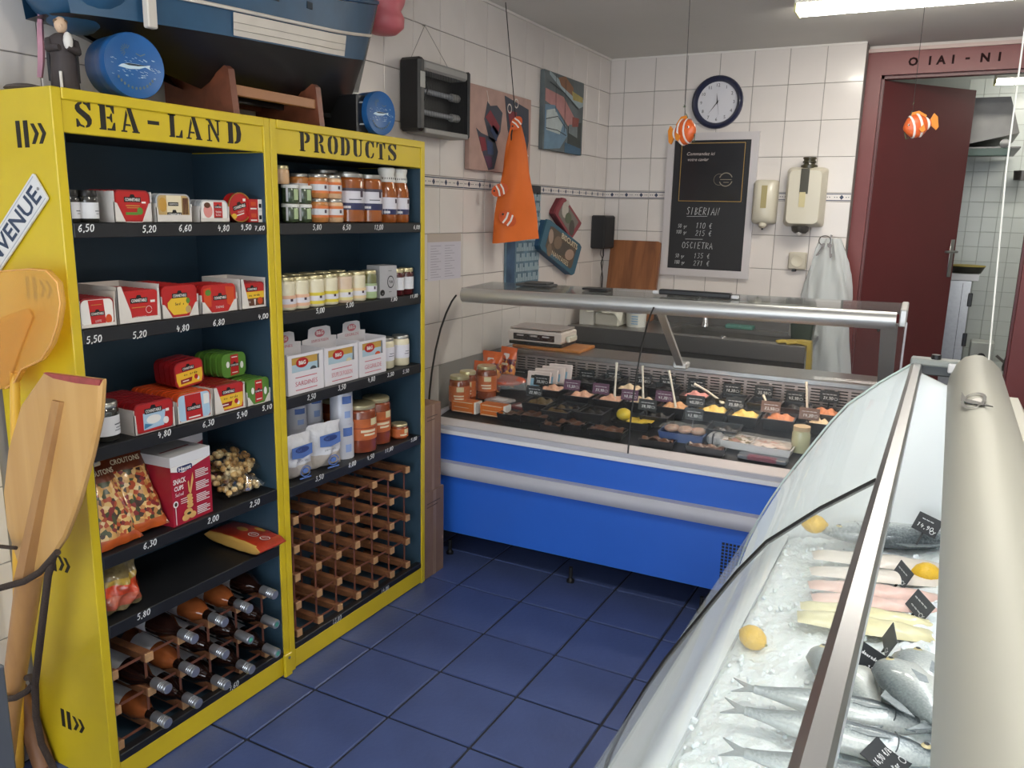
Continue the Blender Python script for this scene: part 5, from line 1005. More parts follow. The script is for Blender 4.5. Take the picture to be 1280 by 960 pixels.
p = bed(1000, 560, .015); t = thing('liquid_jar', 'glass jar of pale yellow green liquid with a cork coloured lid, front row right', 'jar')
MB().lathe([(.001, 0), (.033, 0), (.036, .004), (.036, .075), (.030, .09), (.001, .09)], 18).build('glass_body', mat('pale_green_liquid', 'c3c29a', .15, coat=.6), t, smooth=50); MB().lathe([(.030, .088), (.033, .090), (.033, .106), (.001, .108)], 18).build('lid', mat('cork_lid', 'c0a884', .5), t, smooth=40); dput(t, p.x, p.y, bedz(p.y))
p = bed(1025, 540, .015); tub('black tub of brown shrimps next to the pale liquid jar', 'cream', p.x-.01, p.y+.03, .10, .10, .045, .8, 44)
# left end: jars, crouton pouches, cartons, salmon packs
for k, (u, v, r, lab) in enumerate(((557, 509, .050, 'left'), (580, 504, .042, 'middle'), (603, 497, .050, 'right'))):
    p = bed(u, v, .015); t = jar('d', r, .165, m_rust, m_lidg, f'rust orange soup jar with a pale lid, {lab} of three in the deli counter', lab=m_rustl, lab_zone=(.26, .72), prints=((.56, .70, -.2, .5, mat('cream_tag', 'd3c59a', .5)), (.42, .46, -.5, .5, C('cream')), (.34, .38, -.4, .5, C('cream'))), lid_h=.016); dput(t, max(p.x, .055), p.y+r*.8, bedz(p.y+.03), .45)
m_ocart = mat('orange_card', 'cf6a1c', .4, var=.06, vscale=30)
for k, (u, v, lab) in enumerate(((579, 514, 'orange carton in front of the soup jars, left of two'), (615, 519, 'orange carton in front of the soup jars, right of two'))):
    p = bed(u, v, .015); t = thing('orange_carton', lab, 'carton'); MB().cbox(-.064, .058, 0, .06, 0, .055, .001).build('carton_body', m_ocart, t); MB().cbox(.058, .068, .0, .06, 0, .055, .001).build('white_end', C('wht'), t)
    m = MB()
    for q in (.048, .003): m.rect(-.055, .05, q, q+.003, FR(0, -.0006, 0))
    m.rect(-.05, .03, .024, .026, FR(0, -.0006, 0)); m.build('printed_lines', C('cream'), t, kind='stuff'); dput(t, max(p.x, .09) if k == 0 else p.x, p.y, bedz(p.y)+.008, -.03)
for k, (u, v, w, h, lab) in enumerate(((588, 490, .09, .17, 'orange crouton pouch behind the soup jars'), (610, 486, .12, .20, 'orange and purple crouton pouch, front one by the grille'), (630, 480, .11, .20, 'orange and purple crouton pouch, rear one by the grille'))):
    p = bed(u, v, .015); t = pouch(lab, w, h, .055, [(.70, 1), (.97, 0), (1, 0)], [mat('bright_orange_film', 'cf5a1e', .3, coat=.4, var=.1, vscale=40), cells('pouch_print', ['5a2f45', 'c77a3a', 'd9a04c', '7a2a28', '40253a', 'b9582a'], 60., .35, .3)], seed=60+k, lean=.12)
    m = MB(); m.flat(rrect(-.018, .018, h*.70, h*.86, .005), FR(0, -.016, 0) @ Matrix.Rotation(-.12, 4, 'X'), .002); m.m = 1; m.rect(-.03, .03, h*.58, h*.63, FR(0, -.0225, 0), .002); m.build('printed_marks', [C('wht'), C('cream')], t, kind='stuff'); dput(t, max(p.x, .06), p.y+.02, bedz(p.y), [.05, -.1, -.25][k])
m_salm = mat('vacuum_salmon', 'b5431f', .25, coat=.6, var=.15, vscale=20)
p = bed(630, 483, .015); t = thing('salmon_pack', 'vacuum packed orange red salmon side beside the pouches', 'pack'); MB().ell((0, 0, .02), (.115, .055, .022), 18, 8).build('salmon_side', m_salm, t, smooth=60); MB().sheet(lambda u, v: ((u-.5)*.25, (v-.5)*.13, .046*sin(pi*u)**.5*sin(pi*v)**.5+.001), 12, 8).build('vacuum_film', m_cling, t, smooth=60); dput(t, p.x, p.y, bedz(p.y)+.03, .25); t.rotation_euler[0] = .25
for k, (u, v, lab) in enumerate(((625, 500, 'flat clear pack lying behind the right orange carton'), (655, 508, 'flat red and grey pack right of the orange cartons'))):
    p = bed(u, v, .015); t = thing('flat_pack', lab, 'pack'); MB().cbox(-.06, .06, -.05, .05, 0, .014, .004).build('pack_body', mat(('grey_film_pack', 'wine_film_pack')[k], ('a09a9a', '6d3034')[k], .3, coat=.5, var=.2, vscale=30), t); MB().bx(-.03, .04, -.03, .02, .0135, .0148).build('paper_label', m_lab, t); dput(t, p.x, p.y, bedz(p.y)+.005, -.2)
m_blabel = mat('sky_blue_label', '86b2cc', .4)
for k in range(4):
    p = bed(672+9*k, 476-3.5*k, .05); t = thing('white_pack', ['frontmost', 'second', 'third', 'rearmost'][k]+' upright white pack with a sky blue label, behind the salmon', 'pack', group='white packs in the deli counter')
    MB().cbox(-.062, .062, 0, .014, 0, .088, .004).build('pack_body', mat('pinkish_white_pack', 'd9cac6', .35, coat=.3), t); m = MB().rect(-.04, .04, .012, .050, FR(0, -.0008, 0)); lb = m.build('blue_label', m_blabel, t); MB().rect(-.04, .03, .052, .066, FR(0, -.0009, 0)).build('black_strip', C('blk'), lb); dput(t, p.x, min(p.y, .70), bedz(min(p.y, .7))+.012, .1); t.rotation_euler[0] = -.3
for k, (u, v, w, d, lab) in enumerate(((672, 522, .15, .10, 'black tray of dark smoked fish, front row left'), (715, 532, .13, .08, 'shallow black tray with glinting lids in front'), (690, 535, .10, .06, 'small dark packet in front of the black trays'), (760, 540, .16, .08, 'shallow black tray below the yellow slices'), (640, 520, .12, .08, 'dark tray right behind the orange cartons'), (820, 556, .15, .055, 'narrow dark tray at the front edge left of the blue tray'), (880, 566, .16, .05, 'narrow dark tray at the front edge below the blue tray'))):
    p = bed(u, v, .015); t = tray_box(lab, p.x, max(p.y, .11), w, d, .03, m_tub)
    MB().sheet(lambda u, v, w=w, d=d, k=k: ((u-.5)*w*.85, (v-.5)*d*.85, .022+.012*sin(9*u+4*k)*sin(7*v+k)+.008), 10, 8).build('smoked_fish', mat('smoked_brown_fish', '5b3c2c', .35, coat=.4, var=.5, vscale=30), t, smooth=50)
# ================================================================== FISH COUNTER ON THE RIGHT
GF = [(-.056, 1.221), (-.130, 1.161), (-.204, 1.09), (-.245, 1.03), (-.278, .973), (-.316, .907), (-.355, .838), (-.388, .770), (-.418, .70), (-.443, .63), (-.462, .56), (-.470, .52)]
Y0, Y1 = -.6, 2.41
m_fgl = glass('milky_counter_glass', (.96, .98, .975), .16, .30, .015); m_lip = mat('white_counter_lip', 'dfe3e4', .25, coat=.3); m_inw = mat('white_inner_lining', 'e3e6e6', .35); m_can = mat('warm_grey_aluminium', 'a9a89e', .5, .15); m_canl = mat('pale_grey_aluminium', 'cfcdc2', .4, .2)  # fish counter glass: haze and window reflections painted in as white diffuse milk
fc = thing('fish_counter', 'glass fronted fish counter filled with ice, running toward the viewer on the right', 'counter', (0, 0, 0))
MB().bx(-.36, .34, Y0, Y1-.02, .0, .13).build('kick_base', mat('near_black_paint', '15171d', .6), fc)
MB().bx(-.40, .36, Y0, Y1, .13, .50).build('cabinet_body', m_blue, fc)
MB().loft([[(-.40, y, .46), (-.466, y, .50), (-.474, y, .515), (-.474, y, .535), (-.455, y, .545), (-.43, y, .56), (-.395, y, .60), (-.372, y, .65), (-.345, y, .672), (-.325, y, .672), (-.325, y, .46)] for y in (Y0, Y1)]).build('front_lip', m_lip, fc, smooth=50)
MB().bx(-.325, .36, Y0, Y1, .50, .655).build('ice_well', m_inw, fc)
YJ = 1.273
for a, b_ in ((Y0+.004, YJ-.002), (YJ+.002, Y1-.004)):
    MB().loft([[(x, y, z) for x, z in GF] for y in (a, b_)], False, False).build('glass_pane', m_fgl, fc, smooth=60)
MB().tube([(x-.0006, YJ, z) for x, z in GF], .0042, 6).build('joint_seal', m_seal, fc, smooth=60)
MB().tube([(x-.0006, Y1-.004, z) for x, z in GF], .0035, 6).build('glass_edge', mat('pale_glass_edge', 'c6d6d2', .2, coat=.4), fc, smooth=60)
MB().loft([[(-.058, y, 1.200), (-.058, y, 1.222), (-.050, y, 1.228), (-.034, y, 1.226), (-.030, y, 1.220), (-.030, y, 1.196)] for y in (Y0, Y1+.005)]).build('front_rail', mat('rail_steel', 'a9a9ab', .28, 1.), fc)
CP = [(.034, 1.175), (.036, 1.20), (.048, 1.235), (.066, 1.256), (.088, 1.264), (.106, 1.263), (.128, 1.252), (.148, 1.232), (.160, 1.205), (.165, 1.172)]
MB().loft([[(x, y, z) for x, z in CP]+[(.150, y, 1.172), (.05, y, 1.168)] for y in (Y0, Y1-.02)]).build('lamp_canopy', m_can, fc, smooth=35)
MB().loft([[(.172, y, 1.10), (.172, y, 1.165), (.195, y, 1.165), (.215, y, 1.13), (.215, y, 1.10)] for y in (Y0, Y1-.03)]).build('service_rail', m_canl, fc)
MB().bx(.30, .325, Y0, Y1, .62, 1.12).build('rear_panel', m_inw, fc); MB().bx(.215, .36, Y0, Y1, 1.095, 1.115).build('rear_shelf', m_canl, fc)
pe = [(x+.006, z) for x, z in GF[::-1]]+[(-.03, 1.20), (.04, 1.17), (.165, 1.17), (.215, 1.11), (.30, 1.10), (.30, .5)]
MB().prism(pe, -.012, 0, FR(0, Y1-.012, 0)).build('end_wall', m_inw, fc)
MB().cbox(-.05, .045, Y1-.005, Y1+.02, 1.195, 1.225, .004).build('end_bracket', mat('dark_grey_casting', '4b4d4e', .4, .5), fc); MB().cbox(-.06, .06, Y1-.02, Y1+.03, 1.222, 1.24, .004).build('end_clamp', mat('grey_green_plastic', '8d928f', .4), fc); MB().lathe([(.001, 0), (.012, 0), (.012, .012), (.001, .012)], 10, TR(.0, Y1, 1.24)).build('clamp_knob', m_black, fc); MB().cbox(.03, .052, Y1-.03, Y1+.015, 1.21, 1.235, .003).build('clamp_clip', m_whit, fc)
m_fl = mat('cool_lamp_glow', 'ffffff', .4, emit='f2f8ff', es=30.0)
MB().tube([(.105, -.1, 1.163), (.105, 2.25, 1.163)], .009, 8).build('lamp_tube', m_fl, fc)
# emblem pressed on the canopy
p = on_z(1214, 500, 1.262); T = TR(.074, p.y, 1.2605) @ Matrix(((0, .92, -.39, 0), (-1, 0, 0, 0), (0, .39, .92, 0), (0, 0, 0, 1)))
me_ = mat('dark_emblem', '4d4d4b', .4); em = MB(); em.ribbon([(.070*cos(a/16*2*pi), .020*sin(a/16*2*pi)) for a in range(17)], .006, T, .002); er = em.build('emblem_ring', me_, fc)
MB().flat([(-.12, -.020), (-.03, -.012), (.02, .006), (.10, .030), (.02, -.008), (-.03, -.022)], T, .0022).build('emblem_wing', me_, er); MB().flat(ellp(.012, .004, .026, .010), T, .0016).build('emblem_eye', C('wht'), er)
MB().tube([(.118, 2.36, 1.258), tuple(on_y(1258, 210, 2.37)), tuple(on_y(1283, 20, 2.38)), (.17, 2.38, ZC)], .0022, 6).build('suspension_cord', mat('white_cord', 'e2e2dc', .6), fc)
# crushed ice
def icez(x, y): return .672+.075*min(1, (x+.325)/.55)
m_ice = mat('crushed_ice', 'eef3f3', .35, bump=.9, bscale=55., var=.04, vscale=30, trans=.0, sub=.1, coat=.2)
rr = random.Random(5); V = [[0]*0]
def icef(u, v):
    x, y = -.324+.61*u, Y0+.01+(Y1-.03-Y0)*v
    return (x, y, icez(x, y)+.006*sin(23*x+7*y)*sin(11*y-9*x)+rr.uniform(-.0045, .0045)-(.012 if u == 0 else 0))
MB().sheet(icef, 60, 260).build('crushed_ice', m_ice, None, kind='stuff', label='bed of crushed ice filling the fish counter', cat='ice', smooth=80)
b = MB()
for k in range(420):
    x = rr.choice((rr.uniform(-.32, -.05), rr.uniform(-.32, .25))); y = rr.uniform(.55, 2.35); s_ = rr.uniform(.003, .008)
    b.cbox(-s_, s_, -s_*.8, s_*.8, -s_*.6, s_*.6, s_*.3, TR(x, y, icez(x, y)+.003) @ Euler((rr.uniform(0, 3), rr.uniform(0, 3), rr.uniform(0, 3))).to_matrix().to_4x4())
b.build('loose_ice_lumps', m_ice, None, kind='stuff', label='loose lumps of ice scattered on the ice bed', cat='ice')
# fish
def fish(label, kind, L, Hh, Tt, head, tail, lift=.01):
    """lying on its side; head and tail are places on the ice"""
    a, c = Vector(head), Vector(tail); d = c-a; t = thing('whole_fish', label, 'fish', ((a+c)/2)+Vector((0, 0, lift)), atan2(-d.y, -d.x))
    prof = {'bass': [(0, .10), (.06, .42), (.16, .72), (.32, 1.), (.5, .95), (.68, .70), (.80, .42), (.88, .28), (.92, .26)], 'bream': [(0, .12), (.05, .50), (.14, .85), (.30, 1.), (.48, .92), (.66, .60), (.80, .28), (.88, .18), (.92, .18)], 'salmon': [(0, .12), (.07, .45), (.18, .78), (.36, 1.), (.56, .92), (.74, .60), (.86, .34), (.92, .30)]}[kind]
    rings = []
    for s, h in prof:
        x = L*(.5-s); hh, tt = Hh/2*h, max(Tt/2*min(1, h*1.1+.05), .002)
        rings.append([(x, hh*sin(q)+(.06*Hh*(1-h) if kind == 'bream' else 0), tt*cos(q)) for q in [2*pi*i/16 for i in range(16)]])
    body = {'bass': lambda: ramp_z('sea_bass_skin', [(0, 'cfd2ce'), (.3, 'aab0b0'), (.5, '6b7478'), (.68, '3c444a'), (1, '2a3136')], 1, .3, .4, .15, .5, 230), 'bream': lambda: ramp_z('sea_bream_skin', [(0, 'd6d3c8'), (.4, 'b5b8b3'), (.7, '838a89'), (1, '525a5c')], 1, .3, .4, .15, .45, 220), 'salmon': lambda: ramp_z('salmon_skin', [(0, 'e2e2dd'), (.45, 'b9bebd'), (.7, '7c8487'), (1, '42494d')], 1, .3, .5, .1, .8, 170)}[kind]()
    MB().loft(rings).build('body', body, t, smooth=70)
    mf = mat('fin_grey', '7d8486', .4, var=.2, vscale=120); k = -L*.42; h9 = Hh*.13
    MB().prism([(k, h9), (k-.02*L, h9*1.1), (-L*.5-.012, Hh*.32), (-L*.5+.012, 0), (-L*.5-.012, -Hh*.32), (k-.02*L, -h9*1.1), (k, -h9)], -.0012, .0012).build('tail_fin', mf, t)
    MB().prism([(L*.12, Hh*.46), (L*.04, Hh*.62), (-L*.12, Hh*.52), (-L*.2, Hh*.38), (-L*.05, Hh*.40)], -.001, .001).build('dorsal_fin', mf, t)
    MB().prism([(L*.26, -Hh*.08), (L*.10, -Hh*.02), (L*.08, -Hh*.14), (L*.16, -Hh*.2)], Tt*.48, Tt*.5).build('pectoral_fin', mf, t)
    e = MB().lathe([(.001, .004), (.006, .003), (.0085, 0), (.001, 0)], 12, TR(L*.41, Hh*.08, Tt*.36)).build('eye', mat('fish_eye_ring', 'c8b98a', .2, coat=.6), t, smooth=60); MB().lathe([(.001, .0055), (.0045, .0045), (.001, .004)], 10, TR(L*.41, Hh*.08, Tt*.36)).build('pupil', m_seal, e, smooth=60)
    g_ = MB(); g_.tube([(L*.27+.02*L*cos(q), Hh*.38*sin(q), Tt*.47*(1-.35*abs(sin(q)))) for q in [-1.2+2.4*i/8 for i in range(9)]], .0012, 5); g_.build('gill_line', mat('gill_shadow_grey', '5c6163', .5), t, smooth=60)
    return t
IZ = lambda u, v, h=.012: (lambda p: on_z(u, v, icez(p.x, p.y)+h))(on_z(u, v, .715))
A = IZ
fish('large spotted salmon lying across the ice at the far end', 'salmon', .44, .125, .06, tuple(A(1012, 686)), tuple(A(1250, 672)), .022)
fish('silver sea bass lying across the ice, upper one of the front pair', 'bass', .34, .075, .045, tuple(A(1165, 905)), tuple(A(930, 880)), .014)
fish('silver sea bass lying across the ice, lower one of the front pair', 'bass', .35, .08, .045, tuple(A(1165, 945)), tuple(A(925, 910)), .016)
fish('silver sea bass nearest the viewer at the bottom edge', 'bass', .34, .08, .045, tuple(A(1160, 1000)), tuple(A(940, 965)), .014)
fish('grey sea bream under the front rail left of the tilted card', 'bream', .27, .12, .04, tuple(A(1025, 820)), tuple(A(1115, 915)), .014)
fish('grey sea bream between the rail and the canopy', 'bream', .28, .13, .045, tuple(A(1150, 825)), tuple(A(1165, 935)), .022)
fish('pale sea bream half under the canopy behind the tilted card', 'bream', .26, .12, .04, tuple(A(1120, 860)), tuple(A(1190, 930)), .03)
def fillet(label, u0, v0, u1, v1, w, mm, th=.016, lift=.004):
    a, c = A(u0, v0), A(u1, v1); d = c-a; t = thing('fish_fillet', label, 'fillet', ((a+c)/2)+Vector((0, 0, lift)), atan2(d.y, d.x)); L = d.length; q = random.Random(int(u0*7+v0))
    f1 = q.uniform(0, 6)
    def fn(u, v):
        e = sin(pi*min(max(u, .0), 1))**.35*sin(pi*v)**.5 if 0 < u < 1 and 0 < v < 1 else 0
        return ((u-.5)*L, (v-.5)*w*(.8+.25*sin(pi*u)), th*e+.002*sin(f1+26*u+6*v)*e)
    MB().sheet(fn, 20, 8).build('flesh', mm, t, smooth=70); return t
m_f1 = mat('white_fillet', 'ddd2c6', .4, var=.08, vscale=30, coat=.3, bump=.2, bscale=60.); m_f2 = mat('rosy_fillet', 'dcb8ac', .4, var=.1, vscale=30, coat=.3, bump=.2, bscale=60.); m_f3 = mat('yellowish_fillet', 'd9d0a4', .4, var=.1, vscale=30, coat=.3, bump=.2, bscale=60.)
fillet('white fish fillet lying next to the large salmon', 1015, 705, 1190, 705, .07, m_f1, .02); fillet('white fish fillet second from the salmon', 1012, 725, 1185, 722, .06, m_f1, .018)
fillet('rosy fish fillet in the middle of the row, upper one', 1010, 742, 1180, 742, .055, m_f2, .018); fillet('rosy fish fillet in the middle of the row, lower one', 1014, 757, 1175, 757, .05, m_f2, .016)
fillet('pale yellow fish fillet nearest the sea bream', 996, 782, 1172, 790, .07, m_f3, .02); fillet('pale yellow fish fillet partly under the rail', 1000, 768, 1170, 775, .05, m_f3, .018)
m_lemon = mat('lemon_skin', 'e3b52c', .4, var=.06, vscale=60, bump=.25, bscale=220., coat=.1)
for u, v, lab in ((941, 797, 'yellow lemon half sunk in the ice near the front glass'), (1018, 655, 'yellow lemon behind the glass joint at the far end'), (1158, 716, 'yellow lemon beside the canopy among the price cards')):
    p = A(u, v, .02) if u != 1018 else on_y(1018, 655, 2.27); t = thing('lemon', lab, 'lemon', p, rr.uniform(0, 3)); MB().lathe([(.001, -.036), (.006, -.034), (.010, -.030), (.019, -.022), (.0255, -.008), (.0262, .004), (.022, .018), (.013, .028), (.007, .032), (.005, .036), (.001, .037)], 18, RY(pi/2)).build('lemon_skin', m_lemon, t, smooth=70)
    MB().lathe([(.001, 0), (.0028, 0), (.0026, .003), (.001, .003)], 8, TR(-.0365, 0, 0) @ RY(-pi/2)).build('stem_button', mat('lemon_stem_green', '8a8a4a', .6), t)
def fcard(label, u, v, w, h, yaw, lean, roll=0., words=None, col=None, lift=.03):
    p = A(u, v, lift) if v != 656 else on_y(u, v, 2.33); t = thing('price_card', label, 'price card', p, eul=(lean, roll, yaw))
    c = MB().cbox(-w/2, w/2, -.0012, .0012, -h/2, h/2, .0008).build('card_plate', col or m_card, t); m = MB(); T = FR(0, -.0014, 0)
    if words:
        for k, (tx, zz, hh, ww) in enumerate(words): m.hand(tx, T @ TR(-w*.04, h*zz, 0), hh, width=ww, pen=.0018)
    m.ribbon(ellp(w*.30, -h*.28, w*.08, h*.10, 10)+[(w*.38, -h*.28), (w*.44, -h*.18)], .0014, T); m.build('handwriting', m_wr, c, kind='stuff')
    MB().bx(-.0025, .0025, .0012, .004, -h/2-.035, -h/2+.02).build('card_pin', m_black, t); return t
fcard('slate price card standing behind the spotted salmon', 1159, 656, .062, .050, -.25, -.5, .25, (('~~~', .25, .007, .03), ('14,90', -.15, .011, .042)))
fcard('slate price card leaning over the white fillets', 1128, 718, .060, .048, -1.0, -.35, .2, (('~~~~', .2, .008, .04), ('~~~', -.2, .008, .03)), mat('worn_slate_card', '4a4d50', .5))
fcard('slate price card between the lemon and the rosy fillets', 1150, 757, .060, .048, -.85, -.4, .3, (('~~~~', .2, .008, .04), ('~~~', -.2, .008, .03)), mat('worn_slate_card', '4a4d50', .5))
fcard('slate price card seen nearly edge on above the bream', 1112, 800, .058, .05, -1.35, -.3, .3, None, mat('worn_slate_card', '4a4d50', .5))
fcard('slate price card reading daurade royale, tilted beside the rail', 1096, 834, .090, .062, .35, -.75, .55, (('daurade royale', .18, .008, .072), ('18,90', -.18, .010, .035)))
fcard('slate price card with a kilo price at the bottom edge', 1108, 948, .085, .062, 1.3, -1.2, .1, (('16,90 €/kg', .1, .011, .07), ('Bar', -.26, .010, .022)))
# ================================================================== THINGS ON THE WALLS AND AT THE BACK
WX = XL+RP          # face of the left wall tiles
WY = D-RP           # face of the back wall tiles
# clock
p = on_y(897, 128, WY); t = thing('wall_clock', 'round wall clock with a dark blue rim on the tiled back wall', 'clock', p); R = .166
MB().lathe([(R*.76, 0), (R*.80, .022), (R*.90, .036), (R*.98, .028), (R, .010), (R, 0)], 40, RX(pi/2)).build('rim', mat('navy_plastic', '1f2440', .3, coat=.3), t, smooth=50)
MB().lathe([(.001, .006), (R*.80, .006), (R*.80, 0), (.001, 0)], 40, RX(pi/2)).build('dial', mat('clock_dial', 'd5d4da', .4, coat=.4), t)
m = MB(); T = FR(0, -.0065, 0)
for k in range(1, 13):
    a = pi/2-k*pi/6; m.text(str(k), T @ TR(R*.64*cos(a), R*.64*sin(a), 0), height=.020)
for k in range(60):
    a = k*pi/30; r_ = R*.745; m.flat([(r_*cos(a)-.0006, r_*sin(a)-.0006), (r_*cos(a)+.0006, r_*sin(a)-.0006), (r_*cos(a)+.0006, r_*sin(a)+.0006), (r_*cos(a)-.0006, r_*sin(a)+.0006)], T, .0003)
m.build('numerals', C('blk'), t, kind='stuff')
def hand_(name, ang, L, w):
    a = radians(90-ang); return MB().flat([(L*cos(a), L*sin(a)), (w*sin(a), -w*cos(a)), (-.018*cos(a), -.018*sin(a)), (-w*sin(a), w*cos(a))], FR(0, -.009, 0), .001).build(name, C('blk'), t)
hand_('hour_hand', 353, .058, .0035); hand_('minute_hand', 218, .092, .003); hand_('second_hand', 168, .08, .0012).data.materials[0] = mat('grey_second_hand', '8a8a90', .5)
MB().lathe([(.001, .011), (.005, .011), (.005, .006), (.001, .006)], 10, RX(pi/2)).build('hub', C('blk'), t)
# chalkboard
a_ = on_y(835, 166, WY); b_ = on_y(951, 165, WY); c_ = on_y(826, 343, WY)
x0, x1, z1, z0 = -1.757, -1.156, 2.132, 1.195; w, h = x1-x0, z1-z0
t = thing('chalkboard', 'framed black chalkboard with caviar prices on the back wall', 'board', ((x0+x1)/2, WY, (z0+z1)/2)); fw = .048
m_fr = mat('white_silver_frame', 'c9c3c3', .35, .25)
for nm, pl in (('frame_top', [(-w/2, h/2), (w/2, h/2), (w/2-fw, h/2-fw), (-w/2+fw, h/2-fw)]), ('frame_bottom', [(-w/2, -h/2), (w/2, -h/2), (w/2-fw, -h/2+fw), (-w/2+fw, -h/2+fw)]), ('frame_left', [(-w/2, -h/2), (-w/2, h/2), (-w/2+fw, h/2-fw), (-w/2+fw, -h/2+fw)]), ('frame_right', [(w/2, -h/2), (w/2, h/2), (w/2-fw, h/2-fw), (w/2-fw, -h/2+fw)])):
    MB().prism(pl, 0, .022, FR()).build(nm, m_fr, t)
MB().bx(-w/2+fw-.002, w/2-fw+.002, -.012, 0, -h/2+fw-.002, h/2-fw+.002).build('slate', mat('board_black', '1d1c1e', .45), t)
po = MB().bx(-.215, .225, -.0145, -.012, .02, h/2-fw-.008).build('poster', mat('poster_black', '17161a', .3, coat=.3), t)
m = MB(); T = FR(0, -.0146, 0); X0, X1, Z0, Z1 = -.205, .216, .028, h/2-fw-.016
for q in ((X0, X1, Z1-.004, Z1), (X0, X1, Z0, Z0+.004), (X0, X0+.004, Z0, Z1), (X1-.004, X1, Z0, Z1)): m.rect(*q, T)
m.build('gold_border', mat('gold_print', 'b08d4e', .4, .4), po)
m = MB(); m.text('Commandez ici', T @ TR(-.075, .335, .0003), width=.185, shear=.25); m.text('votre caviar', T @ TR(-.090, .298, .0003), width=.14, shear=.25); m.build('printed_words', mat('pale_pinkish_print', 'c6b9b4', .5), po, kind='stuff')
m = MB()
for r_, cx, a0, a1 in ((.042, .105, 20, 165), (.042, .105, 200, 345), (.036, .062, 70, 290)): m.ribbon([(cx+r_*cos(radians(a0+(a1-a0)*i/16)), .170+r_*sin(radians(a0+(a1-a0)*i/16))) for i in range(17)], .006 if r_ > .04 else .002, T)
m.rect(.068, .142, .168, .172, T); m.rect(.09, .125, .150, .154, T); m.build('printed_emblem', mat('grey_gold_print', '8d8474', .4, .3), po)
m = MB(); T = FR(0, -.0122, 0); k = 1
m.hand('SIBERIAN', T @ TR(-.035, -.035, 0), .048, width=.22, pen=.0032, shear=.1); m.ribbon([(-.14, -.072), (0, -.068)], .002, T)
m.hand('50 gr', T @ TR(-.165, -.135, 0), .024, width=.065, pen=.0022); m.hand('110 €', T @ TR(-.02, -.130, 0), .036, width=.11, pen=.0026); m.hand('100 gr', T @ TR(-.17, -.175, 0), .024, width=.075, pen=.0022); m.hand('215 €', T @ TR(-.02, -.180, 0), .036, width=.11, pen=.0024)
m.ribbon([(-.14, -.222), (-.02, -.220)], .0024, T); m.hand('OSCIETRA', T @ TR(-.055, -.262, 0), .042, width=.21, pen=.0028, shear=.05)
m.hand('50 gr', T @ TR(-.17, -.335, 0), .024, width=.065, pen=.0022); m.hand('135 €', T @ TR(-.02, -.330, 0), .034, width=.11, pen=.0022); m.hand('100 gr', T @ TR(-.17, -.378, 0), .024, width=.075, pen=.0024); m.hand('271 €', T @ TR(-.02, -.380, 0), .034, width=.11, pen=.0022)
m.build('chalk_writing', mat('chalk_dust', 'cfcfcf', .9), t, kind='stuff')
# dispensers
m_ivory = mat('ivory_plastic', 'cdc6b4', .35, coat=.2)
def disp(label, xa, xb, za, zb, dep, gold):
    t = thing('soap_dispenser', label, 'dispenser', ((xa+xb)/2, WY, za)); w, h = xb-xa, zb-za
    MB().loft([[(x, -.0, z) for x, z in rrect(-w/2, w/2, 0, h, .02, 5)], [(x, -dep*.7, z) for x, z in rrect(-w/2, w/2, 0, h, .03, 5)], [(x, -dep, z) for x, z in rrect(-w/2+.02, w/2-.02, .02, h-.02, .03, 5)]]).build('housing', m_ivory, t, smooth=50)
    return t, w, h
t, w, h = disp('small ivory soap dispenser right of the chalkboard', -1.158, -1.010, 1.555, 1.83, .09, 0)
MB().bx(-.018, .018, -.0915, -.09, .10, .24).build('level_window', mat('brass_window', 'a89a6a', .35, .2), t); MB().ell((0, -.06, -.005), (.028, .028, .022), 12, 7).build('push_button', m_ivory, t, smooth=60); MB().lathe([(.001, 0), (.006, 0), (.006, .012), (.001, .012)], 8, TR(0, -.06, -.036)).build('nozzle', C('blk'), t)
t, w, h = disp('large ivory dispenser with a dark bottle neck on top, on the back wall', -.952, -.722, 1.545, 1.905, .13, 1)
m_brown = mat('dark_olive_neck', '3b3726', .35, coat=.3)
nk = MB(); nk.lathe([(.050, 0), (.050, .018), (.036, .022), (.034, .03), (.040, .034), (.040, .042), (.034, .046), (.034, .052), (.040, .056), (.040, .064), (.032, .068), (.001, .068)], 20, TR(.005, -.06, h-.005)); nk.build('screw_neck', m_brown, t, smooth=40)
MB().bx(-.028, .022, -.1335, -.129, h-.16, h-.01).build('dark_strip', m_brown, t); MB().bx(-.026, .010, -.134, -.129, h-.24, h-.15).build('yellowed_label', mat('yellowed_label', 'c9bd92', .6), t)
MB().lathe([(.055, 0), (.05, -.03), (.035, -.045), (.001, -.045)], 18, TR(-.012, -.07, .004)).build('outlet_ring', mat('dark_grey_outlet', '55524e', .4, .4), t, smooth=50); MB().ell((-.012, -.085, -.03), (.022, .03, .025), 8, 5).build('paper_tip', mat('white_tissue', 'e5e2de', .8), t)
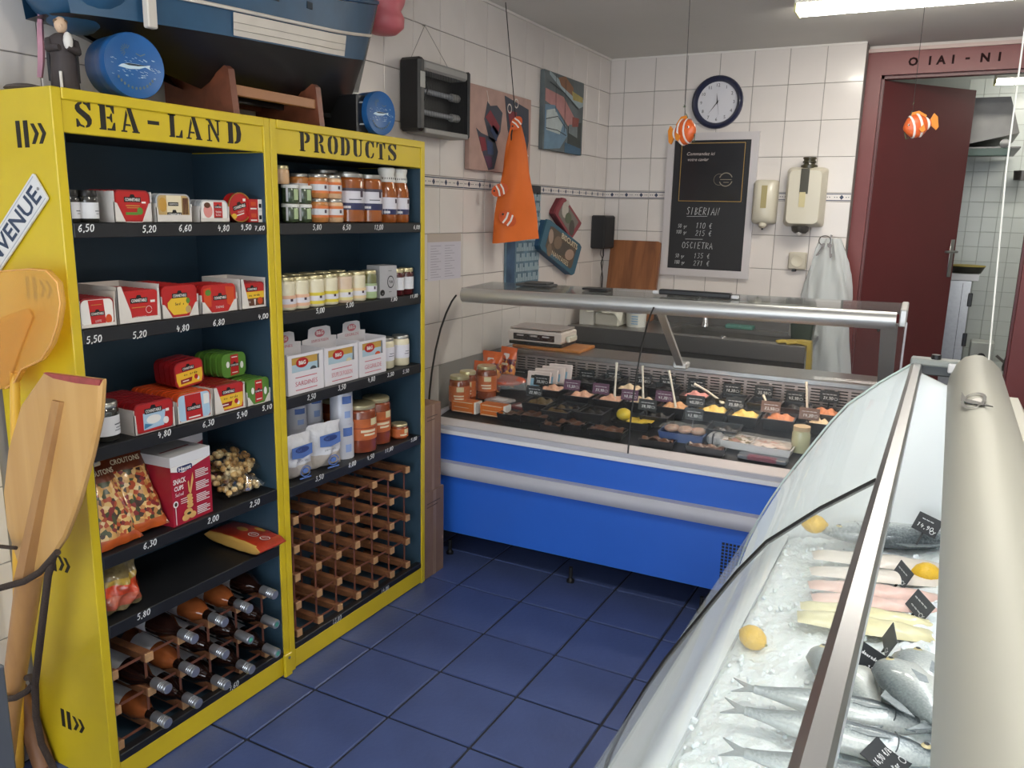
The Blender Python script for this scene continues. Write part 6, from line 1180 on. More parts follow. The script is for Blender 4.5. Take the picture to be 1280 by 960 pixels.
# socket, bag with keys, bottle
t = thing('wall_socket', 'small ivory wall socket below the large dispenser', 'socket', (-.855, WY, 1.33)); MB().cbox(-.055, .055, -.035, 0, -.055, .055, .008).build('housing', mat('greyed_ivory', 'bdb6a6', .5), t); MB().lathe([(.036, 0), (.036, .004), (.030, .001), (.001, .0)], 20, TR(0, -.035, 0) @ RX(pi/2)).build('round_face', m_ivory, t, smooth=50); MB().cbox(-.03, -.002, -.03, -.005, -.068, -.05, .003).build('cable_entry', C('blk'), t)
m_poly = glass('clear_plastic_bag', (.94, .93, .93), .48, .7, .2)
t = thing('plastic_bag', 'clear plastic apron bag hanging from a hook beside the red door frame', 'bag', (-.665, WY-.03, 1.48)); rg = []
for k in range(13):
    q = k/12; z = .0-.86*q; w = .05+.10*min(1, q*2.2)+.015*sin(7*q); d = .018+.03*min(1, q*2.)
    rg.append([((w+.016*sin(5*a+9*q))*cos(a)+.035*q, -.03-(d+.014*sin(7*a+5*q)+.006*sin(13*a-9*q))*sin(a)*.9, z) for a in [2*pi*i/48 for i in range(48)]])
MB().loft(rg, True, False).build('bag_film', m_poly, t, smooth=60)
rg2 = [[(p[0]*.8+.006*sin(9*j), p[1]*.6-.01, p[2]-.02) for p in r_] for j, r_ in enumerate(rg)]; MB().loft(rg2[2:], True, False).build('folded_film', m_poly, t, smooth=60)
MB().tube([(0, .028, .015), (0, -.02, .015), (0, -.03, .0), (0, -.028, .022)], .004, 8).build('hook', m_steel, t, smooth=60)
t = thing('key_ring', 'bunch of dark keys hanging in front of the plastic bag', 'keys', (-.675, WY-.075, 1.475)); MB().tube([(.035*cos(a)-.02, 0, .03*sin(a)-.01) for a in [2*pi*i/16 for i in range(17)]], .003, 6).build('ring', m_dkst, t, smooth=60)
for k, (dx, rr_) in enumerate(((.0, .1), (.012, -.15), (-.02, .5))):
    q = MB(TR(dx, -.004*k, -.03) @ RY(rr_)); q.prism(ellp(0, -.01, .012, .014, 12), 0, .003, FR()); q.bx(-.004, .004, -.003, 0, -.085, -.02); q.bx(.004, .009, -.003, 0, -.08, -.06); q.build('key', m_dkst, t)
t = thing('spray_bottle', 'bottle with a red and white trigger standing behind the deli counter', 'bottle', (on_y(998, 366, 5.30).x, 5.30, .873)); MB().lathe([(.001, 0), (.035, 0), (.036, .01), (.036, .12), (.02, .15), (.014, .165), (.001, .165)], 16).build('bottle_body', mat('clear_whitish_plastic', 'cfcfca', .3), t, smooth=50); MB().cbox(-.035, .018, -.012, .012, .165, .19, .004).cbox(-.012, .012, -.01, .01, .19, .205, .003).build('trigger_head', mat('signal_red_plastic', 'b3302c', .4), t, kind='stuff'); MB().cbox(-.05, -.035, -.006, .006, .15, .182, .003).build('nozzle', C('red'), t)
# bench with sink along the back wall
BZ = .872; m_sink = mat('sink_steel', '8d8a87', .3, .8, var=.06, vscale=20)
t = thing('sink_bench', 'long stainless steel sink bench along the back wall behind the deli counter', 'bench', (XL+.03, 4.88, 0)); bw = 1.50
MB().cbox(0, .62, 0, .58, BZ-.03, BZ, .003).cbox(.62, bw, 0, .09, BZ-.03, BZ, .003).cbox(.62, bw, .50, .58, BZ-.03, BZ, .003).cbox(bw-.06, bw, .09, .50, BZ-.03, BZ, .003).build('worktop', m_sink, t, kind='stuff')
MB().bx(.62, bw-.06, .09, .50, BZ-.24, BZ-.23).bx(.61, .62, .09, .50, BZ-.24, BZ-.03).bx(bw-.06, bw-.05, .09, .50, BZ-.24, BZ-.03).bx(.61, bw-.05, .08, .09, BZ-.24, BZ-.03).bx(.61, bw-.05, .50, .51, BZ-.24, BZ-.03).build('basin', m_sink, t, kind='stuff')
MB().bx(0, bw, .575, .59, BZ, BZ+.14).build('splash_back', mat('dull_steel', '6e6b69', .4, .8), t); MB().cbox(0, bw, -.008, .0, BZ-.10, BZ, .002).build('front_apron', mat('dull_steel', '6e6b69', .4, .8), t); MB().bx(0, bw, .02, .03, .1, BZ-.10).build('lower_panel', mat('dark_front', '4e4a48', .4, .6), t)
for x in (.03, .75, bw-.04): MB().bx(x-.02, x+.02, .03, .07, 0, BZ-.1).build('leg', m_sink, t)
q = DM.inverted(); fp = on_y(882, 400, 5.36)
t = thing('mixer_tap', 'chrome mixer tap rising from the sink bench', 'tap', (fp.x, 5.36, BZ)); MB().lathe([(.028, 0), (.028, .02), (.022, .03), (.022, .12), (.026, .125), (.026, .15), (.001, .155)], 16).build('tap_body', m_chrome, t, smooth=50); MB().tube([(0, 0, .10), (.0, -.06, .12), (.0, -.14, .115), (0, -.16, .09)], .011, 10).build('spout', m_chrome, t, smooth=60); MB().tube([(0, 0, .15), (0, -.05, .17)], .006, 8).build('lever', m_chrome, t)
t = thing('sink_plug', 'small round steel waste plug lying by the sink', 'plug', (fp.x+.22, 4.95, BZ)); MB().lathe([(.001, .012), (.012, .012), (.022, .004), (.022, 0), (.001, 0)], 14).build('plug_disc', m_chrome, t, smooth=50)
p = on_y(910, 410, 5.3); t = thing('green_sponge', 'flat green scourer lying on the far edge of the sink', 'sponge', (p.x+.05, 5.42, BZ)); MB().cbox(-.09, .09, -.04, .04, 0, .025, .005).build('sponge_pad', mat('sea_green_scourer', '4d7a70', .8), t)
p = on_y(1003, 410, 5.25); t = thing('dark_green_bucket', 'dark green tub standing at the right end of the sink bench', 'tub', (-.745, 5.22, BZ)); MB().loft([[(x*s, y*s, z) for x, y in rrect(-.07, .07, -.06, .06, .015, 3)] for s, z in ((.85, 0), (1, .10), (1.06, .10), (1.06, .115), (.96, .115), (.82, .01))]).build('tub_body', mat('dark_green_plastic', '2f3a30', .4), t, smooth=40)
t = thing('yellow_gloves', 'yellow rubber gloves hanging over the right end of the sink bench', 'gloves', (-.6715, 4.95, BZ)); m_glv = mat('mustard_rubber', 'a8923c', .5, var=.08, vscale=20)
def gl_pts(dx): return [[(x+dx, y, z) for x, y, z in rg_] for rg_ in ([(-.12, .03, .004), (-.12, -.02, .004), (-.12, -.02, .02), (-.12, .03, .02)], [(-.03, .04, .006), (-.03, -.03, .006), (-.03, -.03, .026), (-.03, .04, .026)], [(.0, .04, -.0), (.0, -.03, -.0), (.02, -.03, .022), (.02, .04, .022)], [(.004, .035, -.09), (.004, -.03, -.09), (.03, -.03, -.09), (.03, .035, -.09)], [(.004, .03, -.22), (.004, -.035, -.22), (.035, -.035, -.22), (.035, .03, -.22)])]
MB().loft(gl_pts(0)).build('glove_cuff', m_glv, t, smooth=60)
for k in range(4): MB().tube([(-.11, .022-.014*k, .012), (-.15, .024-.018*k, .010), (-.18+.008*abs(k-1), .026-.02*k, .006)], [.008, .0085, .007], 8).build('finger', m_glv, t, smooth=60)
MB().tube([(-.06, -.025, .014), (-.085, -.05, .012), (-.11, -.062, .008)], [.009, .009, .007], 8).build('thumb', m_glv, t, smooth=60)
t = thing('cutting_board', 'large wooden cutting board leaning on the back wall at the corner', 'board', on_y(782, 403, 5.40).xyz*0+Vector((-1.945, 5.39, BZ+.001)), eul=(-.16, 0, 0)); MB().prism(rrect(-.18, .185, 0, .55, .02), -.014, .014, FR()).build('board_body', wood('walnut_board', '6e4226', '96603a', 3.5, (1, 1, .12)), t, smooth=30)
t = thing('paper_stack', 'crumpled white paper and wrapping piled on the bench by the corner', 'paper', (-2.03, 5.08, BZ)); m_ppr = mat('white_wrapping', 'cfccbf', .7, var=.05, vscale=20)
MB().cbox(-.10, -.0, -.12, .05, 0, .10, .004).build('small_box', mat('white_box_card', 'd2d0c9', .6), t); 
def crump(u, v): return (-.10+.30*u, -.14+.24*v, max(.09-.085*(u>.9), .13+.05*sin(7*u+3*v)*sin(5*v)-.10*max(0, u-.6)-.08*max(0, .4-v)+.02*sin(17*u-9*v)))
MB().sheet(crump, 14, 12).build('crumpled_sheet', m_ppr, t); MB().cbox(.0, .17, -.10, .08, 0, .085, .01).build('folded_pad', m_ppr, t)
t = thing('white_tub', 'white tub with a blue lid on the bench beside the cutting board', 'tub', on_y(772, 402, 5.12).xyz*0+Vector((-1.78, 5.10, BZ))); MB().lathe([(.001, 0), (.062, 0), (.068, .095), (.001, .095)], 20).build('tub_body', mat('white_tub_plastic', 'd6d6d0', .4), t, smooth=40); MB().lathe([(.071, .092), (.071, .125), (.066, .128), (.001, .128)], 20).build('blue_lid', mat('mid_blue_lid', '2d5d9a', .4), t, smooth=40); m = MB()
for k in range(4): m.rect(-.01, .035, .02+.016*k, .028+.016*k, FR(0, -.0675, 0))
m.build('printed_lines', mat('pale_blue_text', '8fb3cf', .5), t, kind='stuff')
# ---- left wall
m_canv = mat('pinkish_canvas', 'b09086', .7, var=.12, vscale=12)
def on_left(name, label, cat, y0, y1, z0, z1, dep):
    t = thing(name, label, cat, (WX, (y0+y1)/2, (z0+z1)/2)); return t, y1-y0, z1-z0
def PX(dx): return FXF(dx, 0, 0)
t, w, h = on_left('canvas_picture', 'canvas painting of patterned fish heads, behind the orange bag', 'picture', 3.585, 4.25, 1.80, 2.21, .03)
cv = MB().cbox(.002, .03, -w/2, w/2, -h/2, h/2, .002).build('canvas', m_canv, t); T = PX(.0305)
def pfish(pl, band, cols):
    m = MB(); m.m = 0; m.flat(pl, T, .0005)
    for k, b_ in enumerate(band): m.m = 1+k % 3; m.flat(b_, T, .0012)
    m.build('painted_fish', cols, cv, kind='stuff')
mp = [mat('painted_slate', '3a3f4c', .6), mat('painted_red', '7e2a35', .6), mat('painted_blue', '34476a', .6), mat('painted_plum', '57304a', .6)]
pfish([(-.16, .14), (-.19, .05), (-.14, -.04), (-.08, -.06), (-.02, .0), (-.0, .10), (-.06, .13), (-.13, .12)], [[(-.18, .06), (-.13, .10), (-.03, .03), (-.05, -.02)], [(-.13, .0), (-.10, .03), (-.04, .0), (-.06, -.05)]], mp)
pfish([(-.27, .0), (-.22, -.02), (-.08, -.04), (-.04, -.10), (-.08, -.19), (-.14, -.20), (-.20, -.12)], [[(-.24, -.04), (-.18, -.04), (-.16, -.10), (-.21, -.11)], [(-.16, -.05), (-.10, -.06), (-.09, -.12), (-.15, -.12)], [(-.19, -.13), (-.11, -.13), (-.10, -.18), (-.14, -.19)]], mp)
pfish([(.02, .19), (.30, .15), (.31, -.02), (.26, -.18), (.16, -.12), (.06, .02)], [[(.06, .12), (.16, .12), (.16, .05), (.08, .05)], [(.18, .02), (.28, .0), (.27, -.08), (.20, -.05)]], mp)
m = MB()
for (cx, cz) in ((.075, .13), (.15, .165)): m.ribbon(ellp(cx, cz, .022, .022, 14)+[(cx+.022, cz)], .007, T, .002)
m.ribbon([(.16, -.02), (.24, -.07), (.31, -.10)], .008, T, .002); m.ribbon([(-.17, .19), (-.155, .155), (-.15, .13)], .005, T, .002); m.build('painted_rings', mat('painted_white', 'd0c8c0', .6), cv, kind='stuff')
t, w, h = on_left('boat_picture', 'canvas painting of moored fishing boats near the corner', 'picture', 4.41, 4.98, 1.96, 2.40, .03)
cv = MB().cbox(.002, .03, -w/2, w/2, -h/2, h/2, .002).build('canvas', mat('painted_grey_water', '5f6769', .6, var=.25, vscale=8), t); T = PX(.0305)
shp = [('painted_pale_blue', '9aa9ae', [(-.22, .20), (-.05, .14), (.22, .06), (.28, .08), (.28, .12), (.0, .17), (-.22, .22)]), ('painted_brown', '8a6248', [(-.10, .20), (.0, .22), (.12, .17), (.12, .12), (-.06, .16)]), ('painted_ochre', 'a89a5c', [(.10, .15), (.27, .13), (.27, .10), (.12, .10)]), ('painted_pink_hull', 'b3807e', [(-.27, .12), (-.02, .10), (.18, -.02), (.22, -.06), (.10, -.08), (-.10, .02), (-.27, .05)]), ('painted_dull_blue', '6d8aa0', [(-.27, .03), (-.14, .04), (.02, -.06), (.05, -.12), (-.05, -.20), (-.27, -.22)]), ('painted_white_deck', 'b6c0bf', [(-.25, .0), (-.14, .02), (-.02, -.06), (-.06, -.12), (-.25, -.11)]), ('painted_dark', '3f4644', [(.06, -.06), (.26, -.02), (.26, -.21), (.06, -.20)]), ('painted_grey_mid', '737c7e', [(.07, -.05), (.20, -.04), (.20, -.12), (.07, -.10)]), ('painted_blue_quay', '42627a', [(.02, -.22), (.26, -.22), (.26, -.18), (.02, -.16)]), ('painted_rust', '8a4a42', [(.12, .0), (.22, .0), (.21, -.05), (.12, -.06)])]
for k, (nm, cc, pl) in enumerate(shp): MB().flat(pl, T, .0004+.0002*k).build('painted_patch', mat(nm, cc, .6, var=.1, vscale=20), cv)
m = MB()
for pts in ([(-.14, .21), (-.13, .0)], [(.0, .2), (.0, -.1)], [(-.26, -.05), (-.1, -.02), (.03, -.08)], [(-.26, -.1), (-.1, -.10), (.03, -.12)], [(-.22, .16), (.0, .12), (.2, .05)]): m.ribbon(pts, .005, T, .004)
m.build('painted_lines', mat('painted_dark_lines', '2c3338', .6), cv, kind='stuff')
t, w, h = on_left('wall_calendar', 'blue printed tide calendar hanging behind the orange bag', 'calendar', 4.02, 4.45, 1.17, 1.75, .01)
MB().cbox(.002, .006, -w/2, w/2, -h/2, h/2, .001).build('sheet', mat('calendar_blue', '5c7686', .6, var=.3, vscale=14), t); T = PX(.0065); m = MB()
for j in range(9):
    for i in range(14): m.rect(-w/2+.14+i*.0215, -w/2+.14+i*.0215+.015, -h/2+.03+j*.058, -h/2+.03+j*.058+.045*(.5+.5*((i*7+j*5) % 3 > 0)), T)
m.build('printed_grid', mat('pale_grid_print', '9eb0b8', .6), t, kind='stuff'); MB().rect(-w/2, w/2, h/2-.05, h/2, T).build('dark_header', mat('calendar_header', '33373c', .6), t); MB().rect(-w/2+.02, -w/2+.12, -h/2+.02, h/2-.06, T).build('side_picture', mat('deep_sea_print', '3b5470', .6, var=.4, vscale=10), t)
# tins hung on the wall
def wtin(label, corners, dep, side, face, inner, innercols, txt):
    pts = [on_x(u, v, WX+dep) for u, v in corners]; c = sum(pts, Vector())/len(pts); t = thing('picture_tin', label, 'tin', (WX, c.y, c.z))
    pl = [(p.y-c.y, p.z-c.z) for p in pts]
    def shr(k): return [(a*k, b*k) for a, b in pl]
    MB().prism(shr(.98), 0, dep-.008, PX(.001)).build('tin_body', side, t); l = MB().prism(pl, dep-.012, dep, PX(.0)).build('lid', face, t)
    m = MB(); m.m = 0; m.flat(shr(.76), PX(dep), .0006)
    for k, (cx, cz, rx, rz) in enumerate(inner): m.m = 1+k % (len(innercols)-1); m.flat(ellp(cx, cz, rx, rz, 12), PX(dep), .0010+.0002*k)
    m.build('printed_picture', innercols, l, kind='stuff')
    return t, l
mm_ = lambda n, c: mat(n, c, .5)
wtin('red framed picture tin hung askew on the left wall', [(703, 247), (707, 248), (727, 279), (725, 283), (716, 297), (712, 296), (694, 267), (695, 262)], .045, mm_('maroon_tin', '6e2a33'), mm_('dusty_red_tin', '8f4048'), [(-.05, .05, .05, .05), (.0, -.0, .05, .035), (.06, -.06, .04, .05), (-.02, .09, .03, .02)], [mm_('tin_grey_picture', '77726a'), mm_('tin_white_picture', 'bcb5aa'), mm_('tin_green_picture', '5d6650'), mm_('tin_dark_picture', '4b4640')], '')
t, l = wtin('blue picture tin with lettering hung askew on the left wall', [(684, 274), (688, 275), (725, 305), (727, 309), (718, 342), (715, 344), (677, 312), (675, 307)], .05, mm_('blue_tin_side', '2f5878'), mm_('teal_blue_tin', '3b6478'), [(-.16, .07, .035, .045), (-.18, -.01, .035, .04), (.02, -.01, .12, .04), (.12, -.05, .07, .035), (-.06, .03, .06, .04)], [mm_('tin_brown_picture', '5f5044'), mm_('tin_skin_picture', 'a89080'), mm_('tin_tan_picture', '7d6a58'), mm_('tin_shade_picture', '524c46')], '')
m = MB(); T = PX(.0522) @ Matrix.Rotation(-.32, 4, 'Z'); m.text('BISCUITS', T @ TR(.10, .068, 0), width=.26, height=.036, bold=.02); m.text('NANTAISES', T @ TR(.0, -.072, 0), width=.26, height=.03); m.build('lettering', C('cream'), l, kind='stuff')
# speaker and cables
t = thing('wall_speaker', 'black box speaker on the left wall close to the corner', 'speaker', (WX, 5.36, 1.36)); MB().cbox(0, .10, -.10, .09, 0, .225, .008).build('box', m_black, t); MB().bx(.10, .103, -.09, .08, .01, .215).build('grille_cloth', mat('black_cloth', '222224', .8), t); MB().tube([(.05, .02, 0), (.05, .03, -.05), (.05, -.01, -.10), (.05, .03, -.20), (.05, .02, -.42)], .004, 6).build('cable', m_seal, t, smooth=60); MB().tube([(.05, -.02, 0), (.05, -.03, -.04), (.05, .03, -.09), (.05, .0, -.20), (.05, .04, -.42)], .003, 6).build('second_cable', m_dkst, t, smooth=60)
t = thing('paper_notice', 'white typed notice taped on the wall beside the yellow shelving', 'notice', (WX, 3.41, 1.36)); MB().bx(.0, .0012, -.150, .150, -.10, .085).build('paper_sheet', mat('lilac_white_paper', 'c9c5cf', .7), t); MB().bx(.0, .0010, -.150, .150, .085, .125).build('upper_sheet', mat('beige_paper', 'b7aaa0', .7), t); m = MB()
for k in range(13):
    for c0 in (-.125, .0): m.rect(c0, c0+.09-.02*((k*5) % 3), .065-.0125*k, .0675-.0125*k, PX(.0014))
m.build('typed_lines', mat('grey_typing', '9b97a5', .7), t, kind='stuff')
# fly killer lamp hung on strings
y0, y1, z0, z1 = 3.03, 3.455, 1.937, 2.232
t = thing('fly_killer', 'black electric fly killer hanging by strings on the left wall', 'insect trap', (WX, (y0+y1)/2, z0)); w, h, d = y1-y0, z1-z0, .115
MB().cbox(0.004, d, -w/2, -w/2+.045, -.005, h+.005, .012).build('end_housing', m_black, t); MB().cbox(.004, d, w/2-.02, w/2, -.005, h, .008).build('right_end_housing', m_black, t)
MB().cbox(.01, d-.004, -w/2+.045, w/2-.02, h-.045, h-.002, .01).build('top_cover', mat('grey_trap_cover', '8f8d8a', .5), t); MB().cbox(.01, d, -w/2+.045, w/2-.02, -.012, .012, .004).build('drip_tray', mat('grey_trap_cover', '8f8d8a', .5), t); MB().bx(.006, .02, -w/2+.045, w/2-.02, .012, h-.045).build('back_panel', mat('dark_trap_back', '141415', .6), t)
for k, z in enumerate((.085, .175)): MB().tube([(.055, -w/2+.05, z), (.055, w/2-.03, z)], .013, 10).build('lamp_tube', mat('dull_lamp_glass', '8c8f95', .2, coat=.5), t, smooth=50); MB().tube([(.055, w/2-.085, z), (.055, w/2-.025, z)], .018, 10).build('lamp_holder', mat('lamp_holder_grey', '9c9a98', .5), t, smooth=50)
b = MB()
for k in range(26): y = -w/2+.055+k*(w-.085)/25; b.tube([(d-.012, y, .012), (d-.012, y, h-.045)], .0010, 4)
b.build('guard_wires', m_black, t, kind='stuff')
MB().bx(d, d+.001, -w/2+.004, -w/2+.040, .175, .24).build('paper_sticker', mat('grey_sticker', 'a9a8a2', .6), t)
b = MB().tube([(.03, -w/2+.05, h), (.01, -.02, h+.17)], .0012, 5); b.build('hanging_string', mat('grey_string', '7b7773', .8), t); MB().tube([(.03, w/2-.05, h), (.01, -.02, h+.17)], .0012, 5).build('hanging_string', mat('grey_string', '7b7773', .8), t); MB().tube([(-.006, -.02, h+.17), (.016, -.02, h+.17)], .003, 6).build('nail', m_steel, t)
MB().tube([(.09, -w/2+.05, h-.05), (.118, -w/2+.06, h*.6), (.09, -w/2+.05, h*.3)], .003, 6).build('lead', m_seal, t, smooth=60)
# orange bag on a cord from the ceiling, and two hanging fish ornaments
m_or = mat('orange_cloth', 'dc6a20', .65, var=.05, vscale=10); bx_, by_ = -2.055, 3.873
bt = thing('orange_bag', 'orange cloth bag with clownfish motifs hanging from a dark cord', 'bag', (bx_, by_, 1.46)); H0 = on_y(630, 150, by_).z-1.46
rg = []
for k in range(15):
    q = k/14; z = H0*(1-q); yw = .020+.155*q**.7; xw = .014+.028*sin(pi*min(q, .85)); c_ = -.005+.012*q
    rg.append([(xw*cos(a)+.01*sin(3*a+4*q), c_+yw*sin(a)*.72+.006*sin(5*a+8*q), z+(.03*(sin(a)*.5-.5) if k == 14 else 0)) for a in [2*pi*i/20 for i in range(20)]])
bt.rotation_euler = (0, 0, -radians(42)); MB().loft(rg, True, True).build('cloth_body', m_or, bt, smooth=60)
hk = on_z(632, 3, ZC); top = Vector((bx_, by_-.02, 1.46+H0+.01))
MB().tube([RZ(radians(42)) @ (hk-bt.location), RZ(radians(42)) @ (top-bt.location)], .0025, 6).build('hanging_cord', mat('dark_cord', '2e2c2a', .8), bt); MB().tube([(.0, -.02, H0-.01), (.012, -.035, H0-.08), (.012, -.03, H0-.16)], .004, 6).build('drawstring', mat('dark_cord', '2e2c2a', .8), bt, smooth=60)
def motif(y, z, s, rot):
    T = FXF(.046, y, z) @ Matrix.Rotation(rot, 4, 'Z'); pp = MB().flat(ellp(0, 0, .052*s, .036*s, 16), T, .004).build('fish_motif', mat('deep_orange_print', 'c9521c', .6), bt)
    m = MB()
    for x in (-.012, .016): m.flat([(x*s-.005*s, -.030*s), (x*s+.004*s, -.032*s), (x*s+.010*s, .0), (x*s+.004*s, .032*s), (x*s-.005*s, .030*s), (x*s, 0)], T, .0052)
    m.m = 1; m.flat(ellp(-.034*s, .008*s, .006*s, .006*s, 10), T, .0052); m.build('motif_bands', [C('wht'), C('blk')], pp)
motif(-.022, .58, .75, .9); motif(-.105, .245, .9, .4); motif(-.06, .10, 1.0, -.5)
# generic clownfish ornaments
m_cf = mat('clownfish_orange', 'cc5a22', .4, coat=.2, var=.08, vscale=40); m_cfb = mat('clownfish_white', 'dccfc8', .45); m_cff = mat('fin_amber', 'd9842c', .45)
def clown(label, loc, yaw, s, hook, cordcol, tilt):
    t = thing('fish_ornament', label, 'ornament', loc, eul=(0, tilt, yaw)); prof = [(-.5, .16), (-.44, .42), (-.32, .78), (-.12, 1.), (.1, .95), (.26, .66), (.38, .36), (.46, .28)]
    L, Hh, Tk = .135*s, .115*s, .062*s
    b = MB(); rings = [[(x*L, Tk/2*k**.8*cos(q), Hh/2*k*sin(q)) for q in [2*pi*i/18 for i in range(18)]] for x, k in prof]; b.loft(rings); b.build('body', m_cf, t, smooth=60)
    for x, k in ((-.20, .93), (.06, .99), (.33, .52)):
        MB().loft([[((x+dx)*L+.004*s*cos(2*q), Tk/2*(k**.8)*1.04*e*cos(q), Hh/2*k*1.03*e*sin(q)) for q in [2*pi*i/18 for i in range(18)]] for dx, e in ((-.045, .98), (-.02, 1.02), (.02, 1.02), (.045, .98))], True, False).build('white_band', m_cfb, t, smooth=60)
    MB().prism([(.44*L, .012*s), (.62*L, .040*s), (.72*L, .02*s), (.70*L, -.03*s), (.6*L, -.042*s), (.44*L, -.012*s)], -.004*s, .004*s, FR()).build('tail_fin', m_cff, t); MB().prism([(-.2*L, .42*Hh), (-.12*L, .60*Hh), (.12*L, .60*Hh), (.36*L, .34*Hh), (.28*L, .22*Hh), (0, .42*Hh)], -.003*s, .003*s, FR()).build('dorsal_fin', m_cff, t)
    for sg in (-1, 1):
        MB().prism([(-.05*L, -.02*s), (.14*L, .0), (.16*L, -.03*s), (.04*L, -.04*s)], -.002, .002, TR(0, sg*Tk*.5, 0) @ FR()).build('side_fin', m_cff, t)
        e = MB().ell((-.34*L, sg*Tk*.33, .012*s), (.006*s, .004*s, .006*s), 10, 6).build('eye', C('wht'), t, smooth=60); MB().ell((-.345*L, sg*Tk*.395, .012*s), (.0035*s, .002*s, .0035*s), 8, 5).build('pupil', C('blk'), e, smooth=60)
    iv = t.matrix_basis.inverted(); top = Vector((-.06*L, 0, .62*Hh))
    MB().tube([iv @ Vector(hook), Vector((-.04*L, 0, .95*Hh)), top], .0013*s, 6).build('hanging_cord', cordcol, t, smooth=60); MB().tube([top+Vector((-.05*L, 0, .05*Hh)), (-.48*L, 0, -.2*Hh), (-.46*L, 0, -.45*Hh), (-.36*L, 0, -.42*Hh)], .0022*s, 6).build('green_loop', mat('green_string', '4c5a40', .7), t, smooth=60); MB().tube([(-.04*L, -.006*s, .98*Hh), (-.02*L, .006*s, .94*Hh), (-.07*L, 0, .92*Hh), (.0, 0, 1.02*Hh)], .0016*s, 5).build('knot', mat('green_string', '4c5a40', .7), t)
    return t
yb = 2.75; p = on_y(855, 165, yb); hk = on_z(866, 0, ZC); dirv = ray(864, 0)
clown('orange and white fish ornament hanging in front of the clock and chalkboard', p, 2.65, .74, (on_y(864, -60, yb).x, yb, ZC), mat('dark_cord', '2e2c2a', .8), .1)
yb = 2.35; p = on_y(1147, 157, yb); clown('orange and white fish ornament hanging in front of the red door', p, .35, .50, (on_y(1163, -60, yb).x, yb, ZC), mat('dark_cord', '2e2c2a', .8), -.25)
# ---- things in the tiled room behind the door
m_hood = mat('hood_steel', '6b6a68', .35, .7, var=.1, vscale=10)
t = thing('extractor_hood', 'steel extractor hood seen through the open door', 'hood', (.22, 7.05, 2.08)); MB().loft([[(x, y, z) for x, y in ((-.3, -.35), (.12, -.35), (.12, .5), (-.3, .5))] for z in (.02, .03)]).loft([[(-.3, y, .03), (.10, y, .12), (.02, y, .36), (-.3, y, .36)] for y in (-.34, .48)]).build('hood_body', m_hood, t, kind='stuff'); MB().lathe([(.001, .0), (.03, .0), (.03, .02), (.001, .02)], 12, TR(.02, -.36, .05) @ RX(pi/2)).build('round_port', C('blk'), t); MB().cbox(-.3, .06, -.36, -.34, -.03, .02, .004).build('green_edge', mat('grey_green_edge', '5f7a70', .4), t)
t = thing('steel_cabinet', 'tall steel cabinet with black handles behind the open red door', 'cabinet', (.05, 6.95, 0)); MB().cbox(-.14, .12, 0, .5, 0, 1.17, .004).build('cabinet_body', m_steel, t); MB().cbox(-.14, .16, -.02, .5, 1.17, 1.22, .003).build('white_top', m_whit, t)
for z in (.68, .98): MB().cbox(.105, .135, -.02, .0, z, z+.10, .004).build('handle', C('blk'), t)
MB().bx(.06, .063, -.002, 0, .02, 1.15).build('door_gap', C('blk'), t)
t = thing('frying_pan', 'dark pan with a yellow rim standing on the steel cabinet', 'pan', (.12, 7.05, 1.222)); MB().lathe([(.001, 0), (.10, 0), (.125, .05), (.12, .05), (.098, .006), (.001, .006)], 20).build('pan_body', mat('dark_pan', '3a3832', .4, .4), t, smooth=50); MB().lathe([(.118, .048), (.128, .05), (.126, .058), (.116, .056)], 20).build('yellow_rim', mat('dull_yellow_rim', '9a8a3a', .5), t, smooth=50); MB().tube([(-.12, 0, .045), (-.28, .0, .06)], .01, 8).build('handle', C('blk'), t)
t = thing('wall_hook_pot', 'dark pot hanging on the tiled wall of the back room', 'pot', (.42, 7.5, 1.92)); MB().lathe([(.001, 0), (.06, 0), (.065, .07), (.001, .07)], 14).build('pot_body', m_dkst, t, smooth=40)
t = thing('kitchen_machine', 'small white machine with a black dial low in the back room', 'machine', (.30, 7.2, .50)); MB().cbox(-.08, .08, -.1, .1, 0, .20, .006).build('machine_body', mat('grey_white_machine', 'a8aca8', .4), t); MB().lathe([(.001, 0), (.03, 0), (.03, .015), (.001, .015)], 12, TR(0, -.1, .09) @ RX(pi/2)).build('dial', C('blk'), t)
t = thing('low_table', 'pale work table carrying the white machine in the back room', 'table', (.42, 7.2, 0)); MB().cbox(-.17, .4, -.25, .35, .46, .499, .004).build('table_top', mat('pale_table', 'b5bab8', .4), t)
for x in (-.14, .37):
    for y in (-.22, .32): MB().bx(x-.02, x+.02, y-.02, y+.02, 0, .46).build('leg', m_steel, t)
t = thing('steel_kettle', 'dark kettle on the low table in the back room', 'kettle', (.52, 7.1, .50)); MB().lathe([(.001, 0), (.07, 0), (.075, .03), (.06, .11), (.03, .13), (.001, .135)], 16).build('kettle_body', m_dkst, t, smooth=50); MB().tube([(-.05, 0, .1), (-.05, 0, .17), (.05, 0, .17), (.05, 0, .1)], .006, 6).build('handle', C('blk'), t); MB().tube([(-.06, 0, .06), (-.12, 0, .11)], .01, 8).build('spout', m_dkst, t)
# ================================================================== LEFT: OARS, SIGN, MODEL SHIP AND THINGS ON TOP OF THE SHELVES
TOPZ = 1.8585
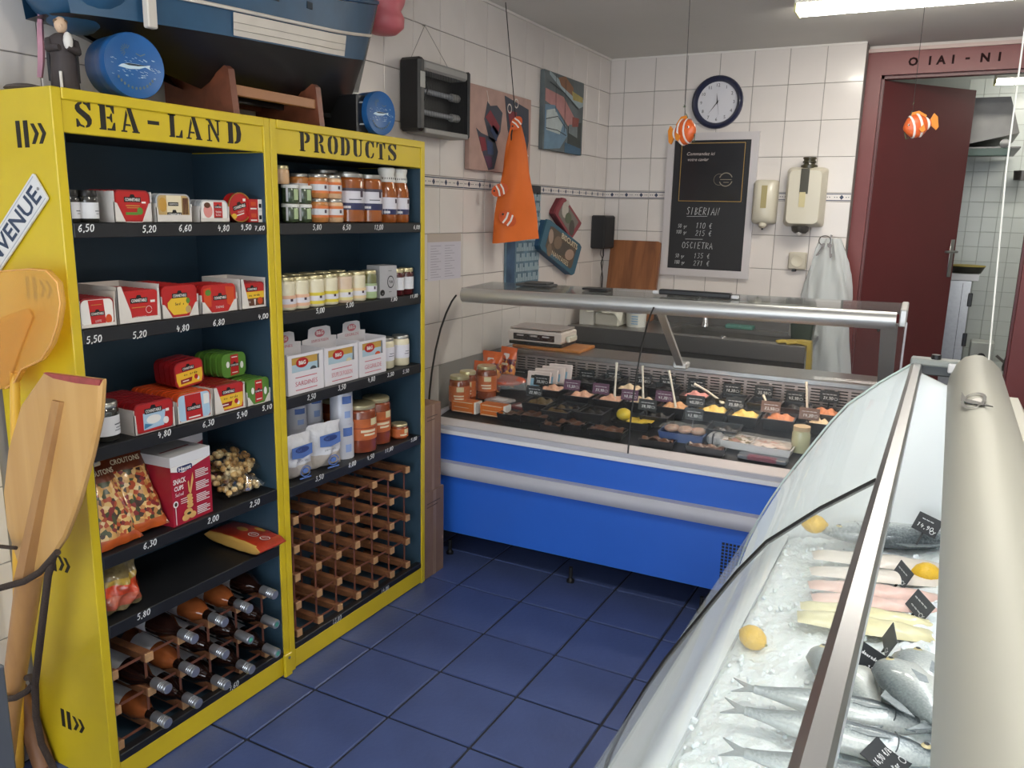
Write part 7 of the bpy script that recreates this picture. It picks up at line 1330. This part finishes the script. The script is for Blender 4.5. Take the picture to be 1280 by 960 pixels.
# welcome sign on the outside of the yellow side panel
t = thing('welcome_sign', 'white enamel sign reading BIENVENUE nailed aslant to the yellow side panel', 'sign', on_y(10, 292, 1.222)); ar = radians(38)
T = FR() @ Matrix.Rotation(radians(42), 4, 'Z')
c0 = on_y(48, 224, 1.222); c1 = on_y(58, 250, 1.222); e0 = on_y(0, 318, 1.222); e1 = on_y(0, 345, 1.222)
ctr = (on_y(50, 232, 1.222)); dr_ = (on_y(50, 232, 1.222)-on_y(0, 309, 1.222)).normalized(); ang = atan2(dr_.z, dr_.x)
hw = .046; L = .40; end = on_y(53, 232, 1.222)
t.location = end-dr_*(L/2)+Vector((0, -.001, 0)); T = FR() @ Matrix.Rotation(ang, 4, 'Z')
MB().prism(rrect(-L/2, L/2, -hw/1.0+.008, hw-.008, .006), 0, .004, T).build('plate', mat('white_enamel_sign', 'd9d8d6', .3, coat=.4), t)
m = MB(); m.text('BIENVENUE', T @ TR(.0, 0, .0044), width=L*.93, height=.048, bold=.02, shear=-.25); m.build('lettering', mat('navy_letters', '2a3c56', .5), t, kind='stuff')
m = MB()
for s_ in (-1, 1): m.ribbon([(-L/2+.006, s_*(hw-.014)), (L/2-.006, s_*(hw-.014))], .0025, T, .0044)
m.build('border_line', mat('grey_sign_border', 'a8acb2', .5), t, kind='stuff')
for s_ in (-1, 1): MB().lathe([(.001, .003), (.004, .002), (.004, 0), (.001, 0)], 8, T @ TR(s_*(L/2-.012), 0, .004)).build('nail', m_steel, t)
# wooden oar
YO = 1.085; m_oar = wood('varnished_oar', 'b98a4c', 'c99c5e', 2.2, (1, 1, .08), .4, .2); m_oard = wood('oar_shaft', '9c6f42', 'b5864f', 2.5, (1, 1, .1), .45, .1); m_oark = wood('dark_oar', '6e4a30', '8a6040', 2.5, (1, 1, .1), .5)
def P_(u, v, y=YO): return on_y(u, v, y)
out = [(58, 465), (131, 474), (128, 520), (117, 570), (100, 630), (84, 672), (62, 705), (45, 722), (32, 722), (24, 700), (12, 660), (8, 615), (14, 560), (30, 505)]
pts = [P_(*q) for q in out]; c = P_(65, 590); t = thing('wooden_oar', 'varnished wooden oar with a broad blade leaning before the yellow side panel', 'oar', c)
pl = [(p.x-c.x, p.z-c.z) for p in pts]
bo = MB(); n = len(pl)
bo.loft([[(a*k, yy, b*k) for a, b in pl] for k, yy in ((.96, .010), (1, .004), (1, -.004), (.96, -.010))]); bo.build('blade', m_oar, t, smooth=35)
MB().prism([(P_(*q).x-c.x, P_(*q).z-c.z) for q in ((59, 465), (131, 474), (129, 481), (100, 478), (72, 472))], .002, .0106, FR()).build('red_painted_tip', mat('worn_red_paint', '9c4440', .5, var=.2, vscale=40), t)
a, b_ = P_(79, 500)-c, P_(38, 722)-c
MB().loft([[(p.x+dx*w, -.010-dd*h_, p.z) for dx, dd in ((-1, 0), (-.7, 1), (.7, 1), (1, 0))] for p, w, h_ in ((a, .019, .008), (a.lerp(b_, .3), .018, .012), (a.lerp(b_, .7), .020, .018), (b_, .024, .022))]).build('blade_spine', m_oard, t, smooth=35)
s0, s1, s2, s3 = P_(38, 715)-c, P_(27, 790)-c, P_(14, 880)-c, P_(4, 960)-c
d_ = (s3-s2).normalized(); k = (c.z+s3.z-.0)/-d_.z if d_.z else 0
s4 = s3+d_*max(0, (c.z+s3.z))/max(.1, -d_.z)
MB().tube([s0, s1, s2, s3, s4], [.031, .029, .026, .026, .026], 14).build('shaft', m_oard, t, smooth=60)
# second, darker oar shaft behind it
a, b_ = on_y(-10, 770, 1.193), on_y(58, 965, 1.193); dd = (b_-a).normalized(); foot = b_+dd*(b_.z/-dd.z)
t = thing('oar_shaft', 'dark wooden oar shaft slanting down to the floor behind the broad oar', 'oar', foot); MB().tube([a-dd*.5-foot, a-foot, b_-foot, (0, 0, .01)], [.024, .026, .028, .028], 12).build('shaft', m_oark, t, smooth=60)
# translucent orange paddle with a yellow shaft
m_tor = glass('orange_translucent', (1., .84, .46), .26, .4, .15); MATS['orange_translucent'].node_tree.nodes['Diffuse BSDF'].inputs[0].default_value = (.95, .60, .18, 1)
YP = 1.16
out = [(-30, 345), (0, 338), (40, 335), (62, 337), (76, 352), (80, 378), (76, 405), (68, 430), (55, 450), (30, 462), (22, 478), (10, 486), (-30, 490)]
pts = [on_y(*q, YP) for q in out]; c = on_y(20, 480, YP); t = thing('orange_paddle', 'translucent orange paddle blade on a thin yellow shaft against the side panel', 'paddle', c)
pl = [(p.x-c.x, p.z-c.z) for p in pts]; cx, cz = sum(a for a, b in pl)/len(pl), sum(b for a, b in pl)/len(pl)
MB().loft([[(cx+(a-cx)*k, yy, cz+(b-cz)*k) for a, b in pl] for k, yy in ((.97, .008), (1, .003), (1, -.003), (.97, -.008))]).build('blade', m_tor, t, smooth=40)
MB().tube([(cx+(a-cx)*.985, -.008, cz+(b-cz)*.985) for a, b in pl[1:-1]], .0016, 6).build('pale_seam', mat('pale_orange_seam', 'e8b06a', .5), t, smooth=60)
MB().prism([(on_y(*q, YP).x-c.x, on_y(*q, YP).z-c.z) for q in ((-30, 470), (-30, 420), (10, 395), (42, 385), (48, 395), (30, 440), (18, 478), (0, 486))], .008, .014, FR()).build('folded_layer', m_tor, t)
f0 = on_y(19, 470, YP); f1 = on_y(25, 960, YP); dd = (f1-f0).normalized(); ft = f1+dd*(f1.z/-dd.z)
MB().tube([(0, 0, .03), tuple(f1-c), tuple(ft-c+Vector((0, 0, .002)))], .0115, 10).build('shaft', mat('yellow_shaft', 'dba83a', .4, coat=.2), t, smooth=60)
# rope
m_rope = mat('dark_brown_rope', '37291f', .8, var=.2, vscale=200, bump=.4, bscale=300.)
rp = [on_y(u, v, YO-.045) for u, v in ((66, 697), (60, 720), (54, 770), (48, 820), (44, 855), (45, 895), (52, 930), (68, 962), (80, 1000))]
MB().tube(rp, .0085, 8).build('hanging_rope', m_rope, None, smooth=60, label='dark rope running down the yellow side panel beside the oar', cat='rope')
lp = [on_y(u, v, YO+dy) for u, v, dy in ((2, 868, .0), (8, 874, -.04), (20, 872, -.05), (34, 864, -.05), (42, 854, -.045), (38, 846, -.02), (30, 848, .04), (14, 858, .045), (2, 868, .0))]
MB().tube(lp, .008, 8).build('rope_loop', m_rope, None, smooth=60, label='dark rope loop tied round the lower oar shaft', cat='rope')
MB().tube([on_y(u, v, YO-.05) for u, v in ((-60, 745), (-20, 740), (0, 735), (30, 727), (50, 715), (66, 697), (72, 690))], .008, 8).build('tie_rope', m_rope, None, smooth=60, label='dark rope crossing the oar under its blade toward the left edge', cat='rope')
MB().tube([on_y(u, v, 1.05) for u, v in ((-40, 681), (0, 683), (20, 685))], .005, 8).build('thin_rope', m_rope, None, smooth=60, label='thin dark rope end beside the blade at the left edge', cat='rope')
# grey post at the lower left edge
a = on_y(2, 900, .86); t = thing('grey_post', 'grey metal post standing at the lower left edge', 'post', (a.x-.05, .86, 0)); MB().cbox(-.03, .03, -.03, .03, .008, .62, .004).build('post_body', mat('dull_grey_metal', '6b6e72', .45, .5), t); MB().cbox(-.05, .05, -.05, .05, 0, .008, .002).build('foot_plate', mat('dull_grey_metal', '6b6e72', .45, .5), t)
# ---- model ship on its cradle
m_hb = mat('ship_blue_paint', '264d6b', .45, var=.1, vscale=14); m_hk = mat('ship_black_paint', '121113', .4, var=.2, vscale=14, coat=.1); m_hw = mat('ship_white_paint', 'cfc6ba', .5, var=.06, vscale=14); m_hg = mat('ship_grey_paint', '55616c', .5, var=.1, vscale=14); m_crd = wood('cradle_wood', '5f3424', '7a4530', 3, (1, .1, 1))
SXC = -2.045          # centre line; the ship lies along the wall, bow away from the viewer
yb_, ys_ = 2.575, 1.37
ship = thing('model_ship', 'large blue, white and black model fishing boat on a cradle above the yellow shelves', 'model ship', (SXC, 0, 0))
def keel(y): return 1.928+.125*max(0, (1.82-y)/.45)**1.3
def zwl(y): return 2.054+.052*(y-1.5)+.03*max(0, (y-2.2)/.37)**2
def sheer(y): return zwl(y)+.175+.045*max(0, (y-2.0)/.57)**2
def beam(y): q = (y-ys_)/(yb_-ys_); return .158*max(.0, 1-abs((q-.45)/.55)**(3.4 if q > .45 else 2.8))**.75+.004
ST = [ys_+(yb_-ys_)*i/28 for i in range(29)]
def sect(y, f0, f1, n, off=0.):
    """starboard side points from height fraction f0 to f1 (.56 is the water line)"""
    o = []
    for j in range(n+1):
        f = f0+(f1-f0)*j/n; q = (y-ys_)/(yb_-ys_)
        if f <= .56: s_ = f/.56; z = keel(y)+(zwl(y)-keel(y))*s_; fl = (s_+.03)**(.42+1.2*max(0, q-.6)+1.2*max(0, .3-q))
        else: s_ = (f-.56)/.44; z = zwl(y)+(sheer(y)-zwl(y))*s_; fl = 1+.06*s_+.5*s_*max(0, q-.75)
        zz = (z-1.928)/.38
        o.append(((beam(y)+off)*min(fl, 1.3), y+.15*(zz-.5)*max(0, (q-.7)/.3)-.05*zz*max(0, .2-q)/.2, z))
    return o
def strake(name, f0, f1, mm, y0=None, y1=None, n=4, off=.0):
    ys = [y for y in ST if (y0 is None or y >= y0-1e-6) and (y1 is None or y <= y1+1e-6)]; b = MB()
    for sg in (1, -1): b.loft([[(sg*p[0], p[1], p[2]) for p in sect(y, f0, f1, n, off)] for y in ys], False, False)
    return b.build(name, mm, ship, smooth=60)
strake('bottom', 0, .56, m_hk, n=8); strake('topsides', .56, .98, m_hb, n=4)
b = MB(); b.loft([[(p[0], p[1], p[2]) for p in sect(y, .57, .725, 3, .004)] for y in ST if 1.77 <= y <= 2.33], False, False); wp = b.build('white_panel', m_hw, ship, smooth=60)
m = MB()
for f in (.61, .66): m.tube([sect(y, f, f+.001, 1, .0055)[0] for y in ST if 1.79 <= y <= 2.32], .0006, 4)
m.build('plank_line', mat('plank_seam_grey', '8d857b', .7), wp, kind='stuff')
b = MB()
for sg in (1, -1): b.tube([(sg*sect(y, .745, .745, 1, .006)[0][0], sect(y, .745, .745, 1)[0][1], sect(y, .745, .745, 1)[0][2]) for y in ST], .0055, 6)
b.build('white_rubbing_strake', m_hw, ship, smooth=60, kind='stuff')
b = MB()
for sg in (1, -1): b.tube([(sg*sect(y, 1, 1, 1)[0][0], sect(y, 1, 1, 1)[0][1], sect(y, 1., 1., 1)[0][2]) for y in ST], .008, 6)
b.build('gunwale', m_hb, ship, smooth=60, kind='stuff')
MB().loft([[(sg*sect(y, .86, .86, 1)[0][0]*.98, sect(y, .86, .86, 1)[0][1], sect(y, .86, .86, 1)[0][2]) for sg in (1, -1)] for y in ST], False, False).build('deck', mat('ship_deck', '7d7263', .6), ship)
p0, p1 = sect(yb_, 0, 1, 2)[0], sect(yb_, 0, 1, 2)[2]
MB().loft([[(-.010, p0[1]-.06, p0[2]-.01), (.010, p0[1]-.06, p0[2]-.01), (.006, p0[1]+.02, p0[2]-.01), (-.006, p0[1]+.02, p0[2]-.01)], [(-.010, p1[1]-.04, p1[2]+.01), (.010, p1[1]-.04, p1[2]+.01), (.006, p1[1]+.02, p1[2]+.01), (-.006, p1[1]+.02, p1[2]+.01)]]).build('stem_post', m_hk, ship); MB().bx(-.010, .010, 1.80, yb_-.08, 1.915, 1.945).build('keel', m_hk, ship)
MB().cbox(-.010, .012, 1.503, 1.532, 2.037, 2.27, .003, TR(.170, 0, .0)).build('white_fender_plank', m_hw, ship)
for y in (1.86, 1.97, 2.12): q = sect(y, .90, .9, 1)[0]; MB().bx(q[0]-.004, q[0]+.003, y-.012, y+.012, q[2]-.012, q[2]+.008).build('scupper', mat('scupper_dark', '1e2a33', .6), ship)
MB().cbox(-.07, .07, 1.62, 1.85, 2.20, 2.34, .006).build('wheelhouse', m_hw, ship); MB().cbox(-.08, .08, 1.60, 1.87, 2.34, 2.355, .003).build('wheelhouse_roof', m_hb, ship); MB().tube([(0, 2.05, 2.2), (0, 2.05, 2.55)], .010, 8).build('mast', m_crd, ship)
b = MB()
for k in range(7): b.tube([(.12-.006*k, 2.2+.035*k, 2.24), (.12-.006*k, 2.2+.035*k, 2.33)], .0022, 5)
b.tube([(.12, 2.2, 2.33), (.084, 2.41, 2.33)], .0022, 5); b.tube([(.12, 2.2, 2.29), (.084, 2.41, 2.29)], .0022, 5); b.build('bow_railing', C('wht'), ship, kind='stuff')
MB().cbox(.03, .08, 2.02, 2.10, 2.21, 2.27, .008).build('deck_winch', mat('dull_brass', '8a7c52', .4, .5), ship); MB().ell((.07, 1.98, 2.235), (.025, .03, .025), 10, 6).build('deck_net', mat('olive_net', '5d6a58', .9), ship)
MB().ell((.0, 1.44, 2.16), (.155, .125, .14), 24, 14).build('stern_counter', m_hb, ship, smooth=60)
# cradle
t = thing('ship_cradle', 'red brown wooden cradle carrying the model ship on the shelf top', 'cradle', (SXC, 0, TOPZ)); 
for y in (1.80, 2.17): MB().prism([(-.12, 0), (.165, 0), (.150, .125), (.135, .135), (.10, .115), (.03, .098), (-.03, .098), (-.10, .115), (-.115, .13), (-.12, .12)], -.012, .012, FR(0, y, 0)).build('cradle_end', m_crd, t)
MB().cbox(.13, .15, 1.812, 2.158, .055, .085, .002).build('cradle_rail', wood('cradle_rail_wood', '8a5a38', 'a06e48', 3, (1, .1, 1)), t); MB().cbox(-.11, -.09, 1.812, 2.158, .055, .085, .002).build('cradle_rail', m_crd, t)
# round blue tins
def drum(label, u, v, x, R, dep, yaw, z=None):
    c = on_x(u, v, x); t = thing('round_tin', label, 'tin', (x, c.y, TOPZ+R+.001), eul=(0, pi/2, yaw))
    m_bt = mat('blue_tin_paint', '1b5690', .45, coat=.0, var=.08, vscale=12)
    MB().lathe([(R*.97, -dep), (R*.985, -dep*.55), (R*.97, -dep*.5), (R*.985, -dep*.45), (R*.985, -.012), (.001, -.012)], 36).build('tin_body', mat('deep_blue_tin', '1c4b7c', .35, coat=.2), t, smooth=40); l = MB().lathe([(R, -.022), (R*1.005, -.004), (R*.985, .002), (R*.95, .0), (.001, .0)], 36).build('lid', m_bt, t, smooth=40)
    # printed fish and waves; the lid's local z looks to the aisle, local y along the wall
    T = Matrix(((0, -1, 0, 0), (1, 0, 0, 0), (0, 0, 1, .0012), (0, 0, 0, 1))); q = random.Random(3); m = MB(); m.m = 0
    body = [(-.48, -.06), (-.38, -.0), (-.2, .05), (.1, .05), (.3, .035), (.44, .06), (.42, .0), (.46, -.05), (.3, .0), (.12, -.06), (-.15, -.09), (-.36, -.07)]
    m.flat([(a*R*1.15, b_*R*1.3) for a, b_ in body], T, .0008); m.m = 1; m.flat([(-.36*R, .02*R), (-.2*R, .055*R), (.1*R, .055*R), (.4*R, .05*R), (.1*R, .0), (-.2*R, -.01*R)], T, .0014); m.m = 0
    for k in range(70):
        a, b_ = q.uniform(-.8, .8), q.uniform(-.35, .25)
        if abs(b_) < .11 and abs(a) < .52: continue
        if a*a+b_*b_ < .74: m.ribbon([(a*R, b_*R), ((a+.07)*R, (b_-.015)*R)], .010*R, T, .0008)
    m.m = 2
    for k in range(9): a = radians(60+k*22); m.ribbon([((-.25+.07*cos(a))*R, (.42+.07*sin(a))*R), ((-.25+.2*cos(a))*R, (.42+.2*sin(a))*R)], .016*R, T, .0008)
    for k in range(11): a = radians(215+k*11); m.flat(ellp(.68*R*cos(a), .68*R*sin(a), .035*R, .05*R, 8), T, .0008)
    m.ribbon([(.05*R, .38*R), (.2*R, .32*R), (.36*R, .40*R)], .03*R, T, .0008)
    m.build('printed_picture', [mat('pale_wave_print', 'b9cdd8', .5), mat('fish_back_print', '1e2c38', .5), mat('faded_brown_print', '5a6a6e', .5)], l, kind='stuff'); return t
drum('large round blue tin with a fish on its lid under the ship stern', 168, 78, -1.885, .080, .10, radians(-9))
drum('small round blue tin with a fish on its lid near the fly killer', 476, 139, -1.885, .077, .08, radians(-5))
t = thing('black_caddy', 'black box with small silver marks beside the small blue tin', 'box', (-1.985, 2.425, TOPZ)); MB().cbox(-.09, .07, -.03, .035, 0, .135, .004).build('box_body', m_black, t); m = MB()
for z in (.03, .105): m.flat([(-.02, z), (.02, z+.004), (.018, z+.009), (-.015, z+.006)], FXF(.0705, 0, 0), .0006)
m.build('silver_marks', C('sil'), t, kind='stuff')
# red buoy behind the bow
c = on_x(480, 5, -2.08); t = thing('red_buoy', 'faded red plastic buoy hanging behind the bow of the model ship', 'buoy', c); m_bu = mat('faded_red_buoy', 'c0636a', .45, var=.08, vscale=12)
MB().lathe([(.001, -.115), (.05, -.11), (.078, -.085), (.080, -.05), (.066, -.025), (.080, .0), (.092, .05), (.085, .11), (.05, .15), (.001, .155)], 22).build('buoy_body', m_bu, t, smooth=60); MB().tube([(0, 0, .15), (0, 0, ZC-c.z)], .004, 6).build('hanging_line', mat('grey_string', '7b7773', .8), t)
# figurine, stone, pink ribbons
c = on_x(66, 102, -1.93); t = thing('figurine', 'small painted figurine of a robed man holding a white bundle, on the shelf corner', 'figurine', (-1.955, 1.325, TOPZ), radians(60)); t.scale = (.9, .9, .9); k = .001
MB().lathe([(.001, 0), (.034, 0), (.036, .006), (.033, .05), (.031, .09), (.034, .118), (.030, .140), (.016, .150), (.001, .152)], 16).build('robe', mat('dark_brown_robe', '3a3232', .7, var=.15, vscale=30), t, smooth=60)
MB().loft([[(.041*cos(a), .038*sin(a)+.006, z) for a in [.3+2.5*i/10 for i in range(11)]]+[(.034*cos(a), .032*sin(a)+.006, z) for a in [.3+2.5*(10-i)/10 for i in range(11)]] for z in (.03, .09, .135)]).build('cloak', mat('charcoal_cloak', '232124', .7), t, smooth=50)
h_ = MB().ell((0, -.004, .172), (.016, .018, .021), 14, 10).ell((0, -.022, .168), (.003, .004, .005), 6, 4).build('head', mat('painted_skin', 'cfae90', .5), t, smooth=60); MB().lathe([(.017, .0), (.018, .006), (.015, .010)], 14, TR(0, -.001, .176)).build('hair', mat('painted_brown_hair', '6b5138', .6), h_, smooth=60)
MB().tube([(.030, .0, .130), (.034, -.02, .105), (.008, -.040, .112)], [.012, .011, .008], 8).build('sleeve', mat('dark_brown_robe', '3a3232', .7), t, smooth=60); MB().tube([(-.030, .0, .130), (-.034, -.02, .108), (-.010, -.040, .110)], [.012, .011, .008], 8).build('sleeve', mat('dark_brown_robe', '3a3232', .7), t, smooth=60); MB().ell((.012, -.036, .128), (.012, .012, .024), 10, 6).build('white_bundle', mat('white_painted_cloth', 'd5cfc8', .6), t, smooth=60); MB().tube([(-.012, -.035, .05), (-.012, -.04, .004)], .004, 6).build('white_cord_belt', mat('white_painted_cloth', 'd5cfc8', .6), t)
t = thing('flat_stone', 'flat grey brown stone lying on the shelf corner behind the figurine', 'stone', (-2.06, 1.285, TOPZ)); MB().ell((0, 0, .010), (.055, .04, .011), 16, 6).build('stone_body', mat('grey_brown_stone', '5e544e', .8, var=.2, vscale=60, bump=.3, bscale=80.), t, smooth=60)
m_pk2 = mat('pink_ribbon', 'c08a9a', .6, var=.08, vscale=40)
for k, (u, v0, v1, lab) in enumerate(((50, -40, 97, 'pink ribbon hanging beside the figurine, left one'), (81, -40, 100, 'pink ribbon hanging beside the figurine, right one'))):
    a, b_ = on_x(u+3, v0, -2.10), on_x(u, v1, -2.10); t = thing('pink_ribbon', lab, 'ribbon', b_); d = a-b_; rg = []
    for i in range(9):
        q = i/8; p = d*q; w = .016+.004*sin(6*q+k); rg.append([(.004*sin(9*q), p.y-w/2, p.z), (.006+.004*sin(9*q), p.y+.0, p.z), (.004*sin(9*q), p.y+w/2, p.z), (-.003+.004*sin(9*q), p.y, p.z)])
    MB().loft(rg).build('ribbon_band', m_pk2, t, smooth=50); MB().tube([d, (d.x, d.y, ZC-b_.z)], .003, 6).build('hanging_string', mat('grey_string', '7b7773', .8), t)
